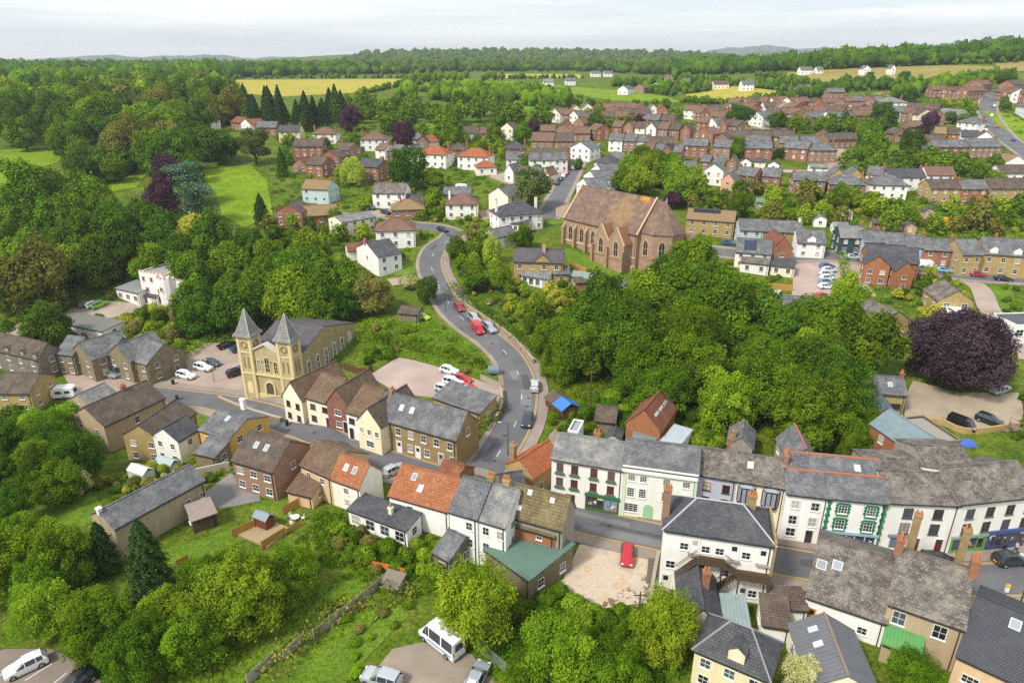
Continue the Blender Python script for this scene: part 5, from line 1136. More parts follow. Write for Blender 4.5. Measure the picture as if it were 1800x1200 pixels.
row('in the white terrace behind the gardens', 'white terrace behind the gardens', [(1523, 306, 1550, 308, 'Wsg', 6.0), (1562, 311, 1595, 311, 'Wdg'), (1595, 311, 1628, 311, 'Wdg'), (1630, 307, 1680, 308, 'Wrg', 5.4), (1458, 309, 1489, 310, 'Ssf'), (1489, 309, 1520, 310, 'Ssf'), (1238, 299, 1272, 301, 'Wsf', 5.4), (1268, 316, 1291, 318, 'Psf'), (1291, 306, 1326, 310, 'Bsg', 5.4), (1200, 297, 1222, 298, 'Wsg')])
row('among the small garden buildings', 'small garden buildings', [(1302, 284, 1320, 285, 'Wbf', 2.6, 5, 1.2), (1327, 284, 1346, 285, 'Cdg', 2.4, 5, 1.0), (1350, 289, 1370, 290, 'Wdf', 2.6, 5, 1.2), (1424, 294, 1456, 295, 'Wlg', 2.6, 5, 1.0), (1497, 292, 1514, 294, 'Wdf', 2.8, 6, 1.4)])
row('at the front of the red roofed estate', 'front of the red roofed estate', [(1247, 205, 1276, 206, 'Brg'), (1317, 204, 1341, 206, 'Wsf'), (1343, 200, 1368, 201, 'Brg'), (1368, 200, 1393, 200, 'Brg'), (1393, 200, 1427, 199, 'Brf'), (1426, 206, 1458, 205, 'Tsg'), (1460, 206, 1502, 205, 'Wsg'), (1502, 203, 1537, 203, 'Brg'), (1503, 218, 1526, 220, 'Trf')])
row('in the middle of the red roofed estate', 'middle of the red roofed estate', [(1202, 193, 1223, 194, 'Wrg'), (1232, 193, 1252, 193, 'Brf'), (1252, 193, 1272, 193, 'Brg'), (1274, 191, 1291, 191, 'Wrf'), (1300, 190, 1320, 190, 'Brg'), (1320, 190, 1340, 189, 'Brf'), (1344, 188, 1366, 188, 'Wrg'), (1366, 187, 1389, 186, 'Wrf'), (1394, 189, 1420, 188, 'Brf'), (1430, 189, 1456, 190, 'Brf'), (1460, 193, 1483, 194, 'Brg'), (1482, 192, 1505, 192, 'Wrf'), (1507, 191, 1528, 190, 'Brf'), (1528, 191, 1552, 191, 'Crf')])
row('at the back of the red roofed estate', 'back of the red roofed estate', [(1393, 180, 1410, 179, 'Crg'), (1410, 179, 1427, 178, 'Brg'), (1430, 180, 1448, 180, 'Orf'), (1448, 180, 1467, 180, 'Brg'), (1468, 180, 1486, 180, 'Brf'), (1486, 178, 1503, 178, 'Brg'), (1503, 177, 1520, 177, 'Osg'), (1522, 178, 1540, 178, 'Brf'), (1540, 177, 1552, 177, 'Bsg')])
row('right of the red roofed estate', 'long roofs right of the estate', [(1555, 180, 1596, 180, 'Wlh', 5, 14, 2.5), (1598, 190, 1625, 190, 'Wbg', 4), (1625, 191, 1648, 192, 'Tbg', 4)])
row('in the brick row on the skyline road', 'brick row on the skyline road', [(1640, 158, 1656, 158, 'Brg'), (1656, 158, 1672, 158, 'Brf'), (1674, 160, 1700, 160, 'Brg'), (1703, 160, 1733, 159, 'Brg'), (1710, 149, 1728, 149, 'Trg'), (1728, 149, 1746, 148, 'Trg'), (1782, 149, 1806, 148, 'Brg')])
row('beside the right hand road', 'houses beside the right hand road', [(1683, 214, 1718, 217, 'Wsh'), (1700, 222, 1737, 223, 'Cbg', 3.4), (1690, 240, 1722, 241, 'Wdg', 4), (1718, 241, 1746, 242, 'Wbf'), (1707, 258, 1763, 257, 'Bsg', 5, 9), (1642, 258, 1672, 258, 'Bsg'), (1673, 258, 1705, 258, 'Bsg'), (1615, 262, 1642, 263, 'Wsg', 4), (1627, 248, 1660, 249, 'Tbg', 4), (1600, 223, 1624, 223, 'Trg', 4), (1646, 199, 1683, 202, 'Wlg', 4), (1787, 185, 1806, 188, 'Wsh'), (1768, 285, 1805, 285, 'Wnf', 3.2), (1760, 304, 1810, 304, 'Wbg', 3.2)])
row('beside the upper centre gardens', 'houses of the upper centre', [(734, 270, 783, 272, 'Wth', 5.4, 9), (790, 263, 821, 263, 'Trh'), (804, 274, 857, 276, 'Wth', 5.4, 9), (838, 294, 873, 293, 'Wth', 3.2, 6), (888, 261, 924, 261, 'Bdh', 5), (732, 250, 752, 250, 'Tdf'), (752, 250, 772, 248, 'Wtg', 4), (812, 234, 842, 234, 'Wbg'), (842, 234, 868, 233, 'Wrh'), (880, 225, 902, 226, 'Cbf', 5.4), (632, 245, 679, 245, 'Wrh', 5, 9), (627, 291, 664, 294, 'Bdg', 5.4), (700, 244, 732, 245, 'Wsg', 4)])
row('in the terrace left of the sloping street', 'white slate terrace by the sloping street', [(890, 280, 916, 280, 'Wsg'), (930, 281, 950, 281, 'Wsg'), (950, 281, 974, 281, 'Wsg'), (974, 281, 998, 280, 'Wsg'), (1003, 259, 1037, 262, 'Wsf', 5), (982, 272, 1003, 272, 'Tbf'), (940, 272, 968, 272, 'Tbg', 3.4)])
row('climbing right of the sloping street', 'cottages climbing the sloping street', [(1014, 322, 1036, 330, 'Wsf', 4.4, 8), (1026, 308, 1048, 316, 'Wsf', 4.4, 8), (1038, 298, 1060, 304, 'Wsf', 4.4, 8), (1045, 284, 1075, 287, 'Wdh', 4.6, 8), (1068, 277, 1088, 280, 'Wsg', 4.6, 7)])
row('on the crescent above the sloping street', 'slate crescent', [(1070, 246, 1094, 247, 'Wsg'), (1094, 247, 1117, 248, 'Tsg'), (1117, 248, 1140, 249, 'Wsg'), (1141, 252, 1164, 252, 'Tbg'), (1164, 252, 1188, 252, 'Brg'), (1047, 229, 1073, 228, 'Brf'), (933, 247, 972, 248, 'Trg', 3.6, 10), (972, 248, 1010, 248, 'Trg', 3.6, 10), (978, 233, 1005, 234, 'Brg', 4), (1005, 234, 1038, 234, 'Brg', 4), (950, 230, 977, 230, 'Brg', 4)])
row('at the front of the far estate', 'near edge of the far red estate', [(1008, 216, 1026, 217, 'Brf'), (986, 220, 1008, 220, 'Brf'), (1000, 203, 1016, 204, 'Wsf'), (1020, 206, 1034, 207, 'Bsf'), (965, 198, 984, 200, 'Wrf'), (984, 200, 998, 202, 'Brg'), (1058, 205, 1082, 205, 'Brg'), (1082, 205, 1106, 205, 'Brg'), (1132, 210, 1158, 211, 'Bsg'), (1158, 211, 1184, 212, 'Tbg')])
row('along the back of the far estate', 'back of the far red estate', [(1003, 193, 1022, 193, 'Yrf'), (1024, 190, 1043, 190, 'Csf'), (1043, 191, 1062, 191, 'Brf'), (1062, 190, 1080, 190, 'Brg'), (1080, 189, 1098, 189, 'Brg'), (1100, 190, 1120, 190, 'Brg'), (1120, 190, 1138, 190, 'Brf'), (1140, 192, 1156, 192, 'Csf'), (1156, 193, 1174, 193, 'Orf'), (1066, 199, 1090, 199, 'Brg'), (1090, 199, 1114, 199, 'Tbg'), (1118, 201, 1146, 201, 'Bbg')])
row('below the upper left conifers', 'houses below the upper left conifers', [(325, 208, 360, 212, 'Wof', 4.4), (405, 214, 423, 216, 'Tog', 4), (423, 217, 441, 220, 'Wof', 4.4), (450, 224, 484, 224, 'Tsg', 4), (489, 231, 526, 231, 'Ydg', 5), (548, 235, 590, 235, 'Wrh', 5)])
row('on the brick close above the meadow', 'brick close above the meadow', [(515, 257, 566, 257, 'Prg' if False else 'Brg', 5), (538, 288, 566, 290, 'Bbg', 5), (560, 276, 596, 277, 'Bbf', 5, 9), (590, 262, 612, 264, 'Bbg', 5), (514, 290, 538, 291, 'Bof', 3), (530, 331, 576, 333, 'Lng', 5), (484, 372, 530, 373, 'Bbf', 5, 9), (534, 380, 594, 376, 'Ong', 3.2)])
row('among the far farmhouses', 'far farm buildings beyond the fields', [(955, 144, 973, 144, 'Wlg'), (994, 142, 1012, 142, 'Wsg', 4), (914, 160, 932, 160, 'Wlg', 4), (932, 161, 948, 161, 'Wsg', 4), (858, 159, 869, 160, 'Wsg', 4), (1039, 129, 1056, 129, 'Wsg', 4), (1062, 129, 1077, 129, 'Wsg', 4), (1170, 136, 1184, 136, 'Brf')])
row('along the far wood edge', 'far white houses along the wood edge', [(1202, 143, 1213, 143, 'Wsg'), (1228, 147, 1253, 147, 'Cbg', 4), (1255, 148, 1282, 148, 'Crg', 4), (1305, 148, 1326, 148, 'Wsg'), (1408, 123, 1429, 123, 'Wsg', 4), (1437, 123, 1448, 123, 'Wsg', 3), (1518, 121, 1531, 121, 'Wsf'), (1567, 120, 1575, 120, 'Wsf'), (1403, 163, 1430, 163, 'Tdg', 4, 12), (1411, 155, 1428, 155, 'Wlf', 4), (1457, 162, 1486, 162, 'Tsg', 4)])

def terr(where, group, p0, p1, n, codes, he=5.0, D_=8.0, gap=.04):
    items = []
    for k in range(n):
        a, b_ = (k + gap / 2) / n, (k + 1 - gap / 2) / n; items.append((p0[0] + (p1[0] - p0[0]) * a, p0[1] + (p1[1] - p0[1]) * a, p0[0] + (p1[0] - p0[0]) * b_, p0[1] + (p1[1] - p0[1]) * b_, codes[k % len(codes)], he, D_))
    row(where, group, items)
terr('in the row under the big estate tree', 'row under the big estate tree', (1224, 214), (1296, 222), 4, ['Brg', 'Wsf', 'Brf', 'Tbg'])
terr('in the upper estate row', 'upper estate row', (1296, 181), (1392, 177), 6, ['Brf', 'Crg', 'Brg', 'Orf', 'Wrg', 'Brf'], gap=.2)
terr('between the long roofs and dark tree', 'houses right of the estate', (1556, 194), (1640, 204), 4, ['Wsf', 'Brg', 'Crg', 'Tbg'], gap=.3)
terr('in the row before the far estate', 'row before the far estate', (1074, 222), (1215, 229), 7, ['Brg', 'Brf', 'Crg', 'Wsf', 'Brg', 'Tbg', 'Brf'], gap=.15)
terr('in the red row by the slate crescent', 'red row by the slate crescent', (1130, 264), (1198, 268), 4, ['Brg', 'Wsg', 'Brf', 'Tsg'], gap=.1)
terr('below the white slate terrace', 'cottages below the white slate terrace', (884, 300), (968, 308), 4, ['Wsf', 'Tbg', 'Wsg', 'Crf'], 4.0, 6.5, .3)
terr('under the purple upper beech', 'houses under the upper beech', (655, 262), (732, 268), 3, ['Wrg', 'Tsg', 'Wsf'], 4.6, 7, .35)
terr('in the second estate row', 'second estate row', (1230, 199), (1340, 197), 6, ['Brf', 'Brg', 'Orf', 'Brg', 'Wsg', 'Brf'], gap=.15)
terr('in the third estate row', 'third estate row', (1410, 196), (1550, 198), 7, ['Brf', 'Brg', 'Crg', 'Brf', 'Tbg', 'Brg', 'Wrf'], gap=.12)
terr('below the brick terraces', 'row below the brick terraces', (1228, 283), (1298, 287), 3, ['Bsg', 'Wsg', 'Tsf'], 4.4, 7, .3)
terr('beside the right cul de sac', 'cul de sac houses', (1550, 232), (1600, 240), 2, ['Tbg', 'Obg'], 4, 8, .3)
terr('in the far right edge row', 'far right edge row', (1640, 234), (1690, 236), 2, ['Tng', 'Obg'], 4.2, 8, .2)
terr('on the skyline behind the tan field', 'skyline brick pair', (1745, 160), (1800, 166), 3, ['Brg', 'Wsg', 'Brf'], 5, 8, .3)
terr('among the farm houses right of the wood', 'farm houses right of the wood', (1095, 158), (1180, 150), 3, ['Wsg', 'Brg', 'Wlg'], 4, 8, .6)
# ------------------------------------------------------------------ vegetation kit
def leaf_mesh(name, C_, Nn, S, lc, mat, rng, aspect=.62, fold=0.0):
    n = len(C_); Nn = Nn / (np.linalg.norm(Nn, axis=1)[:, None] + 1e-9)
    a = rng.normal(size=(n, 3)); u = a - (a * Nn).sum(1)[:, None] * Nn; u /= np.linalg.norm(u, axis=1)[:, None] + 1e-9; v = np.cross(Nn, u)
    S = S[:, None]
    V = np.stack([C_ - u * S, C_ - v * S * aspect, C_ + u * S, C_ + v * S * aspect], 1).reshape(-1, 3).astype('f')
    me = bpy.data.meshes.new(name); me.vertices.add(4 * n); me.vertices.foreach_set('co', V.ravel())
    me.loops.add(4 * n); me.loops.foreach_set('vertex_index', np.arange(4 * n, dtype='i'))
    me.polygons.add(n); me.polygons.foreach_set('loop_start', np.arange(0, 4 * n, 4, dtype='i'))
    at = me.attributes.new('lc', 'FLOAT', 'POINT'); at.data.foreach_set('value', np.repeat(lc, 4).astype('f'))
    me.materials.append(mat); me.update(); me.validate(); return me
def lobes_crown(rng, nl=26, lr=(.3, .46), spread=.64, flat_=.9, low=-.45):
    c = []; k = 0
    while len(c) < nl and k < 4000:
        k += 1; d = rng.normal(size=3); d /= np.linalg.norm(d)
        if d[2] < low: continue
        p = d * spread * rng.uniform(.72, 1.12) * np.array([1, 1, flat_]); r = rng.uniform(*lr)
        if all(np.linalg.norm(p - q[:3]) > .55 * (r + q[3]) * .75 for q in c): c.append(np.array([*p, r]))
    c.append(np.array([0, 0, .05, .55])); return np.array(c)
def crown_points(rng, lob, n, jit=.12, zc=1.15):
    out_p, out_n, out_l = [], [], []
    w_ = lob[:, 3] ** 2; cnt = (n * 1.9 * w_ / w_.sum()).astype(int) + 1
    for i, (x, y, z, r) in enumerate(lob):
        m = cnt[i]; d = rng.normal(size=(m, 3)); d /= np.linalg.norm(d, axis=1)[:, None]
        rad = r * (1 - np.abs(rng.normal(size=m)) * jit * 1.6 + rng.normal(size=m) * jit * .6)
        p = np.array([x, y, z]) + d * rad[:, None]
        ins = np.zeros(m, bool)
        for j, q in enumerate(lob):
            if j != i: ins |= np.linalg.norm(p - q[:3], axis=1) < q[3] * .84
        ok = ~ins & (d[:, 2] > -.8)
        cen = p[ok] / (np.linalg.norm(p[ok], axis=1)[:, None] + 1e-6)
        nn = d[ok] * .75 + cen * .25 + np.array([0, 0, .45]) + rng.normal(size=(ok.sum(), 3)) * .5
        out_p.append(p[ok]); out_n.append(nn); out_l.append(rng.random(ok.sum()) * .55 + .45 * rng.random())
    P_ = np.concatenate(out_p); Nn = np.concatenate(out_n); l_ = np.concatenate(out_l)
    idx = rng.permutation(len(P_))[:n]; P_ = P_[idx] + np.array([0, 0, zc]); return P_, Nn[idx], l_[idx]
LEAFM = {'m': leaf('33500e', '7c9e20', .32), 'd': leaf('2c4a10', '648820', .3), 'l': leaf('507412', '9cb42c', .32), 'o': leaf('4f5a1e', '87873a'), 'y': leaf('7d8a1e', 'c3bf4a', .25, .3), 'c': leaf('301c26', '664456', .12, .3), 'b': leaf('241b20', '604c57', .1, .2), 'k': leaf('20381a', '44602e', .15), 'p': leaf('3d5a3e', '7a9a76', .15, .3), 'n': leaf('3a4a1e', '6b7a38', .15), 'w': leaf('7f9a26', 'c4d45c', .3, .3), 'f': leaf('8f9a4a', 'e4dca6', .2, .2), 's': leaf('4a5a24', 'a89a4e', .2, .4)}
PROTO = {}; ARR = {}
def ragged(rng, P_, zc, amp=.2):
    q = P_ - np.array([0, 0, zc]); d = q / (np.linalg.norm(q, axis=1)[:, None] + 1e-6); f = np.zeros(len(q))
    for k in range(6): f += np.sin(d @ rng.normal(size=3) * (2 + k) + rng.random() * 6.28) / (1 + .45 * k)
    q = q * (1 + amp * .45 * f)[:, None] + rng.normal(size=q.shape) * .02
    return q + np.array([0, 0, zc])
def protos(kind):
    if kind in PROTO: return PROTO[kind]
    out_ = []
    rng = np.random.default_rng({'near': 21, 'broad': 5, 'conifer': 6, 'column': 8, 'shrub': 9, 'cedar': 10, 'willow': 12, 'beech': 13, 'pine': 14, 'cypress': 15}[kind])
    nv = {'near': 5, 'broad': 8, 'conifer': 3, 'column': 2, 'shrub': 5, 'cedar': 2, 'willow': 1, 'beech': 1, 'pine': 2, 'cypress': 2}[kind]
    for v in range(nv):
        if kind == 'broad':
            lob = lobes_crown(rng, 26 + 4 * (v % 4), (.17, .4), .68, .95, -.85); lob[:, 0] *= rng.uniform(.86, 1.1); lob[:, 2] += .12 * np.sin(lob[:, 0] * 3 + v); P_, Nn, l_ = crown_points(rng, lob, 9000, .17, .95); P_ = ragged(rng, P_, .95); S = rng.uniform(.03, .066, len(P_))
        elif kind == 'near':
            lob = lobes_crown(rng, 60, (.11, .3), .74, 1.0, -.9); P_, Nn, l_ = crown_points(rng, lob, 21000, .2, .95); P_ = ragged(rng, P_, .95, .26); S = rng.uniform(.016, .04, len(P_))
        elif kind == 'beech':
            lob = lobes_crown(rng, 90, (.14, .25), .8, .72, -.95); P_, Nn, l_ = crown_points(rng, lob, 30000, .18, .72); S = rng.uniform(.016, .032, len(P_)); P_[:, 2] -= .06 * (np.hypot(P_[:, 0], P_[:, 1])) ** 2
        elif kind == 'shrub':
            lob = lobes_crown(rng, 12, (.3, .5), .55, .75, -.1); P_, Nn, l_ = crown_points(rng, lob, 1900, .15, .5); S = rng.uniform(.07, .13, len(P_)); P_[:, 2] = np.maximum(P_[:, 2], .02)
        elif kind == 'willow':
            lob = lobes_crown(rng, 22, (.28, .4)); P_, Nn, l_ = crown_points(rng, lob, 7000, .12, 1.15); rr = np.hypot(P_[:, 0], P_[:, 1]); P_[:, 2] -= rng.random(len(P_)) * .7 * rr; Nn[:, 2] *= .2; S = rng.uniform(.04, .07, len(P_))
        elif kind == 'cedar':
            Ps, Ns, Ls = [], [], []
            for k in range(16):
                a = rng.uniform(0, 6.28); z = .5 + 1.7 * k / 16; r0 = rng.uniform(.35, .62) * (1.15 - .25 * k / 16); cx_, cy_ = math.cos(a) * r0 * .75, math.sin(a) * r0 * .75
                m = 420; q = rng.normal(size=(m, 3)) * np.array([.27, .27, .05]); q[:, 2] -= .12 * np.hypot(q[:, 0], q[:, 1]); Ps.append(q + [cx_, cy_, z]); Ns.append(rng.normal(size=(m, 3)) * .45 + [0, 0, 1]); Ls.append(rng.random(m) * .6 + .4 * rng.random())
            P_, Nn, l_ = np.concatenate(Ps), np.concatenate(Ns), np.concatenate(Ls); S = rng.uniform(.035, .06, len(P_))
        elif kind == 'pine':
            lob = lobes_crown(rng, 20, (.2, .36), .7, 1.0, -.7); P_, Nn, l_ = crown_points(rng, lob, 6500, .2, 1.15); S = rng.uniform(.03, .06, len(P_))
        else:
            hgt = {'conifer': 4.4, 'column': 3.6, 'cypress': 2.9}[kind]; m = 7000; t = rng.random(m) ** .75; ang = rng.uniform(0, 6.28, m)
            lay = 9 if kind != 'column' else 5; sw = (1 - .28 * ((t * lay + .13 * np.sin(ang * 3 + v)) % 1))
            prof = (1 - t) ** .8 if kind == 'conifer' else ((1 - t ** 2.2) * (.75 + .25 * np.minimum(1, t * 5)) if kind == 'column' else (1 - t) ** .62)
            br = 1 + .22 * np.sin(ang * 7 + t * 31 + v * 2) + .12 * np.sin(ang * 13 - t * 17)
            rad = prof * sw * br * (1 - np.abs(rng.normal(size=m)) * .16); P_ = np.stack([np.cos(ang) * rad, np.sin(ang) * rad, .1 + t * hgt - rad * .22], 1)
            Nn = np.stack([np.cos(ang), np.sin(ang), np.full(m, .55)], 1) + rng.normal(size=(m, 3)) * .5; l_ = rng.random(m) * .7 + .3 * (np.sin(ang * 7 + t * 31) > 0); S = rng.uniform(.05, .1, m)
        ARR.setdefault(kind, []).append((P_, Nn, S, np.clip(l_, 0, 1)))
        cm = leaf_mesh('crown', P_, Nn, S, np.clip(l_, 0, 1), LEAFM['m'], rng, .62 if kind != 'cypress' else .4)
        b = MB()
        if kind in ('near', 'broad', 'pine', 'cedar', 'willow', 'beech'):
            b.tube([(0, 0, -.5), (0, 0, 0), (.02, .01, .4), (0, .03, 1.0)], [.085, .062, .045, .015], 7)
            for k in range(7):
                a = k * .9 + v; b.tube([(0, 0, .25 + .06 * k), (.28 * math.cos(a), .28 * math.sin(a), .5 + .09 * k), (.6 * math.cos(a), .6 * math.sin(a), .7 + .11 * k)], [.035, .022, .008], 5)
        elif kind != 'shrub': b.tube([(0, 0, -.5), (0, 0, 0), (0, 0, 2.2)], [.11, .09, .02], 6)
        else:
            for k in range(4): a = k * 1.6; b.tube([(0, 0, -.2), (.25 * math.cos(a), .25 * math.sin(a), .45)], [.04, .015], 4)
        tm = b.make('trunk', bark(), True)
        out_.append((cm, tm))
    PROTO[kind] = out_; return out_
CZ = {'near': .95, 'broad': .95, 'pine': 1.15, 'willow': 1.05, 'cedar': 1.3, 'beech': .7, 'shrub': .45, 'conifer': 2.0, 'column': 1.8, 'cypress': 1.3}
ti = [0]; WAIT = []
CNAME = {'m': 'mid green', 'd': 'dark green', 'l': 'light green', 'o': 'olive', 'y': 'yellowish', 'k': 'dark', 's': 'straw green', 'n': 'olive'}
def put_tree(kind, x, y, Rm, vs_=1.0, mat='m', label=None, group=None, cat='tree', name=None):
    if kind == 'broad' and math.hypot(x, y) < 135: kind = 'near'
    pr = protos(kind); ti[0] += 1; cm, tm = pr[(ti[0] * 7 + int(abs(x) * 3)) % len(pr)]
    name = name or {'near': 'broadleaf_tree', 'broad': 'broadleaf_tree', 'pine': 'pine_tree', 'willow': 'willow_tree', 'cedar': 'cedar_tree', 'beech': 'beech_tree', 'shrub': 'shrub', 'conifer': 'conifer_tree', 'column': 'columnar_tree', 'cypress': 'cypress_tree'}[kind]
    r = empty(name, (x, y, hz(x, y)), (ti[0] * 2.399) % 6.283); r.scale = (Rm, Rm, Rm * vs_)
    tag(r, label, cat, group)
    c = link('crown', cm, r); c.material_slots[0].link = 'OBJECT'; c.material_slots[0].material = LEAFM[mat]
    link('trunk' if kind != 'shrub' else 'stem', tm, r); return r
def place_waiting(limits):
    """the largest of each kind as individuals, the rest of that kind as one mass"""
    for kind, most in limits.items():
        rec = sorted((w_ for w_ in WAIT if w_['kind'] == kind), key=lambda w_: -w_['R'] / math.hypot(w_['x'], w_['y'])); top, rest = rec[:most], rec[most:]
        byg = {}
        for w_ in top: byg.setdefault(w_['group'], []).append(w_)
        for g, ws in byg.items():
            Rs = sorted(w_['R'] for w_ in ws); n = len(ws); q = [proj(w_['x'], w_['y'], hz(w_['x'], w_['y'])) for w_ in ws]; xs = sorted(p[0] for p in q); ys = sorted(p[1] for p in q)
            def third(v, a): return 0 if v <= a[n // 3] else (1 if v < a[(2 * n) // 3] else 2)
            for w_, p in zip(ws, q):
                sz = ('small', 'middling', 'large')[third(w_['R'], Rs)]; hx = ('left', 'middle', 'right')[third(p[0], xs)]; vy = ('back', 'centre', 'front')[third(p[1], ys)]
                w_['label'] = '%s %s %s, %s %s' % (sz, CNAME.get(w_['mat'], 'green'), w_['label'], vy, hx)
                put_tree(kind, w_['x'], w_['y'], w_['R'], w_['vs'], w_['mat'], w_['label'], g, w_['cat'])
        if rest:
            protos(kind); rng = np.random.default_rng(77); ms = sorted(set(w_['mat'] for w_ in rest)); A = [[], [], [], [], []]
            for k, w_ in enumerate(rest):
                P_, Nn, S, l_ = ARR[kind][k % len(ARR[kind])]; m = 620 if kind == 'broad' else 170; ii = rng.permutation(len(P_))[:m]; a = rng.random() * 6.28; c, s = math.cos(a), math.sin(a); M = np.array([[c, s, 0], [-s, c, 0], [0, 0, 1.]])
                A[0].append((P_[ii] @ M) * np.array([w_['R'], w_['R'], w_['R'] * w_['vs']]) + np.array([w_['x'], w_['y'], hz(w_['x'], w_['y'])])); A[1].append(Nn[ii] @ M); A[2].append(S[ii] * w_['R'] * (3.0 if kind == 'broad' else 2.2)); A[3].append(np.clip(l_[ii] * .7 + rng.random() * .3, 0, 1)); A[4].append(np.full(len(ii), ms.index(w_['mat'])))
            A = [np.concatenate(q) for q in A]; me = leaf_mesh('trees' if kind == 'broad' else 'shrubbery', A[0], A[1], A[2], A[3], LEAFM[ms[0]], rng)
            for q in ms[1:]: me.materials.append(LEAFM[q])
            me.polygons.foreach_set('material_index', A[4].astype('i')); o = link('garden_greenery' if kind == 'broad' else 'shrubbery', me); tag(o, 'small distant trees between the houses and in the woods' if kind == 'broad' else 'small bushes filling the gardens', 'greenery', None, 'stuff')
def tree(cx, cy, rpx, label, mat='m', kind='broad', vs_=1.0, group=None, cat='tree', name=None):
    """crown seen in the picture about (cx, cy) with radius rpx; the ground point and real size follow"""
    Rm = 4.0
    for _ in range(5):
        p = hit(cx, cy, h=CZ[kind] * Rm * vs_); dist = (p - Vector((0, 0, CAMZ))).dot(Vector((0, _cp, -_sp))); Rm = rpx * dist / FPX
    p = hit(cx, cy, h=CZ[kind] * Rm * vs_)
    return put_tree(kind, p.x, p.y, Rm, vs_, mat, label, group, cat, name)
def grove(poly, Rr, n, mats, label, group, kind='broad', gap=.8, vs_=(.9, 1.25), seed=1, cat='tree', avoid=True, bbox=None):
    """trees whose crowns are seen inside the picture polygon"""
    rng = np.random.default_rng(seed); poly = np.array(poly, float); hc = CZ[kind] * (Rr[0] + Rr[1]) / 2
    cor = [hit(px, py, hc) for px, py in poly]; x0, x1 = min(c.x for c in cor) - 3, max(c.x for c in cor) + 3; y0, y1 = min(c.y for c in cor) - 3, max(c.y for c in cor) + 3
    got = []; k = 0
    while len(got) < n and k < n * 60:
        k += 1; x, y = rng.uniform(x0, x1), rng.uniform(y0, y1); Rm = rng.uniform(*Rr)
        px, py = proj(x, y, hz(x, y) + hc)
        if not inpoly(np.array(px), np.array(py), poly): continue
        if any((x - a) ** 2 + (y - b) ** 2 < (gap * (Rm + r)) ** 2 for a, b, r in got): continue
        if blocked(x, y, Rm * (.45 if kind != 'shrub' else .6)): continue
        got.append((x, y, Rm))
    for x, y, Rm in got: WAIT.append(dict(kind=kind, x=x, y=y, R=Rm, vs=rng.uniform(*vs_), mat=mats[rng.integers(len(mats))], label=label, group=group, cat=cat))
    return got
# keep plants out of houses, roads and car parks
BLD = []
for o in list(col.objects):
    if o.type == 'EMPTY':
        for wl_ in [c for c in o.children if c.name.split('.')[0] == 'wall']:
            mw = Matrix.Translation(o.location) @ o.rotation_euler.to_matrix().to_4x4() @ Matrix.Translation(wl_.location) @ wl_.rotation_euler.to_matrix().to_4x4(); t_ = mw.to_translation(); co = [v.co for v in wl_.data.vertices]; xs = [c.x for c in co]; ys_ = [c.y for c in co]
            BLD.append((t_.x, t_.y, mw.to_euler()[2], min(xs), max(xs), min(ys_), max(ys_)))
GX0, GY0, GW, GH = -520, 30, 1150, 720
GRID = np.zeros((GH, GW), bool); _gx, _gy = np.meshgrid(np.arange(GW) + GX0 + .5, np.arange(GH) + GY0 + .5)
def _mark(cx, cy, r, fn):
    i0, i1 = max(0, int(cx - r - GX0)), min(GW, int(cx + r - GX0) + 2); j0, j1 = max(0, int(cy - r - GY0)), min(GH, int(cy + r - GY0) + 2)
    if i0 < i1 and j0 < j1: GRID[j0:j1, i0:i1] |= fn(_gx[j0:j1, i0:i1], _gy[j0:j1, i0:i1])
for bx_, by_, rz_, x0, x1, y0, y1 in BLD:
    def f_(X, Y):
        c, s = math.cos(-rz_), math.sin(-rz_); u = (X - bx_) * c - (Y - by_) * s; v = (X - bx_) * s + (Y - by_) * c; return (u > x0 - .4) & (u < x1 + .4) & (v > y0 - .4) & (v < y1 + .4)
    _mark(bx_, by_, math.hypot(x1 - x0, y1 - y0), f_)
for c_, w_ in ROADC:
    for x, y in c_: _mark(x, y, w_ + .6, lambda X, Y: (X - x) ** 2 + (Y - y) ** 2 < (w_ + .6) ** 2)
PAVEPOLY.append([(p.x, p.y) for p in (hit(*q) for q in [(1018, 960), (1156, 974), (1141, 1062), (1062, 1068), (982, 1030)])])
for pp in PAVEPOLY:
    a = np.array(pp); c_ = a.mean(0); _mark(c_[0], c_[1], np.abs(a - c_).max() + 1, lambda X, Y: inpoly(X, Y, a))
_ring = np.array([(0, 0)] + [(math.cos(t), math.sin(t)) for t in np.linspace(0, 6.283, 9)[:-1]] + [(.5 * math.cos(t), .5 * math.sin(t)) for t in np.linspace(0.4, 6.7, 7)[:-1]])
def blocked(x, y, r):
    i = (x + _ring[:, 0] * r - GX0).astype(int); j = (y + _ring[:, 1] * r - GY0).astype(int)
    ok = (i >= 0) & (i < GW) & (j >= 0) & (j < GH); return bool(GRID[j[ok], i[ok]].any())
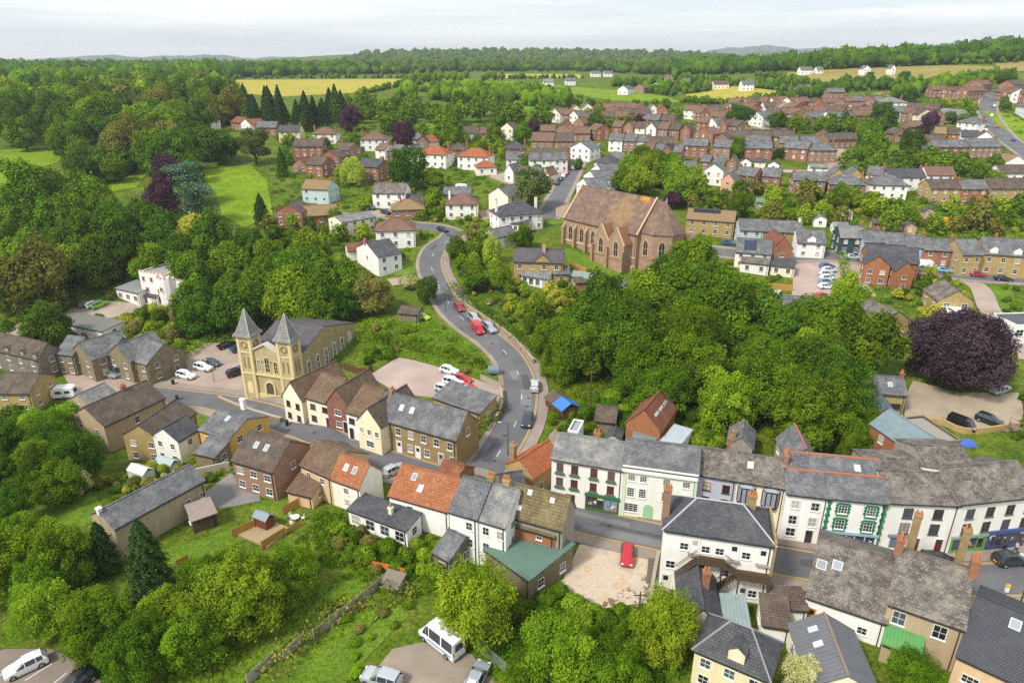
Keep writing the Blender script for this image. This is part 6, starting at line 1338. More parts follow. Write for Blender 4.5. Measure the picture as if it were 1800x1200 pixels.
def hedge(pix, wid, hgt, mat, label, group='hedges', world=None, dens=1.0, ls=.2, name='hedge', kind=None):
    c = line_px(pix, 1.0) if world is None else smooth_line(world, 1.0); rng = np.random.default_rng(int(abs(c[0, 0] * 10 + c[0, 1])) + 3)
    n = normals2(c); Ln = len(c); N_ = int(Ln * (2 * hgt + wid) * 9 * dens / (ls / .2) ** 2)
    i = rng.integers(0, Ln, N_); t = rng.random(N_); per = (2 * hgt + wid); s = t * per
    off = np.where(s < hgt, -wid / 2, np.where(s < hgt + wid, s - hgt - wid / 2, wid / 2)); z = np.where(s < hgt, s, np.where(s < hgt + wid, hgt, per - s))
    nn = np.where((s < hgt)[:, None], np.stack([-n[i, 0], -n[i, 1], np.full(N_, .4)], 1), np.where((s < hgt + wid)[:, None], np.array([0, 0, 1.]), np.stack([n[i, 0], n[i, 1], np.full(N_, .4)], 1))) + rng.normal(size=(N_, 3)) * .55
    lump = 1 + .16 * np.sin(i * .9) + .12 * np.sin(i * 2.3 + 1)
    x = c[i, 0] + n[i, 0] * off * lump + rng.normal(size=N_) * .3; y = c[i, 1] + n[i, 1] * off * lump + rng.normal(size=N_) * .3
    zz = HT(x, y) + z * lump + rng.normal(size=N_) * .12
    me = leaf_mesh(name, np.stack([x, y, zz], 1), nn, rng.uniform(ls * .7, ls * 1.4, N_), rng.random(N_) * .8 + .2 * np.sin(i * .7), LEAFM[mat], rng)
    o = link(name, me); tag(o, label, 'hedge', group, kind); return o
def scrub(pix, n, Rr, mats, name, label, seed=1, per=90, ls=(.1, .2), stay=True):
    """low ground cover that reads as one mass"""
    rng = np.random.default_rng(seed); poly = np.array([(p.x, p.y) for p in (hit(*q) for q in pix)]); lo, hi = poly.min(0), poly.max(0)
    Ps, Ns, Ls, Ss = [], [], [], []; got = 0; k = 0
    while got < n and k < n * 30:
        k += 1; x, y = rng.uniform(lo, hi)
        if not inpoly(np.array(x), np.array(y), poly) or (stay and blocked(x, y, .5)): continue
        got += 1; r = rng.uniform(*Rr); d = rng.normal(size=(per, 3)); d[:, 2] = np.abs(d[:, 2]); d /= np.linalg.norm(d, axis=1)[:, None]
        p = d * r * rng.uniform(.75, 1.05, (per, 1)) * [1, 1, .75]; p[:, 0] += x; p[:, 1] += y; p[:, 2] += HT(p[:, 0], p[:, 1])
        Ps.append(p); Ns.append(d + rng.normal(size=(per, 3)) * .5 + [0, 0, .3]); Ls.append(np.clip(rng.random(per) * .5 + rng.random() * .5, 0, 1)); Ss.append(rng.uniform(*ls, per) * (r / 1.0) ** .5)
    me = leaf_mesh(name, np.concatenate(Ps), np.concatenate(Ns), np.concatenate(Ss), np.concatenate(Ls), LEAFM[mats], rng)
    o = link(name, me); tag(o, label, 'ground cover', None, 'stuff'); return o
# far woodland: crowns of a lumpy core and leaf clumps, one object per wood
_ico = bmesh.new(); bmesh.ops.create_icosphere(_ico, subdivisions=2, radius=1); _ico.verts.ensure_lookup_table()
ICV = np.array([v.co[:] for v in _ico.verts]); ICF = np.array([[v.index for v in f.verts] for f in _ico.faces]); _ico.free()
def far_wood(pix, n, Rr, mat, label, seed=1, vs_=(1.0, 1.5), conif=0.0, name='woodland', lines=None):
    rng = np.random.default_rng(seed); Vs, Fs, Ls = [], [], []; base = 0; got = 0; k = 0
    if lines is None:
        poly = np.array(pix, float); lo, hi = poly.min(0), poly.max(0)
    pts = []
    while got < n and k < n * 30:
        k += 1
        if lines is None:
            px, py = rng.uniform(lo, hi)
            if not inpoly(np.array(px), np.array(py), poly): continue
            p = hit(px, py)
        else:
            c = lines[rng.integers(len(lines))]; j = rng.integers(len(c)); q = c[j] + rng.normal(size=2) * 2.0; p = Vector((q[0], q[1], 0))
        if p.y > 6000: continue
        got += 1; pts.append((p.x, p.y))
    for x, y in pts:
        Rm = rng.uniform(*Rr); vv = rng.uniform(*vs_); z = hz(x, y); cf = rng.random() < conif
        disp = 1 + .22 * np.sin(ICV @ rng.normal(size=3) * 3.2 + rng.random() * 6) + .16 * np.sin(ICV @ rng.normal(size=3) * 6 + rng.random() * 6)
        v = ICV * disp[:, None] * Rm * .9
        if cf: tz = (ICV[:, 2] + 1) / 2; v = np.stack([ICV[:, 0] * (1.05 - tz) * Rm * .7, ICV[:, 1] * (1.05 - tz) * Rm * .7, (tz - .5) * Rm * 3.4], 1)
        else: v[:, 2] *= vv
        cz = z + (Rm * (1.0 * vv) if not cf else Rm * 1.7)
        Vs.append(v + [x, y, cz]); Fs.append(ICF + base); base += len(v); t0 = rng.random() * .6; Ls.append(np.clip(t0 + rng.random(len(v)) * .35, 0, 1))
        m = 34; ii = rng.integers(0, len(v), m); c = v[ii] * rng.uniform(.95, 1.15, (m, 1)) + [x, y, cz]; nn = ICV[ii] + rng.normal(size=(m, 3)) * .6; nn /= np.linalg.norm(nn, axis=1)[:, None]
        a = rng.normal(size=(m, 3)); u = np.cross(nn, a); u /= np.linalg.norm(u, axis=1)[:, None]; w_ = np.cross(nn, u); s = Rm * rng.uniform(.16, .34, (m, 1))
        q = np.stack([c - u * s, c - w_ * s * .8, c + u * s], 1).reshape(-1, 3); Vs.append(q); Fs.append(np.arange(3 * m).reshape(-1, 3) + base); base += 3 * m; Ls.append(np.repeat(np.clip(t0 + .1 + rng.random(m) * .5, 0, 1), 3))
    V = np.concatenate(Vs).astype('f'); F = np.concatenate(Fs).astype('i'); l_ = np.concatenate(Ls).astype('f')
    me = bpy.data.meshes.new(name); me.vertices.add(len(V)); me.vertices.foreach_set('co', V.ravel()); me.loops.add(F.size); me.loops.foreach_set('vertex_index', F.ravel())
    me.polygons.add(len(F)); me.polygons.foreach_set('loop_start', np.arange(0, F.size, 3, dtype='i')); at = me.attributes.new('lc', 'FLOAT', 'POINT'); at.data.foreach_set('value', l_)
    me.materials.append(LEAFM[mat]); me.update(); me.validate()
    o = link(name, me); tag(o, label, 'woodland', None, 'stuff'); return o
# ------------------------------------------------------------------ single trees
for a in (
    (48, 345, 54, 'tall full tree at the left edge below the left meadow', 'm', 'broad', 1.3),
    (48, 485, 66, 'huge olive brown tree at the left edge beside the garages', 'o', 'broad', 1.15),
    (386, 250, 39, 'large round dark tree standing alone on the meadow', 'd', 'broad', .95),
    (251, 216, 27, 'purple copper beech in the upper left wood', 'c', 'broad', 1.0),
    (97, 206, 21, 'small purple tree in the far left wood', 'c', 'broad', 1.0),
    (298, 296, 28, 'dark purple copper tree behind the blue cedar', 'c', 'broad', 1.2),
    (284, 345, 30, 'drooping purple copper tree left of the blue cedar', 'c', 'broad', 1.2),
    (322, 318, 36, 'blue green cedar with layered branches on the slope', 'p', 'cedar', 1.0),
    (352, 350, 34, 'lower blue green cedar beside the meadow', 'p', 'cedar', 1.0),
    (358, 408, 46, 'yellow flowering round tree above the castle like house', 'y', 'broad', .8),
    (446, 252, 31, 'brownish pine with open crown right of the meadow tree', 'n', 'pine', 1.0),
    (300, 245, 30, 'pale olive feathery tree left of the meadow tree', 's', 'broad', 1.1),
    (458, 368, 15, 'dark columnar conifer beside the meadow', 'k', 'column', 1.0),
    (495, 288, 14, 'green cone shaped conifer by the brick close', 'd', 'conifer', .8),
    (620, 300, 25, 'pale weeping willow beside the brick house', 'w', 'willow', 1.0),
    (714, 296, 40, 'big dense dark tree in the middle of the houses', 'd', 'broad', 1.0),
    (760, 315, 22, 'mid green garden tree right of the big dense tree', 'm', 'broad', .9),
    (935, 328, 38, 'dark olive pine beside the sloping street', 'n', 'pine', 1.0),
    (708, 241, 26, 'purple copper beech above the white red roofed houses', 'c', 'broad', 1.1),
    (614, 209, 22, 'purple tree in the belt left of the centre', 'c', 'broad', 1.0),
    (937, 224, 14, 'small purple tree beside the long red roofs', 'c', 'broad', 1.0),
    (1183, 351, 17, 'purple tree behind the church apse', 'c', 'broad', 1.0),
    (1120, 216, 13, 'dark purple tree by the far red estate', 'c', 'broad', 1.0),
    (793, 230, 24, 'tall green tree beside the white house with chimney', 'm', 'broad', 1.3),
    (838, 258, 17, 'round light tree behind the orange roofed house', 'l', 'broad', 1.0),
    (870, 240, 18, 'round tree between the upper centre houses', 'm', 'broad', 1.0),
    (918, 235, 18, 'green tree left of the long red roofs', 'm', 'broad', 1.0),
    (914, 285, 15, 'green tree in front of the white slate terrace', 'm', 'broad', 1.0),
    (1045, 214, 20, 'round dark tree in the far red estate', 'd', 'broad', .9),
    (1090, 216, 19, 'round green tree in the far red estate', 'm', 'broad', .9),
    (1017, 288, 10, 'small street tree on the sloping street', 'm', 'broad', 1.1),
    (1297, 206, 27, 'big round tree in the red roofed estate', 'd', 'broad', .9),
    (1370, 213, 19, 'dark tree in front of the estate middle', 'd', 'broad', .9),
    (1295, 260, 16, 'tall green tree between the brick terraces', 'm', 'broad', 1.3),
    (1368, 268, 9, 'slim dark tree between two brick terrace houses', 'd', 'broad', 1.4),
    (1525, 228, 22, 'tall green tree above the cul de sac', 'm', 'broad', 1.2),
    (1535, 258, 31, 'largest green tree beside the cul de sac', 'm', 'broad', 1.1),
    (1555, 202, 27, 'broad dark tree right of the red roofed estate', 'd', 'broad', .9),
    (1605, 250, 22, 'dense green tree left of the bank houses', 'd', 'broad', 1.2),
    (1637, 211, 16, 'round purple tree near the bank houses', 'c', 'broad', .9),
    (1622, 228, 15, 'dark brown purple tree below the round purple one', 'b', 'broad', .9),
    (1592, 135, 12, 'lone round tree at the edge of the tan field', 'd', 'broad', .9),
    (1530, 137, 10, 'tree on the hedge line of the tan field', 'd', 'broad', 1.1),
    (1770, 138, 19, 'dark round tree on the skyline road', 'd', 'broad', 1.0),
    (1602, 167, 15, 'dark round tree beside the skyline brick row', 'd', 'broad', .9),
    (1663, 182, 13, 'bright yellow green tree below the skyline row', 'y', 'broad', .9),
    (1688, 612, 98, 'huge dark copper beech beside the sandy drive', 'b', 'beech', .92),
    (1492, 522, 38, 'tall light green tree at the end of the car park', 'l', 'broad', 1.1),
    (1226, 455, 44, 'large tree right of the church', 'm', 'broad', 1.1),
    (1165, 485, 40, 'dark tree in front of the church apse', 'd', 'broad', 1.0),
    (655, 517, 38, 'yellow olive tree above the grassy bank', 's', 'broad', 1.0),
    (719, 495, 16, 'small pale yellow ball tree by the bend', 'f', 'broad', .9),
    (750, 510, 24, 'dark green tree beside the hill road', 'd', 'broad', 1.1),
    (863, 440, 18, 'tall pale yellow tree across from the bend', 'w', 'broad', 1.5),
    (876, 486, 24, 'light green garden tree left of the villa', 'l', 'broad', 1.1),
    (834, 501, 15, 'small purple tree beside the hill road hedge', 'c', 'broad', 1.0),
    (920, 415, 22, 'green tree below the white hipped house', 'm', 'broad', 1.1),
    (833, 406, 16, 'olive tree at the top of the hill road', 's', 'broad', 1.0),
    (982, 525, 22, 'yellow green tree in the villa garden', 'y', 'broad', .9),
    (900, 524, 11, 'yellow bushy tree by the garden path', 'y', 'broad', .9),
    (180, 968, 31, 'dark cypress with drooping sprays, the smaller of two', 'k', 'cypress', 1.15),
    (258, 988, 47, 'dark cypress with drooping sprays, the larger of two', 'k', 'cypress', 1.1),
    (832, 1062, 72, 'big light green tree behind the parked minibus', 'l', 'broad', 1.2),
    (990, 1140, 72, 'light feathery tree below the cleared plot', 'l', 'broad', 1.15),
    (1165, 1098, 62, 'light green tree right of the cleared plot', 'l', 'broad', 1.2),
    (1085, 1185, 58, 'shaded tree between the two plot trees', 'm', 'broad', 1.1),
    (925, 1192, 46, 'small green tree at the bottom below the minibus tree', 'm', 'broad', 1.0),
    (1605, 1182, 46, 'dense green tree at the bottom beside the lean-to', 'm', 'broad', .9),
    (1415, 1186, 40, 'cream blossom tree at the bottom edge', 'f', 'broad', 1.2),
    (545, 395, 14, 'bare branched little tree on the brick close lawn', 'n', 'pine', 1.3),
    (530, 985, 34, 'lime green tree beside the orange garden fence', 'l', 'broad', 1.0),
    (130, 845, 34, 'white flowering elder beside the left garden', 'f', 'broad', .8),
    (1740, 385, 24, 'green tree below the brown roofed stone house', 'm', 'broad', .9),
    (1722, 360, 9, 'yellow narrow conifer in the right gardens', 'y', 'column', 1.0),
    (1708, 358, 9, 'brown narrow conifer in the right gardens', 'o', 'column', 1.0),
    (1627, 500, 15, 'dark green egg shaped yew beside the orange gables', 'd', 'column', .75),
    (958, 640, 10, 'narrow upright conifer beside the hill road', 'm', 'column', 1.3),
    (430, 178, 12, 'conifer, leftmost of the tall row below the yellow field', 'k', 'conifer', 1.0)):
    tree(a[0], a[1], a[2], a[3], a[4], a[5], a[6])
# ------------------------------------------------------------------ groves
grove([(0, 580), (0, 400), (100, 330), (140, 350), (300, 390), (400, 430), (470, 420), (540, 448), (590, 485), (610, 535), (560, 548), (490, 545), (400, 590), (345, 560), (330, 480), (235, 468), (195, 500), (150, 540), (60, 590)], (4.8, 7.4), 95, 'mmddmdl', 'broadleaf tree in the dense wood on the left slope', 'trees of the left slope wood', seed=3, gap=.62)
grove([(0, 165), (110, 168), (200, 145), (330, 142), (430, 172), (420, 205), (350, 215), (345, 280), (240, 272), (110, 240), (0, 232)], (6.5, 9.5), 120, 'mmdmdlo', 'broadleaf tree in the upper left wood beyond the meadow', 'trees of the upper left wood', seed=4, gap=.5)
grove([(105, 262), (240, 266), (340, 285), (340, 300), (250, 288), (130, 312)], (4.4, 6.2), 20, 'mdd', 'broadleaf tree in the thick belt between the left meadows', 'trees between the left meadows', seed=5, gap=.6)
grove([(1020, 570), (1100, 515), (1190, 490), (1270, 500), (1330, 545), (1450, 550), (1520, 555), (1525, 620), (1475, 690), (1440, 745), (1330, 735), (1200, 690), (1080, 640), (1000, 640)], (5.4, 7.8), 44, 'mmlmd', 'broadleaf tree in the dense wood behind the high street', 'trees of the wood behind the high street', seed=6, gap=.56)
grove([(1420, 690), (1500, 680), (1530, 740), (1500, 790), (1420, 770)], (3.0, 4.2), 6, 'mmd', 'smaller tree at the right end of the high street wood', 'trees at the end of the high street wood', seed=7, gap=.7)
grove([(0, 985), (110, 975), (150, 1050), (330, 1080), (370, 1010), (500, 985), (530, 1010), (400, 1100), (290, 1160), (180, 1170), (110, 1110), (0, 1100)], (3.3, 5.0), 38, 'lmmld', 'bushy tree in the thicket at the lower left', 'trees of the lower left thicket', seed=8, gap=.55)
grove([(0, 700), (60, 690), (130, 740), (145, 800), (110, 870), (0, 960)], (3.0, 4.6), 16, 'mlmd', 'broadleaf tree at the left edge below the brown roofs', 'trees at the left edge', seed=9, gap=.6)
grove([(610, 175), (700, 172), (800, 180), (960, 195), (965, 212), (880, 222), (800, 212), (700, 218), (620, 215)], (4.0, 6.0), 40, 'mmddm', 'broadleaf tree in the belt behind the upper centre houses', 'trees behind the upper centre houses', seed=10, gap=.6)
grove([(425, 175), (600, 172), (600, 196), (430, 196)], (4.2, 5.6), 24, 'kkdk', 'tall dark conifer in the row below the yellow field', 'conifers below the yellow field', 'conifer', seed=11, gap=.45, vs_=(.5, .85))
grove([(1065, 285), (1130, 270), (1220, 300), (1225, 340), (1170, 330), (1080, 320)], (4.0, 6.0), 14, 'mdml', 'broadleaf tree in the grove behind the church', 'trees behind the church', seed=12, gap=.6)
grove([(785, 430), (850, 415), (870, 450), (850, 500), (805, 510), (785, 470)], (2.2, 3.4), 12, 'mmdl', 'garden tree inside the bend of the hill road', 'trees inside the road bend', seed=13, gap=.65)
grove([(1200, 330), (1300, 320), (1440, 335), (1560, 345), (1640, 360), (1800, 360), (1800, 400), (1600, 400), (1420, 385), (1230, 372)], (2.2, 4.2), 48, 'mmdlo', 'garden tree in the long gardens of the right middle distance', 'trees of the right gardens', seed=14, gap=.75)
grove([(1480, 270), (1700, 275), (1760, 280), (1760, 320), (1690, 300), (1500, 300)], (2.6, 4.4), 30, 'mmdd', 'broadleaf tree in the thick row above the white terrace', 'trees above the white terrace', seed=15, gap=.65)
grove([(1380, 215), (1500, 212), (1560, 222), (1500, 230), (1390, 224)], (2.6, 4.0), 18, 'dmd', 'tree in the hedge row below the red roofed estate', 'trees below the red roofed estate', seed=16, gap=.65)
grove([(460, 390), (560, 400), (640, 350), (780, 330), (790, 400), (700, 380), (620, 420), (480, 430)], (1.6, 3.0), 24, 'mdlo', 'garden tree among the houses above the bend', 'garden trees above the bend', seed=17, gap=.9)
grove([(600, 225), (780, 222), (900, 250), (980, 300), (900, 310), (760, 250), (640, 262), (540, 270), (480, 240)], (1.8, 3.6), 34, 'mmdl', 'garden tree among the upper centre houses', 'garden trees of the upper centre', seed=18, gap=.9)
grove([(560, 232), (640, 255), (640, 330), (600, 330), (500, 310), (470, 280)], (1.6, 3.0), 14, 'mdl', 'garden tree among the brick close', 'garden trees of the brick close', seed=19, gap=.9)
grove([(880, 500), (1000, 505), (1080, 540), (1020, 570), (940, 560), (880, 530)], (1.2, 2.6), 18, 'lmyom', 'small ornamental tree in the villa garden', 'trees of the villa garden', seed=20, gap=.85)
grove([(930, 560), (1000, 570), (1010, 640), (960, 700), (945, 660)], (1.8, 3.2), 12, 'mdm', 'scrubby tree between the hill road and the wood', 'trees beside the hill road', seed=21, gap=.7)
grove([(1640, 190), (1760, 170), (1790, 200), (1700, 210), (1640, 205)], (2.4, 4.0), 14, 'mdl', 'tree among the houses beside the right hand road', 'trees beside the right hand road', seed=22, gap=.8)
grove([(1010, 175), (1190, 180), (1200, 200), (1190, 235), (1060, 232)], (2.6, 4.4), 16, 'mdm', 'tree among the far red estate', 'trees of the far red estate', seed=23, gap=.9)
grove([(1560, 470), (1660, 480), (1690, 560), (1640, 560), (1620, 520), (1570, 520)], (1.2, 2.6), 10, 'mdly', 'garden tree between the orange gables and the copper beech', 'trees by the orange gables', seed=24, gap=.85)
# ------------------------------------------------------------------ garden shrubs
SH = [([(440, 690), (500, 690), (500, 725), (440, 712)], (.8, 1.4), 8, 'ylm', 'rounded shrub in the bed in front of the chapel', 'shrubs in front of the chapel'),
      ([(640, 570), (780, 560), (850, 620), (870, 660), (760, 640), (650, 620)], (.6, 1.4), 18, 'lmls', 'wild shrub on the grassy bank beside the hill road', 'shrubs on the grassy bank'),
      ([(640, 590), (690, 590), (690, 640), (640, 640)], (.9, 1.6), 10, 'md', 'shrub between the chapel and the upper car park', 'shrubs behind the chapel'),
      ([(600, 880), (760, 910), (820, 930), (780, 1010), (640, 1000), (580, 960)], (.6, 1.6), 46, 'mlmds', 'overgrown shrub in the gardens behind the white cottages', 'shrubs behind the white cottages'),
      ([(150, 850), (340, 800), (400, 810), (370, 850), (200, 890)], (.5, 1.2), 40, 'mlyos', 'garden shrub in the plots beside the long barn', 'shrubs beside the long barn'),
      ([(940, 720), (1100, 690), (1250, 740), (1290, 790), (1100, 780), (980, 790)], (.9, 2.0), 60, 'mmld', 'bramble shrub on the rough ground behind the high street', 'shrubs behind the high street'),
      ([(860, 470), (1000, 500), (1090, 530), (1000, 580), (900, 570), (820, 530)], (.6, 1.5), 46, 'mlyso', 'garden shrub around the villa', 'shrubs around the villa'),
      ([(470, 380), (650, 390), (780, 330), (860, 390), (740, 470), (600, 450)], (.6, 1.4), 55, 'mldy', 'garden shrub among the houses above the bend', 'shrubs above the bend'),
      ([(1240, 350), (1500, 350), (1800, 355), (1800, 420), (1500, 400), (1260, 400)], (.8, 1.8), 60, 'mldyo', 'garden shrub in the right middle gardens', 'shrubs of the right middle gardens'),
      ([(1260, 450), (1400, 455), (1390, 520), (1270, 510)], (.6, 1.3), 22, 'mldo', 'garden shrub behind the white solar house', 'shrubs behind the white solar house'),
      ([(1480, 480), (1800, 500), (1800, 600), (1760, 580), (1540, 560)], (.7, 1.6), 36, 'mldy', 'garden shrub near the orange gables', 'shrubs near the orange gables'),
      ([(1760, 690), (1830, 700), (1830, 780), (1780, 770)], (.8, 1.6), 12, 'md', 'shrub at the right end of the sandy drive', 'shrubs at the drive end'),
      ([(560, 1060), (720, 1010), (720, 1130), (640, 1190), (540, 1200)], (.5, 1.0), 12, 'mlsl', 'shrub along the foot of the garden fence', 'shrubs along the garden fence'),
      ([(860, 1020), (1010, 1030), (1120, 1075), (1100, 1130), (900, 1100)], (.8, 1.7), 34, 'mlm', 'shrub on the bank below the cleared plot', 'shrubs below the cleared plot'),
      ([(150, 620), (300, 560), (370, 590), (300, 640), (240, 660)], (.9, 1.8), 22, 'ylm', 'shrub between the stone row and the car park', 'shrubs between stone row and car park'),
      ([(200, 560), (330, 530), (350, 590), (240, 600)], (1.4, 2.6), 22, 'lyms', 'large light shrub below the castle like house', 'shrubs below the castle like house')]
for i, (pl, rr, n_, ms_, lb, gp) in enumerate(SH): grove(pl, rr, n_, ms_, lb, gp, 'shrub', seed=40 + i, cat='shrub', gap=.7, vs_=(.8, 1.3))
grove([(225, 850), (300, 815), (400, 800), (410, 820), (330, 845), (240, 870)], (.3, .6), 26, 'fycsl', 'flower clump in the plots beside the long barn', 'flower clumps beside the long barn', 'shrub', seed=70, cat='shrub', gap=.8)
place_waiting({'broad': 222, 'shrub': 290, 'conifer': 60})
# ------------------------------------------------------------------ hedges
for pix, w_, h_, mt, lb in (
    ([(795, 512), (820, 535), (860, 562), (900, 590), (940, 628)], 2.0, 2.2, 'm', 'long clipped hedge above the hill road'),
    ([(630, 600), (700, 608), (780, 625), (850, 648)], 1.8, 1.7, 'm', 'low hedge along the path on the grassy bank'),
    ([(640, 575), (700, 572), (770, 586), (830, 618)], 1.4, 1.2, 'l', 'upper hedge across the grassy bank'),
    ([(296, 655), (335, 622), (375, 598)], 1.8, 1.6, 'l', 'bright hedge along the chapel car park'),
    ([(840, 760), (870, 735), (880, 712)], 1.6, 1.6, 'm', 'hedge beside the stone terrace gable'),
    ([(500, 420), (540, 410), (600, 398)], 1.6, 1.6, 'm', 'clipped hedge in front of the orange brick bungalow'),
    ([(560, 450), (600, 440), (640, 450)], 1.6, 1.6, 'm', 'curved hedge behind the white pink chimney house'),
    ([(1478, 455), (1486, 490), (1490, 520)], 1.8, 2.0, 'l', 'hedge dividing the car park from the lane'),
    ([(1604, 340), (1640, 362), (1660, 378)], 1.4, 1.6, 'm', 'straight hedge in the right gardens'),
    ([(100, 345), (170, 330), (240, 300)], 3.0, 3.0, 'd', 'thick dark hedge between the two left meadows'),
    ([(470, 1200), (560, 1110), (640, 1060), (720, 1050)], 2.2, 1.4, 's', 'scruffy bramble hedge along the minibus car park'),
    ([(1500, 292), (1600, 296), (1700, 298)], 1.6, 1.6, 'd', 'hedge below the trees above the white terrace')):
    hedge(pix, w_, h_, mt, lb)
# ------------------------------------------------------------------ rough growth and far woods
GA = [(480, 225), (640, 222), (900, 218), (1010, 290), (975, 375), (860, 400), (770, 420), (735, 480), (690, 490), (560, 455), (480, 430), (480, 330)]
GB = [(1000, 185), (1190, 180), (1400, 172), (1740, 158), (1800, 190), (1800, 330), (1500, 330), (1240, 345), (1060, 300)]
GC = [(1210, 335), (1500, 330), (1800, 335), (1800, 430), (1560, 412), (1420, 395), (1230, 372)]
for k_, (pl, nn_, rr_, mt_, lb) in enumerate(((GA, 420, (.6, 1.5), 'm', 'garden greenery among the upper centre houses'), (GA, 260, (.5, 1.2), 'l', 'light garden bushes among the upper centre houses'), (GA, 160, (.8, 1.9), 'd', 'dark garden bushes among the upper centre houses'), (GB, 620, (.8, 2.0), 'm', 'garden greenery among the right hand estates'), (GB, 380, (1.0, 2.4), 'd', 'dark garden bushes among the right hand estates'), (GB, 220, (.7, 1.5), 'l', 'light garden bushes among the right hand estates'), (GC, 420, (.6, 1.7), 'm', 'greenery of the long right gardens'), (GC, 220, (.6, 1.5), 'l', 'light bushes of the long right gardens'), (GC, 60, (.5, 1.1), 'y', 'yellow bushes of the long right gardens'), (GA, 40, (.4, .9), 'y', 'yellow bushes among the upper centre houses'))):
    scrub(pl, nn_, rr_, mt_, 'garden_greenery', lb, 90 + k_, 64, (.16, .3))
scrub([(0, 1200), (60, 1130), (200, 1170), (420, 1120), (600, 1010), (690, 1000), (760, 1030), (600, 1120), (420, 1230), (0, 1260)], 420, (.15, .4), 'l', 'undergrowth', 'rough grass and weeds at the lower left', 1)
scrub([(640, 560), (780, 560), (870, 640), (860, 660), (760, 640), (640, 640)], 420, (.25, .7), 'l', 'undergrowth', 'long grass on the bank beside the hill road', 2)
scrub([(560, 900), (820, 930), (860, 1020), (720, 1050), (600, 1010), (520, 960)], 380, (.25, .7), 'm', 'undergrowth', 'weeds in the gardens behind the white cottages', 3)
scrub([(860, 1010), (1000, 1030), (1120, 1070), (1200, 1070), (1240, 1200), (860, 1200), (780, 1080)], 520, (.35, .9), 'm', 'undergrowth', 'undergrowth on the bank below the cleared plot', 4)
scrub([(940, 680), (1060, 660), (1300, 740), (1480, 770), (1480, 820), (1280, 800), (1000, 790)], 520, (.35, 1.0), 'l', 'undergrowth', 'brambles behind the high street', 5)
scrub([(940, 560), (1100, 520), (1450, 560), (1530, 640), (1470, 760), (1200, 730), (960, 690)], 420, (.6, 1.4), 'd', 'undergrowth', 'shaded undergrowth in the high street wood', 6)
scrub([(0, 590), (0, 380), (140, 340), (420, 420), (640, 470), (640, 550), (420, 600), (200, 560)], 600, (.8, 1.9), 'd', 'undergrowth', 'shaded undergrowth in the left slope wood', 7, 80, (.18, .34))
far_wood([(0, 146), (0, 116), (430, 116), (440, 136), (300, 141), (160, 143)], 620, (4.5, 7.5), 'd', 'dark woodland along the left skyline', 1, vs_=(.8, 1.2))
far_wood([(420, 137), (420, 117), (640, 114), (1300, 114), (1330, 122), (1200, 134), (1100, 130), (1040, 127), (860, 126), (730, 130)], 1200, (4.5, 7.5), 'd', 'dark woodland beyond the far fields', 2, vs_=(.7, 1.15))
far_wood([(600, 114), (640, 96), (900, 91), (1240, 97), (1320, 112), (1000, 113)], 900, (7, 10), 'd', 'forest on the far central hill', 3, vs_=(.6, .95))
far_wood([(1150, 130), (1340, 108), (1500, 94), (1800, 72), (1900, 66), (1900, 100), (1750, 110), (1660, 114), (1400, 125), (1260, 132)], 1300, (4.5, 8), 'd', 'mixed forest on the right hand hill', 4, vs_=(.7, 1.1))
far_wood([(700, 172), (840, 166), (960, 172), (1030, 184), (1000, 192), (900, 186), (830, 184)], 90, (3, 4.6), 'm', 'belt of trees below the far fields', 5)
far_wood([(1060, 150), (1200, 140), (1330, 150), (1420, 152), (1380, 158), (1290, 150), (1200, 165), (1180, 172)], 80, (2.2, 3.6), 'm', 'tree belt left of the yellow hill field', 6)
far_wood([(1320, 180), (1390, 174), (1470, 152), (1560, 148), (1568, 158), (1500, 162), (1420, 176), (1340, 186)], 80, (2.2, 3.4), 'd', 'tree belt behind the red roofed estate', 7)
far_wood([(1560, 172), (1660, 150), (1740, 145), (1740, 155), (1640, 165), (1580, 182)], 45, (2.4, 3.6), 'm', 'trees beside the skyline brick row', 8)
far_wood([(0, 158), (50, 152), (240, 146), (390, 140), (395, 160), (330, 145), (200, 150), (110, 168), (0, 170)], 130, (5, 7.5), 'm', 'tree belt beyond the upper left wood', 9)
far_wood([(700, 150), (740, 136), (870, 139), (890, 142), (730, 148)], 45, (2.2, 3.6), 'm', 'tree clumps among the far fields', 10)
LN = [line_px(q, 5) for q in ([(395, 140), (560, 138), (712, 138)], [(640, 165), (712, 150), (735, 140)], [(720, 160), (840, 168), (950, 178)], [(730, 150), (850, 155), (960, 160)], [(860, 139), (1022, 139)], [(1205, 182), (1300, 184), (1395, 174)], [(1205, 165), (1290, 151), (1395, 162)], [(1335, 134), (1440, 151)], [(1440, 151), (1600, 147), (1750, 131)], [(1568, 158), (1650, 151), (1748, 141)], [(1400, 126), (1660, 114), (1800, 110)], [(45, 154), (140, 155)])]
far_wood(None, 900, (1.2, 2.2), 'd', 'dark field hedges between the far fields', 11, name='hedgerow', lines=LN)
# ------------------------------------------------------------------ vehicles
BLK = flat('16171a', .5); TYRE = flat('1c1c1e', .9); RIM = flat('8a8c90', .35); CGL = glass_dark('20262c'); HEADL = flat('dfe4e6', .2); TAILL = flat('a8201c', .3); PLATE = flat('d8c860', .5)
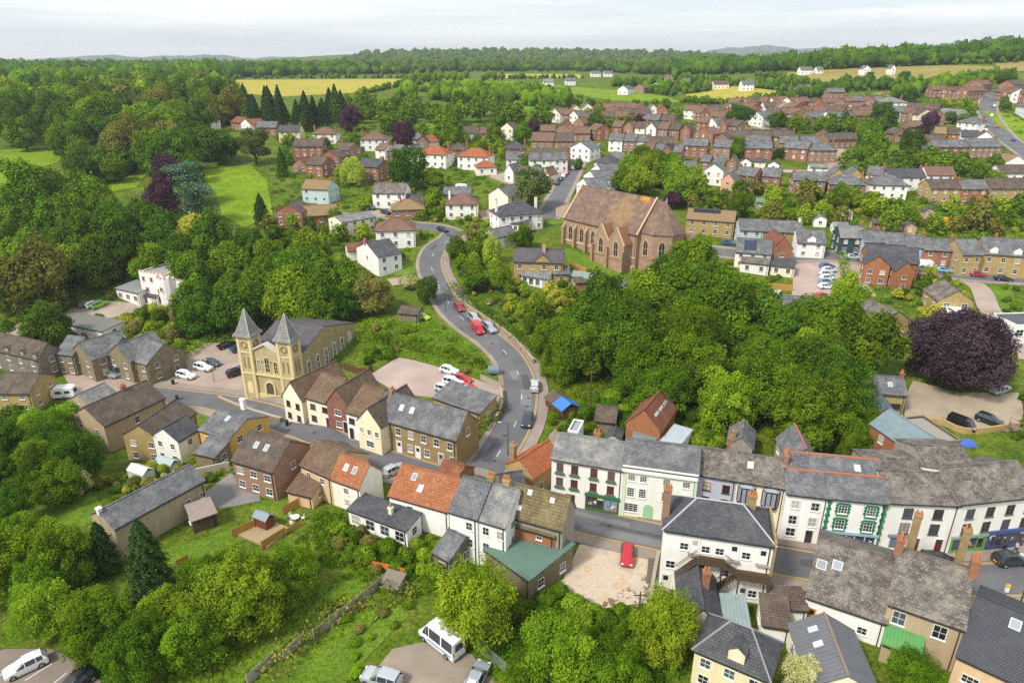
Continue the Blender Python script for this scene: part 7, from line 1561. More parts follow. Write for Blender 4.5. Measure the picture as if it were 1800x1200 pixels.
# stations along the car: x, half width, bottom, sill-top(belt), roof z (== belt where no cabin), roof half width
SHAPES = {
    'hatch': [(-2.0, .72, .35, .80, .80, .6), (-1.9, .84, .25, .92, 1.0, .66), (-1.55, .86, .22, .95, 1.40, .6), (-.9, .87, .2, .95, 1.49, .62), (.1, .87, .2, .93, 1.46, .62), (.95, .87, .2, .90, .97, .66), (1.6, .84, .22, .80, .84, .64), (1.95, .76, .28, .66, .68, .6), (2.02, .66, .36, .58, .58, .55)],
    'suv': [(-2.2, .78, .4, .95, .95, .65), (-2.12, .9, .3, 1.05, 1.15, .72), (-1.85, .92, .26, 1.06, 1.60, .66), (-1.0, .93, .24, 1.06, 1.69, .68), (.15, .93, .24, 1.04, 1.66, .68), (1.0, .93, .24, 1.02, 1.08, .72), (1.8, .9, .26, .96, .99, .7), (2.15, .82, .32, .8, .82, .66), (2.24, .72, .42, .68, .68, .6)],
    'saloon': [(-2.25, .76, .38, .82, .82, .62), (-2.15, .86, .28, .94, .96, .66), (-1.6, .88, .24, .96, 1.02, .66), (-1.0, .89, .22, .95, 1.38, .6), (.1, .89, .22, .93, 1.43, .62), (.95, .89, .22, .90, .95, .68), (1.75, .86, .24, .80, .83, .66), (2.15, .78, .3, .66, .68, .6), (2.22, .68, .38, .58, .58, .55)],
    'van': [(-2.35, .9, .35, 1.05, 1.9, .84), (-2.3, .94, .28, 1.1, 1.98, .86), (-1.0, .95, .26, 1.1, 2.02, .86), (.5, .95, .26, 1.08, 2.0, .84), (1.1, .95, .26, 1.06, 1.85, .78), (1.65, .94, .26, 1.02, 1.12, .78), (2.15, .88, .3, .85, .9, .74), (2.3, .78, .38, .7, .7, .65)],
    'minibus': [(-2.9, .96, .4, 1.25, 2.6, .85), (-2.85, 1.0, .3, 1.25, 2.68, .88), (-1.0, 1.01, .28, 1.25, 2.7, .88), (1.0, 1.01, .28, 1.22, 2.66, .88), (1.5, 1.0, .28, 1.2, 2.5, .84), (2.15, .99, .28, 1.12, 1.4, .84), (2.7, .94, .32, .95, 1.0, .8), (2.9, .84, .4, .75, .75, .7)]}
CARM = {}
def car_meshes(shape):
    if shape in CARM: return CARM[shape]
    st = SHAPES[shape]; b = MB(); rings = []
    for x, hw, zb, zl, zr, rw in st:
        mid = (zb + zl) / 2
        rings.append([(x, -hw * .93, zb), (x, -hw, mid), (x, -hw * .97, zl), (x, -rw, zr - .02), (x, -rw * .6, zr + .02), (x, rw * .6, zr + .02), (x, rw, zr - .02), (x, hw * .97, zl), (x, hw, mid), (x, hw * .93, zb)])
    n = 10; v = [p for r in rings for p in r]; f = []
    for i in range(len(rings) - 1):
        for k in range(n): k2 = (k + 1) % n; f.append((i * n + k, i * n + k2, (i + 1) * n + k2, (i + 1) * n + k))
    f.append(tuple(range(n - 1, -1, -1))); f.append(tuple((len(rings) - 1) * n + k for k in range(n)))
    b.mesh(v, [tuple(reversed(q)) for q in f]); body = b.make('body', carpaint('888888'))
    cab = [i for i, s in enumerate(st) if s[4] - s[3] > .3]; i0, i1 = cab[0], cab[-1]
    g = {}
    def inset(q, k=.12, off=.012):
        q = [Vector(p) for p in q]; c = sum(q, Vector()) / len(q); nn = (q[1] - q[0]).cross(q[2] - q[1]).normalized()
        if nn.dot(c - Vector((0, 0, .9))) < 0: nn = -nn
        return [tuple(p + (c - p) * k + nn * off) for p in q]
    def ring(i, k): return rings[i][k]
    b = MB(); b.poly(inset([ring(i1, 3), ring(i1 + 1, 2), ring(i1 + 1, 7), ring(i1, 6)], .08, .03)); g['windscreen'] = b.make('windscreen', CGL)
    b = MB(); i_ = max(0, i0 - 1)
    if shape in ('van', 'minibus'):
        s = st[0]; b.poly([(s[0] - .015, -.6, s[3] + .1), (s[0] - .015, .6, s[3] + .1), (s[0] - .015, .55, s[4] - .3), (s[0] - .015, -.55, s[4] - .3)])
    else: b.poly(inset([ring(i0, 6), ring(i_, 7), ring(i_, 2), ring(i0, 3)], .1, .03))
    g['rear_window'] = b.make('rear_window', CGL)
    for sd, (ka, kb) in (('side_window', (2, 3)), ('side_window_r', (7, 6))):
        b = MB()
        rngs = list(range(i0, i1)) if shape != 'van' else list(range(i1 - 1, i1 + 0))
        for i in rngs: b.poly(inset([ring(i, ka), ring(i + 1, ka), ring(i + 1, kb), ring(i, kb)], .1, .012))
        b.poly(inset([ring(i1, ka), ring(i1 + 1, ka), ring(i1, kb)], .14, .014)); g[sd] = b.make('side_window', CGL)
    b = MB(); b.tube([(0, -.11, 0), (0, .11, 0)], .32 if shape in ('hatch', 'saloon') else .36, 14, 0); b.tube([(0, -.115, 0), (0, .115, 0)], .2, 10, 1); g['wheel'] = b.make('wheel', [TYRE, RIM])
    b = MB(); b.box(-.06, .06, -.17, .17, -.08, .08); g['headlight'] = b.make('headlight', HEADL)
    b = MB(); b.box(-.05, .05, -.09, .09, -.16, .16); g['tail_light'] = b.make('tail_light', TAILL)
    b = MB(); b.box(-.015, .015, -.26, .26, -.06, .06); g['number_plate'] = b.make('number_plate', PLATE)
    CARM[shape] = (body, g); return CARM[shape]
FARCAR = {}
def vehicle(px, py, fx, fy, shape, hexs, label, group=None, far=False, cat='car', name=None, metal=.0, extra=None):
    a = hit(px, py); b_ = hit(fx, fy); d = b_ - a; rz_ = math.atan2(d.y, d.x)
    nm = name or {'van': 'van', 'minibus': 'minibus'}.get(shape, 'car')
    body, g = car_meshes(shape); st = SHAPES[shape]
    r = empty(nm, (a.x, a.y, hz(a.x, a.y) + .06), rz_); dd = 1.5
    slope = math.atan2(hz(a.x + math.cos(rz_) * dd, a.y + math.sin(rz_) * dd) - hz(a.x - math.cos(rz_) * dd, a.y - math.sin(rz_) * dd), 2 * dd); r.rotation_euler = (0, -slope, rz_)
    tag(r, label, cat, group)
    o = link('body', body, r); o.material_slots[0].link = 'OBJECT'; o.material_slots[0].material = carpaint(hexs, metal)
    for k in ('windscreen', 'rear_window'): link(k, g[k], r)
    link('side_window', g['side_window'], r); link('side_window', g['side_window_r'], r)
    xf, xr = st[-1][0] * .64, st[0][0] * .62; wz = .32 if shape in ('hatch', 'saloon') else .36; hw = st[3][1] - .1
    for x in (xf, xr):
        for s in (-1, 1): place('wheel', g['wheel'], r, (x, s * hw, wz))
    if not far:
        for s in (-1, 1): place('headlight', g['headlight'], r, (st[-2][0] - .02, s * (st[-2][1] - .2), st[-2][3] - .02)); place('tail_light', g['tail_light'], r, (st[0][0] - .0, s * (st[0][1] - .1), st[0][3] - .08))
        place('number_plate', g['number_plate'], r, (st[0][0] - .02, 0, .62))
    if extra: extra(r)
    return r
V = vehicle
V(807, 544, 820, 558, 'hatch', '8a1a2c', 'dark red hatchback driving down the hill road')
V(834, 564, 846, 576, 'suv', 'b4b8ba', 'silver car parked uphill of the red van on the hill road', metal=.3)
V(840, 583, 853, 598, 'van', 'b4201f', 'bright red van on the hill road', cat='van')
V(861, 581, 874, 593, 'suv', 'a8b0ba', 'pale silver estate parked beside the red van', metal=.3)
V(940, 683, 941, 668, 'suv', 'c4c8ca', 'silver car parked on the right of the lower hill road', metal=.3)
V(927, 744, 921, 765, 'suv', '2c3844', 'dark blue grey car driving down towards the junction', metal=.2)
CP = 'cars in the upper car park'
V(790, 655, 806, 659, 'hatch', 'e4e6e8', 'white car furthest back in the upper car park', CP); V(813, 670, 829, 674, 'hatch', 'b41e22', 'red car beside the furthest white car in the upper car park', CP)
V(797, 677, 813, 681, 'suv', 'e6e8ea', 'white car between the two red cars in the upper car park', CP); V(823, 686, 839, 690, 'saloon', 'c01a1c', 'red car nearest the road in the upper car park', CP); V(781, 688, 797, 692, 'hatch', 'c8ccd0', 'silver car behind the low stone outbuilding', CP)
CC = 'cars in the chapel car park'
V(328, 664, 342, 667, 'suv', 'eceef0', 'white car nearest the grass in the chapel car park', CC); V(358, 650, 372, 653, 'suv', 'e8eaec', 'white car beside the dark silver one in the chapel car park', CC)
V(373, 641, 387, 645, 'saloon', '5a6068', 'dark silver car in the chapel car park', CC, metal=.3); V(400, 610, 412, 606, 'saloon', '1c1e22', 'black car at the back of the chapel car park', CC); V(421, 616, 432, 612, 'hatch', '23406a', 'blue car at the back beside the chapel tower', CC)
V(417, 659, 430, 655, 'suv', '17191c', 'black car against the chapel tower', CC); V(430, 652, 441, 648, 'hatch', '2a4f80', 'blue car tucked behind the black car by the tower', CC)
V(231, 660, 249, 658, 'minibus', '7d8c86', 'grey green camper van below the stone row', cat='van', name='camper_van'); V(194, 662, 209, 665, 'saloon', 'b0b4b8', 'silver car beside the camper van', metal=.3); V(184, 648, 186, 658, 'van', 'e8e8e6', 'white van in front of the stone row', cat='van')
V(126, 588, 142, 590, 'suv', '1e2420', 'black estate in front of the white garages'); V(160, 592, 174, 589, 'hatch', 'a02028', 'red car in front of the white garages')
for i, (x, y, h_, lb) in enumerate(((153, 537, '5a6066', 'grey car by the castle like house'), (166, 538, 'e8eaec', 'white car by the castle like house'), (176, 539, '8cc63a', 'lime green car by the castle like house'))): V(x, y, x + 10, y - 4, 'hatch', h_, lb, 'cars by the castle like house')
V(48, 1176, 14, 1192, 'hatch', 'dfe2e4', 'white small car in the lower left car park'); V(136, 1206, 110, 1225, 'hatch', '15161a', 'black car at the bottom of the lower left car park')
def busx(r):
    b = MB(); b.box(-1.6, -.2, -.45, .45, 2.7, 2.82); b.build('roof_vent', flat('e8e8e8'), r)
    b = MB()
    for s in (-1, 1): b.box(-2.6, 1.2, s * 1.012 - .004, s * 1.012 + .004, .8, .95)
    b.build('side_stripe', flat('4a4a8a'), r)
V(776, 1134, 748, 1112, 'minibus', 'eef0f2', 'white minibus parked under the trees', cat='minibus', extra=busx)
V(672, 1200, 645, 1192, 'suv', 'b8bcc0', 'silver car with roof bars at the bottom edge', metal=.3); V(838, 1198, 848, 1178, 'saloon', 'b0b6bc', 'silver car beside the wire fence at the bottom', metal=.3)
V(1102, 982, 1101, 998, 'hatch', 'b01c26', 'red car parked on the cleared plot')
V(1774, 990, 1800, 988, 'suv', '2c3438', 'dark grey car driving on the high street'); V(1652, 990, 1676, 996, 'saloon', '1c1e20', 'black car half hidden by the stone house roof')
V(692, 831, 702, 826, 'hatch', 'c4c8cc', 'silver car beside the blank gable of the white cottage', metal=.3); V(606, 795, 618, 799, 'hatch', '3a4048', 'dark car parked by the white porch house'); V(333, 797, 348, 793, 'hatch', '22262a', 'black car beside the small white house')
V(1576, 744, 1592, 738, 'saloon', '202428', 'dark car beside the blue slate garage'); V(1690, 752, 1706, 758, 'van', '18191b', 'black pickup beside the flat stone garage', cat='van'); V(1738, 744, 1754, 750, 'suv', '1f2226', 'black car at the end of the sandy drive'); V(1757, 690, 1745, 694, 'saloon', 'a8acb0', 'silver car half under the copper beech', metal=.3)
RC = 'cars in the right hand car park'
for x, y, h_, lb in ((1453, 471, '4a6a9a', 'blue car furthest up in the car park row'), (1457, 478, 'd8dcde', 'white car second in the car park row'), (1452, 485, 'c8ced0', 'pale silver car third in the car park row'), (1454, 492, 'e2e4e6', 'white car fourth in the car park row'), (1452, 499, '7a9aa6', 'pale blue car fifth in the car park row'), (1452, 507, 'e8eaec', 'white car nearest in the car park row')): V(x, y, x + 14, y - .3, 'hatch', h_, lb, RC, far=True)
V(1443, 523, 1455, 519, 'hatch', 'b41e3a', 'red car alone at the foot of the car park', far=True)
MR = 'cars along the far road'
for x, y, h_, lb, s in ((1497, 455, 'b4b8bc', 'silver car passing the car park entrance', 'saloon'), (1434, 447, '1c1e22', 'black car outside the white bungalow', 'suv'), (1401, 441, 'c8cccf', 'silver car beside the white bungalow', 'hatch'), (1280, 430, '3a5a94', 'blue car behind the white solar house', 'hatch'), (1656, 478, '7ab0c4', 'light blue car in front of the brick terrace', 'saloon'), (1718, 486, 'a8203a', 'red car in front of the stone terrace', 'hatch'), (1763, 493, '22344a', 'navy car in front of the stone terrace', 'saloon'), (1630, 470, 'eceeee', 'white van in front of the brick terrace', 'van')): V(x, y, x + 14, y + 1.5, s, h_, lb, MR, far=True, cat='van' if s == 'van' else 'car')
for x, y, h_, lb in ((1285, 512, '15181a', 'black car at the wood edge yard'), (1352, 517, '30363c', 'dark car beside the red gate'), (1366, 519, 'dcdfe0', 'white car beside the red gate'), (1305, 536, 'e4e6e8', 'white car under the trees of the wood edge yard')): V(x, y, x + 3, y - 8, 'hatch', h_, lb, 'cars in the wood edge yard', far=True)
for x, y, h_, lb in ((979, 324, '2a2230', 'dark car lowest on the sloping street'), (985, 317, '5a6a78', 'grey blue car second up on the sloping street'), (991, 311, 'd8dadc', 'white car third up on the sloping street'), (996, 306, 'c88a86', 'pink car fourth up on the sloping street'), (1008, 297, 'e2e2e4', 'white car furthest up on the sloping street')): V(x, y, x + 4, y - 7, 'hatch', h_, lb, 'cars parked on the sloping street', far=True)
for x, y, h_, lb in ((1780, 248, '2a4a7a', 'blue car low on the right hand road'), (1752, 225, 'a03a3a', 'red car midway up the right hand road'), (1742, 205, 'd8dadc', 'white car high on the right hand road'), (1747, 188, 'c8ccd0', 'silver car highest on the right hand road')): V(x, y, x - 3, y - 6, 'hatch', h_, lb, 'cars on the right hand road', far=True)
for x, y, h_, lb in ((678, 376, '2c343a', 'dark car parked by the orange brick bungalow'), (652, 368, '3a4a52', 'dark green car by the white gabled house'), (778, 407, '20262c', 'black pickup at the top of the hill road'), (553, 352, 'd8dcde', 'white car outside the pale blue house'), (743, 560, 'a8c42a', 'yellow green car on the grassy bank')): V(x, y, x + 9, y + 3, 'hatch', h_, lb, far=True)
# caravan
def caravan(px, py, rz_, label):
    a = hit(px, py); r = empty('caravan', (a.x, a.y, a.z), rz_); tag(r, label, 'caravan'); b = MB()
    prof = [(-2.2, .45), (2.0, .45), (2.25, 1.2), (1.9, 2.3), (1.2, 2.55), (-1.6, 2.55), (-2.1, 2.2), (-2.3, 1.2)]
    b.extr([(x, -1.05, z) for x, z in prof], (0, 2.1, 0)); b.build('body', carpaint('eef0f0'), r)
    b = MB(); b.box(-1.4, -.2, -1.07, -1.052, 1.3, 1.9); b.box(.4, 1.4, -1.07, -1.052, 1.3, 1.9); b.build('side_window', CGL, r)
    b = MB(); b.poly([(2.262, -.7, 1.25), (2.262, .7, 1.25), (2.03, .7, 2.0), (2.03, -.7, 2.0)]); b.build('front_window', CGL, r)
    for s in (-1, 1): place('wheel', car_meshes('hatch')[1]['wheel'], r, (0, s * .95, .32))
    b = MB(); b.tube([(2.1, 0, .5), (3.3, 0, .5)], .05, 5); b.tube([(3.2, 0, .5), (3.2, 0, 0)], .05, 5); b.build('tow_bar', BLK, r)
caravan(116, 698, R(10), 'white touring caravan beside the tan rendered house'); caravan(811, 336, R(5), 'white caravan behind the long grey bungalow')
# ------------------------------------------------------------------ cleared plot on the high street
PLOTM = NG('plot_concrete'); g_ = PLOTM; p_ = g_.pos(); f1 = g_.noise(p_, .35, 5, .7); kk = g_.ramp(f1, [(.3, lin('a89c8c')), (.5, lin('c4b6a2')), (.62, lin('bfa080')), (.75, lin('d0c6b6'))]); f2 = g_.noise(p_, 2.2, 5, .75); kk = g_.mix(g_.ramp(f2, [(.5, (0, 0, 0)), (.75, (.7, .7, .7))]), kk, lin('9c8a70')); g_.col(kk); g_.rough(.95, .1)
drape('plot', [(1019, 956), (1157, 971), (1142, 1058), (1066, 1068), (984, 1031)], PLOTM.m, .05)
def rubble(pix, n, seed, label):
    rng = random.Random(seed); poly = [(p.x, p.y) for p in (hit(*q) for q in pix)]; xs = [p[0] for p in poly]; ys = [p[1] for p in poly]; b = MB(); k = 0
    while k < n:
        x, y = rng.uniform(min(xs), max(xs)), rng.uniform(min(ys), max(ys))
        if not inpoly(np.array(x), np.array(y), poly): continue
        k += 1; s = rng.uniform(.06, .22); a = rng.random() * 3; b.obox((x, y), (math.cos(a), math.sin(a)), s * 1.4, s, hz(x, y), hz(x, y) + s * 1.2, rng.randint(0, 2))
    o = b.build('rubble', [plain('9a8a78'), plain('c0b4a4'), plain('7a6a5a')]); tag(o, label, 'rubble', None, 'stuff')
rubble([(1090, 1040), (1140, 1010), (1145, 1060), (1090, 1078), (1050, 1070)], 45, 3, 'loose rubble along the lower edge of the cleared plot'); rubble([(985, 1020), (1010, 1040), (1060, 1066), (1040, 1070), (985, 1040)], 30, 4, 'broken stone along the left edge of the cleared plot')
def wall_px(pix, hgt, th, mat, label, name='garden_wall', group='garden walls', cop=None):
    c = line_px(pix, 1.5); n = normals2(c); b = MB(); m = len(c)
    for i in range(m - 1):
        q = [c[i] - n[i] * th / 2, c[i + 1] - n[i + 1] * th / 2, c[i + 1] + n[i + 1] * th / 2, c[i] + n[i] * th / 2]; z = [hz(*p) for p in q]
        top = [(p[0], p[1], zz + hgt) for p, zz in zip(q, z)]; bot = [(p[0], p[1], zz - .6) for p, zz in zip(q, z)]
        b.poly(top); b.poly([bot[0], bot[1], top[1], top[0]]); b.poly([bot[2], bot[3], top[3], top[2]])
        if i == 0: b.poly([bot[3], bot[0], top[0], top[3]])
        if i == m - 2: b.poly([bot[1], bot[2], top[2], top[1]])
    o = b.build(name, mat); tag(o, label, 'wall', group)
    if cop:
        b = MB()
        for i in range(m - 1):
            q = [c[i] - n[i] * (th / 2 + .05), c[i + 1] - n[i + 1] * (th / 2 + .05), c[i + 1] + n[i + 1] * (th / 2 + .05), c[i] + n[i] * (th / 2 + .05)]; b.prism([(p[0], p[1], hz(*p) + hgt + .1) for p in q], .1)
        b.build('coping', cop, o)
    return o
CPG = plain('a89c88')
wall_px([(385, 703), (430, 722), (495, 742)], .9, .4, STONE_G, 'low stone wall in front of the chapel forecourt', cop=CPG)
wall_px([(1142, 1062), (1150, 1010), (1157, 975)], .5, .35, STONE_GR, 'low stone wall along the right of the cleared plot', cop=CPG)
wall_px([(794, 518), (820, 542), (862, 570), (900, 598), (938, 640)], 1.1, .4, STONE_P, 'stone retaining wall along the hill road', cop=CPG)
wall_px([(880, 690), (882, 720), (872, 742)], 1.3, .4, STONE, 'stone wall at the upper car park entrance', cop=CPG)
wall_px([(300, 850), (350, 838), (405, 826)], 1.6, .3, render_wall('c8bca8', .6), 'rendered wall beside the grey yard')
wall_px([(1600, 745), (1650, 745), (1700, 762), (1790, 752)], 1.1, .35, STONE_Y, 'stone wall along the sandy drive')
wall_px([(1590, 760), (1560, 790), (1540, 820)], 1.4, .3, STONE_G, 'stone wall beside the lawn behind the terrace')
wall_px([(1690, 290), (1800, 300)], 1.2, .3, STONE_Y, 'stone wall below the right hand houses')
# ------------------------------------------------------------------ timber fences, panel by panel
def fence(pix, hgt, mat, label, name='panel_fence', plen=1.83, boards=True):
    pts = [hit(*q) for q in pix]; c = smooth_line([(p.x, p.y) for p in pts], .05) if len(pts) > 2 else np.linspace([pts[0].x, pts[0].y], [pts[1].x, pts[1].y], 200)
    s = np.concatenate([[0], np.cumsum(np.linalg.norm(np.diff(c, axis=0), axis=1))]); n = max(1, int(round(s[-1] / plen))); t = np.linspace(0, s[-1], n + 1); P_ = np.stack([np.interp(t, s, c[:, 0]), np.interp(t, s, c[:, 1])], 1)
    r = empty(name, (P_[0][0], P_[0][1], hz(*P_[0]))); tag(r, label, 'fence', 'timber fences'); o0 = r.location
    for i in range(n):
        a, d = P_[i], P_[i + 1] - P_[i]; L_ = np.linalg.norm(d); u = d / L_; z = (hz(*P_[i]) + hz(*P_[i + 1])) / 2 - o0.z; m = (P_[i] + P_[i + 1]) / 2 - np.array([o0.x, o0.y])
        b = MB(); nb = 5
        for k in range(nb): z0 = z + .06 + (hgt - .1) * k / nb; b.obox(m, u, L_ / 2 - .06, .02 + .008 * (k % 2), z0, z0 + (hgt - .1) / nb - .012)
        b.build('panel', mat, r)
    for i in range(n + 1): b = MB(); p = P_[i] - np.array([o0.x, o0.y]); z = hz(*P_[i]) - o0.z; b.obox(p, (1, 0), .055, .055, z - .3, z + hgt + .08); b.build('post', mat, r)
GRYF = wood('b0a898'); ORF = wood('c99a52'); BRF = wood('6d5038')
fence([(436, 1204), (482, 1164)], 1.5, GRYF, 'weathered grey fence panels at the bottom of the long garden'); fence([(500, 1160), (536, 1128)], 1.5, GRYF, 'weathered grey fence panels in the middle of the long garden'); fence([(552, 1124), (600, 1087), (640, 1055), (674, 1027)], 1.5, GRYF, 'longest weathered grey fence up the garden')
fence([(409, 946), (448, 928)], 1.5, ORF, 'new orange fence left of the garden deck'); fence([(461, 966), (502, 940)], 1.4, ORF, 'new orange fence in front of the garden deck'); fence([(497, 905), (526, 890)], 1.5, ORF, 'new orange fence behind the white garden table'); fence([(311, 998), (332, 986)], 1.2, ORF, 'short orange fence beside the large cypress'); fence([(504, 938), (530, 924)], .9, ORF, 'low orange fence beside the white garden table')
fence([(752, 985), (790, 1010), (835, 970)], 1.5, BRF, 'brown fence around the small stone outbuilding'); fence([(700, 700), (735, 712), (765, 722)], 1.6, BRF, 'brown fence behind the stone terrace block'); fence([(845, 668), (880, 684)], 1.4, GRYF, 'grey fence beside the upper car park'); fence([(480, 862), (528, 836)], 1.7, GRYF, 'grey fence below the brick house'); fence([(415, 848), (478, 868)], 1.2, GRYF, 'grey fence along the yard in front of the brick house'); fence([(1000, 470), (1030, 480)], 1.6, ORF, 'orange fence beside the church lawn'); fence([(1312, 515), (1340, 519)], 1.8, wood('8a3a24'), 'red brown gate in the wood edge yard'); fence([(1342, 508), (1392, 512)], 1.8, ORF, 'orange fence behind the white solar house'); fence([(750, 352), (790, 366)], 1.8, ORF, 'orange fence behind the orange brick bungalow'); fence([(606, 650), (640, 660), (655, 652)], 1.6, BRF, 'brown fence behind the cream houses')
# orange plastic netting
b = MB(); pts = [(625, 990), (650, 996), (680, 1002), (712, 1010)]; q = [hit(*p) for p in pts]
for a_, c_ in zip(q, q[1:]): b.poly([a_ + Vector((0, 0, .1)), c_ + Vector((0, 0, .1)), c_ + Vector((0, 0, 1.0)), a_ + Vector((0, 0, 1.05))]); b.poly([c_ + Vector((0, .03, .1)), a_ + Vector((0, .03, .1)), a_ + Vector((0, .03, 1.05)), c_ + Vector((0, .03, 1.0))])
tag(b.build('safety_netting', plain('e07a3a')), 'orange plastic safety netting across the overgrown garden', 'netting')
# wire fence by the minibus car park
wf_ = empty('wire_fence', hit(838, 1140)); tag(wf_, 'wire mesh fence with posts beside the minibus car park', 'fence'); o0 = wf_.location
c = line_px([(838, 1140), (865, 1165), (900, 1195), (930, 1225)], 2.2)
for i in range(len(c)): b = MB(); z = hz(*c[i]) - o0.z; b.tube([(c[i][0] - o0.x, c[i][1] - o0.y, z - .3), (c[i][0] - o0.x, c[i][1] - o0.y, z + 1.9)], .05, 5); b.build('post', plain('8a8070'), wf_)
b = MB()
for i in range(len(c) - 1):
    for k in range(9): z0, z1 = hz(*c[i]) - o0.z + .1 + k * .21, hz(*c[i + 1]) - o0.z + .1 + k * .21; b.tube([(c[i][0] - o0.x, c[i][1] - o0.y, z0), (c[i + 1][0] - o0.x, c[i + 1][1] - o0.y, z1)], .014, 3, cap=False)
b.build('mesh', plain('9aa0a0'), wf_)
# ------------------------------------------------------------------ steps, deck, small garden things
b = MB(); a_ = hit(1152, 985); d_ = hit(1146, 1058); n_ = 12; u = (d_ - a_); Ls = u.length; u.normalize(); r = empty('garden_steps', a_, math.atan2(u.y, u.x)); tag(r, 'flight of dark stone steps down the side of the cleared plot', 'steps')
for k in range(n_): b = MB(); x = Ls * k / n_; b.box(x, x + Ls / n_ * .92, -.9, .9, -1.0, .35 - k * .02); b.build('step', plain('6a6258'), r)
a_ = hit(1770, 760); r = empty('timber_steps', a_, R(-35)); tag(r, 'timber garden steps with handrails at the right edge', 'steps')
for k in range(9): b = MB(); b.box(k * .45, k * .45 + .4, -.9, .9, .05 + (8 - k) * .18, .15 + (8 - k) * .18); b.build('step', wood('8a7a64'), r)
for s in (-1, 1): b = MB(); b.tube([(0, s, 2.6), (4, s, 1.1)], .05, 5); [b.tube([(x, s, 0), (x, s, 2.6 - x * .375)], .05, 5) for x in (0, 2, 4)]; b.build('handrail', wood('8a7a64'), r)
a_ = hit(462, 935); r = empty('garden_deck', a_, R(-28)); tag(r, 'timber and gravel deck with planters in the back garden', 'deck'); b = MB(); b.box(-3.2, 3.2, -2.2, 2.2, .0, .3)
b.build('deck_base', wood('b09a78'), r)
a_ = hit(466, 925); r = empty('greenhouse', a_ + Vector((0, 0, .3)), R(-28)); tag(r, 'small brown greenhouse with glass roof on the garden deck', 'greenhouse'); b = MB(); b.box(-1.2, 1.2, -.8, .8, 0, 1.5); b.build('frame', wood('7a4a34'), r); b = MB(); b.prism([(-1.3, -.9, 1.52), (1.3, -.9, 1.52), (1.3, 0, 2.1), (-1.3, 0, 2.1)], .06); b.prism([(1.3, .9, 1.52), (-1.3, .9, 1.52), (-1.3, .001, 2.1), (1.3, .001, 2.1)], .06); b.build('glass_roof', glass_dark('78848a'), r)
for x, y, rz_, lb in ((250, 838, -25, 'long greenhouse in the plots beside the barn'), (296, 824, -25, 'pale greenhouse nearer the brick house')):
    a_ = hit(x, y); r = empty('greenhouse', a_, R(rz_)); tag(r, lb, 'greenhouse'); b = MB(); b.box(-1.8, 1.8, -1, 1, 0, 1.4); b.build('frame', plain('c0c8c4'), r); b = MB(); b.prism([(-1.85, -1.05, 1.42), (1.85, -1.05, 1.42), (1.85, 0, 2.1), (-1.85, 0, 2.1)], .05); b.prism([(1.85, 1.05, 1.42), (-1.85, 1.05, 1.42), (-1.85, .001, 2.1), (1.85, .001, 2.1)], .05); b.build('glass_roof', glass_dark('a0acac'), r)
a_ = hit(520, 915); r = empty('garden_table', a_); tag(r, 'white round garden table on the back garden gravel', 'table'); b = MB(); b.tube([(0, 0, .68), (0, 0, .74)], .6, 14); b.build('table_top', WHITE, r)
for k in range(4): b = MB(); a0 = k * 1.57; b.tube([(.4 * math.cos(a0), .4 * math.sin(a0), .68), (.5 * math.cos(a0), .5 * math.sin(a0), 0)], .03, 5); b.build('leg', WHITE, r)
for k, (dx, dy) in enumerate(((1.0, .2), (-.8, .6), (-.2, -1.0))):
    lbs = ('white garden chair right of the table', 'white garden chair behind the table', 'white garden chair in front of the table')
    c_ = empty('garden_chair', a_ + Vector((dx, dy, 0)), math.atan2(dy, dx)); tag(c_, lbs[k], 'chair', 'white garden chairs'); b = MB(); b.box(-.22, .22, -.22, .22, .4, .45); b.build('seat', WHITE, c_); b = MB(); b.box(.18, .23, -.22, .22, .45, .95); b.build('backrest', WHITE, c_)
    for lx in (-.18, .18):
        for ly in (-.18, .18): b = MB(); b.box(lx - .02, lx + .02, ly - .02, ly + .02, 0, .4); b.build('leg', WHITE, c_)
a_ = hit(693, 1030); r = empty('chicken_coop', a_, R(-20)); tag(r, 'weathered timber coop at the top of the garden fence', 'coop'); b = MB(); b.box(-1.1, 1.1, -.8, .8, 0, 1.2); b.build('wall', GRYF, r); b = MB(); b.prism([(-1.3, -1, 1.25), (1.3, -1, 1.25), (1.3, 1, 1.6), (-1.3, 1, 1.6)], .08); b.build('roof', wood('8a8072'), r)
# boat-blue tarpaulin shed
a_ = hit(987, 722); r = empty('tarpaulin_shed', a_, R(-62)); tag(r, 'dark shed half covered by a bright blue tarpaulin', 'shed'); b = MB(); b.box(-3.0, 3.0, -1.7, 1.7, -.5, 2.0); b.build('wall', BRF, r)
b = MB(); b.prism([(-.2, -2.0, 1.9), (3.2, -2.0, 1.9), (3.2, 0, 3.0), (-.2, 0, 3.0)], .1); b.prism([(3.2, 2.0, 1.9), (-.2, 2.0, 1.9), (-.2, .001, 3.0), (3.2, .001, 3.0)], .1); b.build('tarpaulin', plain('3f78c0', .5), r)
b = MB(); b.prism([(-3.2, -2.0, 1.9), (-.22, -2.0, 1.9), (-.22, 0, 3.0), (-3.2, 0, 3.0)], .1); b.prism([(-.22, 2.0, 1.9), (-3.2, 2.0, 1.9), (-3.2, .001, 3.0), (-.22, .001, 3.0)], .1); b.build('roof', BROWND, r)
a_ = hit(1697, 780); b = MB(); rng = random.Random(2); NN = 9
vv = [(i / NN * 3.4 - 1.7, j / NN * 2.2 - 1.1, .75 * (1 - (i / NN * 2 - 1) ** 4) * (1 - (j / NN * 2 - 1) ** 4) + rng.uniform(-.08, .08)) for j in range(NN + 1) for i in range(NN + 1)]
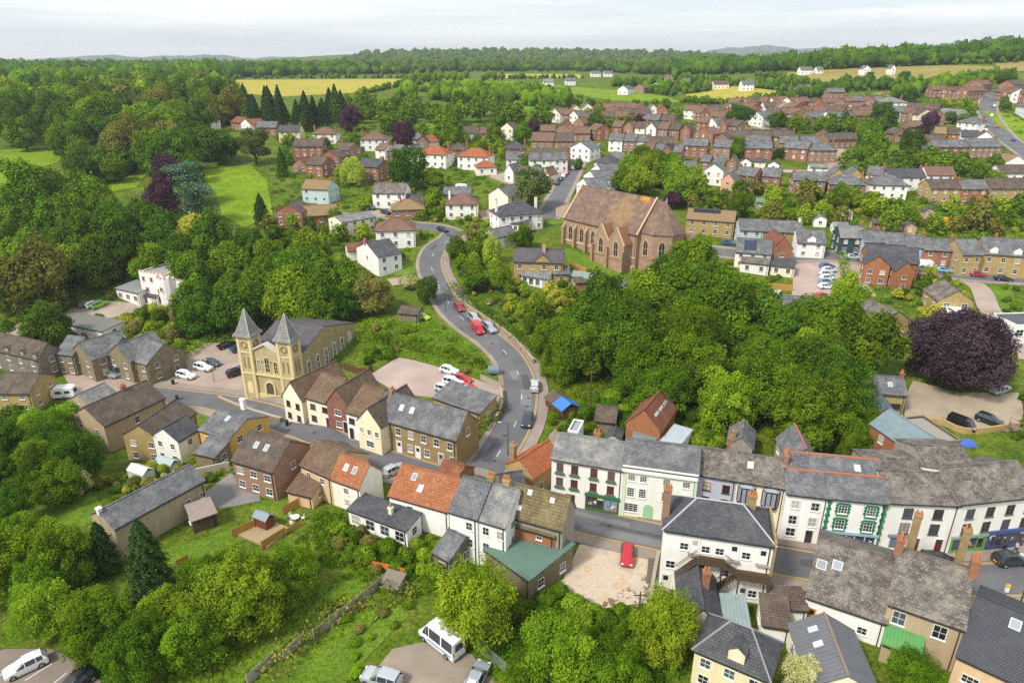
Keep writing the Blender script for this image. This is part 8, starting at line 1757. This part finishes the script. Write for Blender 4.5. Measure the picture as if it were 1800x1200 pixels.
b.mesh(vv, [(j * (NN + 1) + i, j * (NN + 1) + i + 1, (j + 1) * (NN + 1) + i + 1, (j + 1) * (NN + 1) + i) for j in range(NN) for i in range(NN)]); o = b.build('tarpaulin', plain('4a66b8', .5)); o.location = a_; tag(o, 'crumpled blue tarpaulin beside the flat stone garage', 'tarpaulin')
# metal water tank, yellow store, wheelie bins
a_ = hit(868, 658); r = empty('storage_tank', a_); tag(r, 'rounded grey oil tank beside the upper car park', 'tank'); b = MB(); b.tube([(-1.2, 0, 1), (-1.1, 0, 1), (1.1, 0, 1), (1.2, 0, 1)], [.6, .95, .95, .6], 14); b.build('tank', plain('75828a', .5), r); b = MB(); b.box(-1, -.7, -.7, .7, 0, .35); b.box(.7, 1, -.7, .7, 0, .35); b.build('stand', plain('8a8880'), r)
a_ = hit(1646, 396); r = empty('yellow_container', a_, R(-15)); tag(r, 'bright yellow storage container in the right gardens', 'container'); b = MB(); b.box(-3, 3, -1.25, 1.25, 0, 2.5); b.build('body', plain('d8a020'), r); b = MB(); [b.box(-2.9 + k * .5, -2.7 + k * .5, -1.29, -1.252, .1, 2.4) for k in range(12)]; b.build('ribs', plain('c08c18'), r); b = MB(); b.box(3.002, 3.05, -1.2, -.02, .1, 2.4); b.box(3.002, 3.05, .02, 1.2, .1, 2.4); b.build('door', plain('b88414'), r)
BIN = [(312, 703, '2a3a2e', 'dark green wheelie bin by the street corner'), (305, 676, '22242a', 'black wheelie bin by the chapel grass'), (415, 838, '2f5a4a', 'green wheelie bin beside the brick house'), (1424, 1112, '23252a', 'black wheelie bin in the yard of the white building'), (505, 748, '2a2c30', 'black wheelie bin by the cream gabled house')]
for x, y, h_, lb in BIN:
    a_ = hit(x, y); r = empty('wheelie_bin', a_, .4); tag(r, lb, 'bin', 'wheelie bins'); b = MB(); b.mesh([(-.24, -.28, .05), (.24, -.28, .05), (.24, .28, .05), (-.24, .28, .05), (-.3, -.36, 1.0), (.3, -.36, 1.0), (.3, .36, 1.0), (-.3, .36, 1.0)], [(3, 2, 1, 0), (4, 5, 6, 7), (0, 1, 5, 4), (1, 2, 6, 5), (2, 3, 7, 6), (3, 0, 4, 7)]); b.build('body', flat(h_), r); b = MB(); b.box(-.32, .32, -.38, .4, 1.002, 1.08); b.build('lid', flat(h_), r)
    for s in (-1, 1): b = MB(); b.tube([(s * .28, .3, .12), (s * .22, .3, .12)], .12, 8); b.build('wheel', TYRE, r)
# ------------------------------------------------------------------ street furniture
def lamp(px, py, hgt, label, arm=1.2, rz_=0.0, hexs='7a8084'):
    a = hit(px, py); r = empty('street_lamp', a, rz_); tag(r, label, 'street lamp', 'street lamps'); b = MB(); b.tube([(0, 0, -.2), (0, 0, 1.2), (0, 0, hgt)], [.1, .08, .05], 7); b.build('post', plain(hexs), r)
    b = MB(); b.tube([(0, 0, hgt - .05), (arm * .6, 0, hgt + .15), (arm, 0, hgt + .2)], .04, 5); b.build('arm', plain(hexs), r); b = MB(); b.box(arm - .15, arm + .45, -.12, .12, hgt + .12, hgt + .26); b.build('lamp_head', plain('b4b8ba'), r)
for x, y, h_, rz_, lb in ((869, 577, 6, R(200), 'grey street lamp above the hill road hedge'), (808, 733, 6, R(20), 'pale street lamp beside the stone terrace gable'), (783, 548, 6, R(200), 'grey street lamp beside the dark red hatchback'), (307, 655, 5, R(60), 'thin street lamp at the chapel car park entrance'), (377, 672, 5, R(160), 'street lamp in the chapel car park'), (893, 800, 6, R(180), 'dark street lamp at the junction'), (1220, 900, 6, R(-90), 'street lamp in front of the pale blue house'), (1793, 1060, 6, R(120), 'black street lamp on the high street corner'), (960, 320, 6, 0, 'street lamp on the sloping street'), (1700, 480, 6, R(90), 'street lamp on the far road by the stone terrace')): lamp(x, y, h_, lb, rz_=rz_, hexs='3a3c3e' if 'dark' in lb or 'black' in lb else '7a8084')
def pole(px, py, hgt, label):
    a = hit(px, py); r = empty('telegraph_pole', a); tag(r, label, 'pole', 'telegraph poles'); b = MB(); b.tube([(0, 0, -.3), (0, 0, hgt)], [.13, .09], 7); b.build('pole', bark('6a5a48'), r); b = MB(); b.box(-.7, .7, -.05, .05, hgt - .5, hgt - .38); b.build('crossbar', bark('6a5a48'), r)
for x, y, lb in ((1117, 1140, 'bare wooden pole among the plot trees'), (1037, 720, 'wooden pole in the brambles behind the high street'), (905, 300, 'wooden pole by the white slate terrace'), (740, 375, 'wooden pole by the orange brick bungalow'), (430, 500, 'wooden pole in the left slope wood')): pole(x, y, 8, lb)
# A-board, planter tubs
a_ = hit(1764, 968); r = empty('a_board', a_, R(20)); tag(r, 'black folding pavement sign outside the blue shopfront', 'sign'); b = MB(); b.mesh([(-.3, -.25, 0), (.3, -.25, 0), (.3, 0, 1), (-.3, 0, 1), (-.3, .25, 0), (.3, .25, 0)], [(0, 1, 2, 3), (3, 2, 5, 4)]); b.build('board', flat('1c1c1e'), r); b = MB(); b.poly([(-.24, -.235, .12), (.24, -.235, .12), (.24, -.06, .85), (-.24, -.06, .85)]); b.build('panel', flat('3a3a3c'), r)
a_ = hit(1769, 1040); r = empty('bollard_light', a_); tag(r, 'white and yellow keep left bollard on the high street corner', 'bollard'); b = MB(); b.box(-.2, .2, -.12, .12, 0, .8); b.build('body', flat('eceae0'), r); b = MB(); b.box(-.22, .22, -.14, .14, .801, 1.1); b.build('top', flat('e0b020'), r)
# ------------------------------------------------------------------ pedestrians: skinned bodies
def person(px, py, rz_, top, legs, hair, label, stride=.22):
    a = hit(px, py); r = empty('person', a + Vector((0, 0, .13)), rz_); tag(r, label, 'person')
    J = [((0, 0, .95), .14), ((0, 0, 1.2), .13), ((0, .01, 1.42), .15), ((0, .01, 1.53), .06), ((0, .02, 1.66), .1), ((0, .02, 1.74), .08),
         ((.1, 0, .9), .1), ((.11, stride * .5, .5), .07), ((.11, stride * .6 - .12, .1), .05), ((.11, stride * .6 + .04, .05), .04), ((-.1, 0, .9), .1), ((-.11, -stride * .2, .5), .07), ((-.11, -stride, .12), .05), ((-.11, -stride + .15, .05), .04),
         ((.2, .0, 1.43), .065), ((.25, -.06, 1.16), .05), ((.24, .08, .93), .038), ((.24, .14, .86), .03), ((-.2, .0, 1.43), .065), ((-.25, .04, 1.16), .05), ((-.24, .16, .96), .038), ((-.24, .21, .9), .03)]
    E = [(0, 1), (1, 2), (2, 3), (3, 4), (4, 5), (0, 6), (6, 7), (7, 8), (8, 9), (0, 10), (10, 11), (11, 12), (12, 13), (2, 14), (14, 15), (15, 16), (16, 17), (2, 18), (18, 19), (19, 20), (20, 21)]
    me = bpy.data.meshes.new('body'); me.from_pydata([j[0] for j in J], E, []); o = link('body', me, r); m = o.modifiers.new('skin', 'SKIN')
    for i, s in enumerate(me.skin_vertices[0].data): s.radius = (J[i][1], J[i][1]); s.use_root = (i == 0)
    o.modifiers.new('sub', 'SUBSURF').levels = 1; o.modifiers['sub'].render_levels = 2
    g = NG('clothes'); tcn = g.n('ShaderNodeTexCoord'); sx = g.n('ShaderNodeSeparateXYZ'); g.l(tcn.outputs['Object'], sx.inputs[0])
    up = g.math('GREATER_THAN', sx.outputs[2], .97); hd = g.math('GREATER_THAN', sx.outputs[2], 1.5); ft = g.math('LESS_THAN', sx.outputs[2], .1)
    k = g.mix(up, lin(legs), lin(top)); k = g.mix(hd, k, lin('c8967a')); k = g.mix(ft, k, lin('1c1a1a')); g.col(k); g.rough(.8, .2); me.materials.append(g.m)
    bm = bmesh.new(); bmesh.ops.create_uvsphere(bm, u_segments=12, v_segments=8, radius=.115); [bm.verts.remove(v) for v in [v for v in bm.verts if v.co.z < -.05 and v.co.y > -.02]]
    hm = bpy.data.meshes.new('hair'); bm.to_mesh(hm); bm.free(); hm.materials.append(flat(hair, .7)); place('hair', hm, r, (0, .005, 1.69))
person(1021, 888, R(-80), 'c01c2c', '23252c', '2a1c14', 'person in a red top walking past the green shopfront'); person(1691, 975, R(60), 'e0c8cc', '6a5a6a', '8a6a4a', 'person in a pale top beside the black car'); person(1783, 972, R(-100), 'd8c4d0', '4a4656', '5a4030', 'person in a pale pink top outside the blue shopfront', .3)
# parking bay lines
for q in ([(22, 1168), (-10, 1196)], [(92, 1166), (44, 1196)], [(118, 1182), (88, 1206)]): c = line_px(q, 1.0); strip('bay_line', c, -.06, .06, LINE, .07, kind='structure', cols=1)
for k in range(7): c = line_px([(1437, 474 + k * 7.2), (1468, 474 + k * 7.2)], 2.0); strip('bay_line', c, -.05, .05, LINE, .07, kind='structure', cols=1)
# road repairs, covers and junction markings
rp = random.Random(5); PATCH = asphalt('58585b', .2); PATCH2 = asphalt('7d7c7c', .2)
for c_, par, k0, k1 in ((c_hill, rd_hill, 4, 60), (c_main, rd_main, 6, 100)):
    for q in range(9):
        i = rp.randint(k0, min(k1, len(c_) - 8)); L_ = rp.randint(2, 5); o_ = rp.uniform(-2.4, 1.2); strip('repair_patch', c_[i:i + L_ + 1], o_, o_ + rp.uniform(.7, 1.6), PATCH if q % 2 else PATCH2, .063 + .0012 * q, par, cols=1)
    for q in range(7):
        i = rp.randint(k0, min(k1, len(c_) - 8)); x, y = c_[i] + np.array([rp.uniform(-1.5, 1.5), rp.uniform(-1.5, 1.5)]); b = MB(); z = hz(x, y) + .079 + .002 * q; b.poly([(x + .33 * math.cos(t * .785), y + .33 * math.sin(t * .785), z) for t in range(8)]); b.build('drain_cover', flat('3a3a3c'), par)
for q, par in (([(832, 832), (876, 846)], rd_hill), ([(838, 838), (882, 852)], rd_hill)):
    c = line_px(q, .6); strip('give_way_line', c, -.1, .1, LINE, .08, par, cols=1, dash=(1, 1))
# ------------------------------------------------------------------ distant hills and haze
def far_hill(name, x0, x1, y, prof, hexs, depth=900):
    n = 60; rows = []
    xs = np.linspace(x0, x1, n); t = np.linspace(0, 1, n)
    hh = np.interp(t, np.linspace(0, 1, len(prof)), prof) + 6 * np.sin(t * 37) + 4 * np.sin(t * 91)
    b = MB()
    for k, (f, dy) in enumerate(((0, -depth), (.55, -depth * .5), (.9, -depth * .2), (1, 0), (.6, depth * .5), (0, depth))): rows.append([(x, y + dy, 20 + (h - 20) * f) for x, h in zip(xs, hh)])
    for r0, r1 in zip(rows, rows[1:]):
        for i in range(n - 1): b.poly([r0[i], r0[i + 1], r1[i + 1], r1[i]])
    o = b.build(name, grass(hexs, hexs, hexs, .05), None, True); o['kind'] = 'structure'
far_hill('hill', 1200, 3600, 5200, [40, 90, 120, 105, 130, 110, 60, 40], '3f5a34'); far_hill('hill', -3800, -1200, 6000, [60, 95, 80, 100, 70, 90, 60], '4a6040'); far_hill('hill', 1500, 4200, 7200, [60, 150, 190, 160, 175, 120, 60], '4a6040')
hb = MB(); hb.box(-9500, 9500, -300, 9600, -12, 260); hz_o = hb.build('haze', plain('ffffff')); hz_o['kind'] = 'stuff'; tag(hz_o, 'thin pale haze over the whole valley', 'haze')
hm_ = bpy.data.materials.new('haze'); hm_.use_nodes = True; t_ = hm_.node_tree; t_.nodes.clear(); o_ = t_.nodes.new('ShaderNodeOutputMaterial'); v_ = t_.nodes.new('ShaderNodeVolumePrincipled'); v_.inputs['Density'].default_value = .00012; v_.inputs['Color'].default_value = (.86, .92, 1, 1); v_.inputs['Anisotropy'].default_value = .2
t_.links.new(v_.outputs[0], o_.inputs['Volume']); hz_o.data.materials.clear(); hz_o.data.materials.append(hm_)
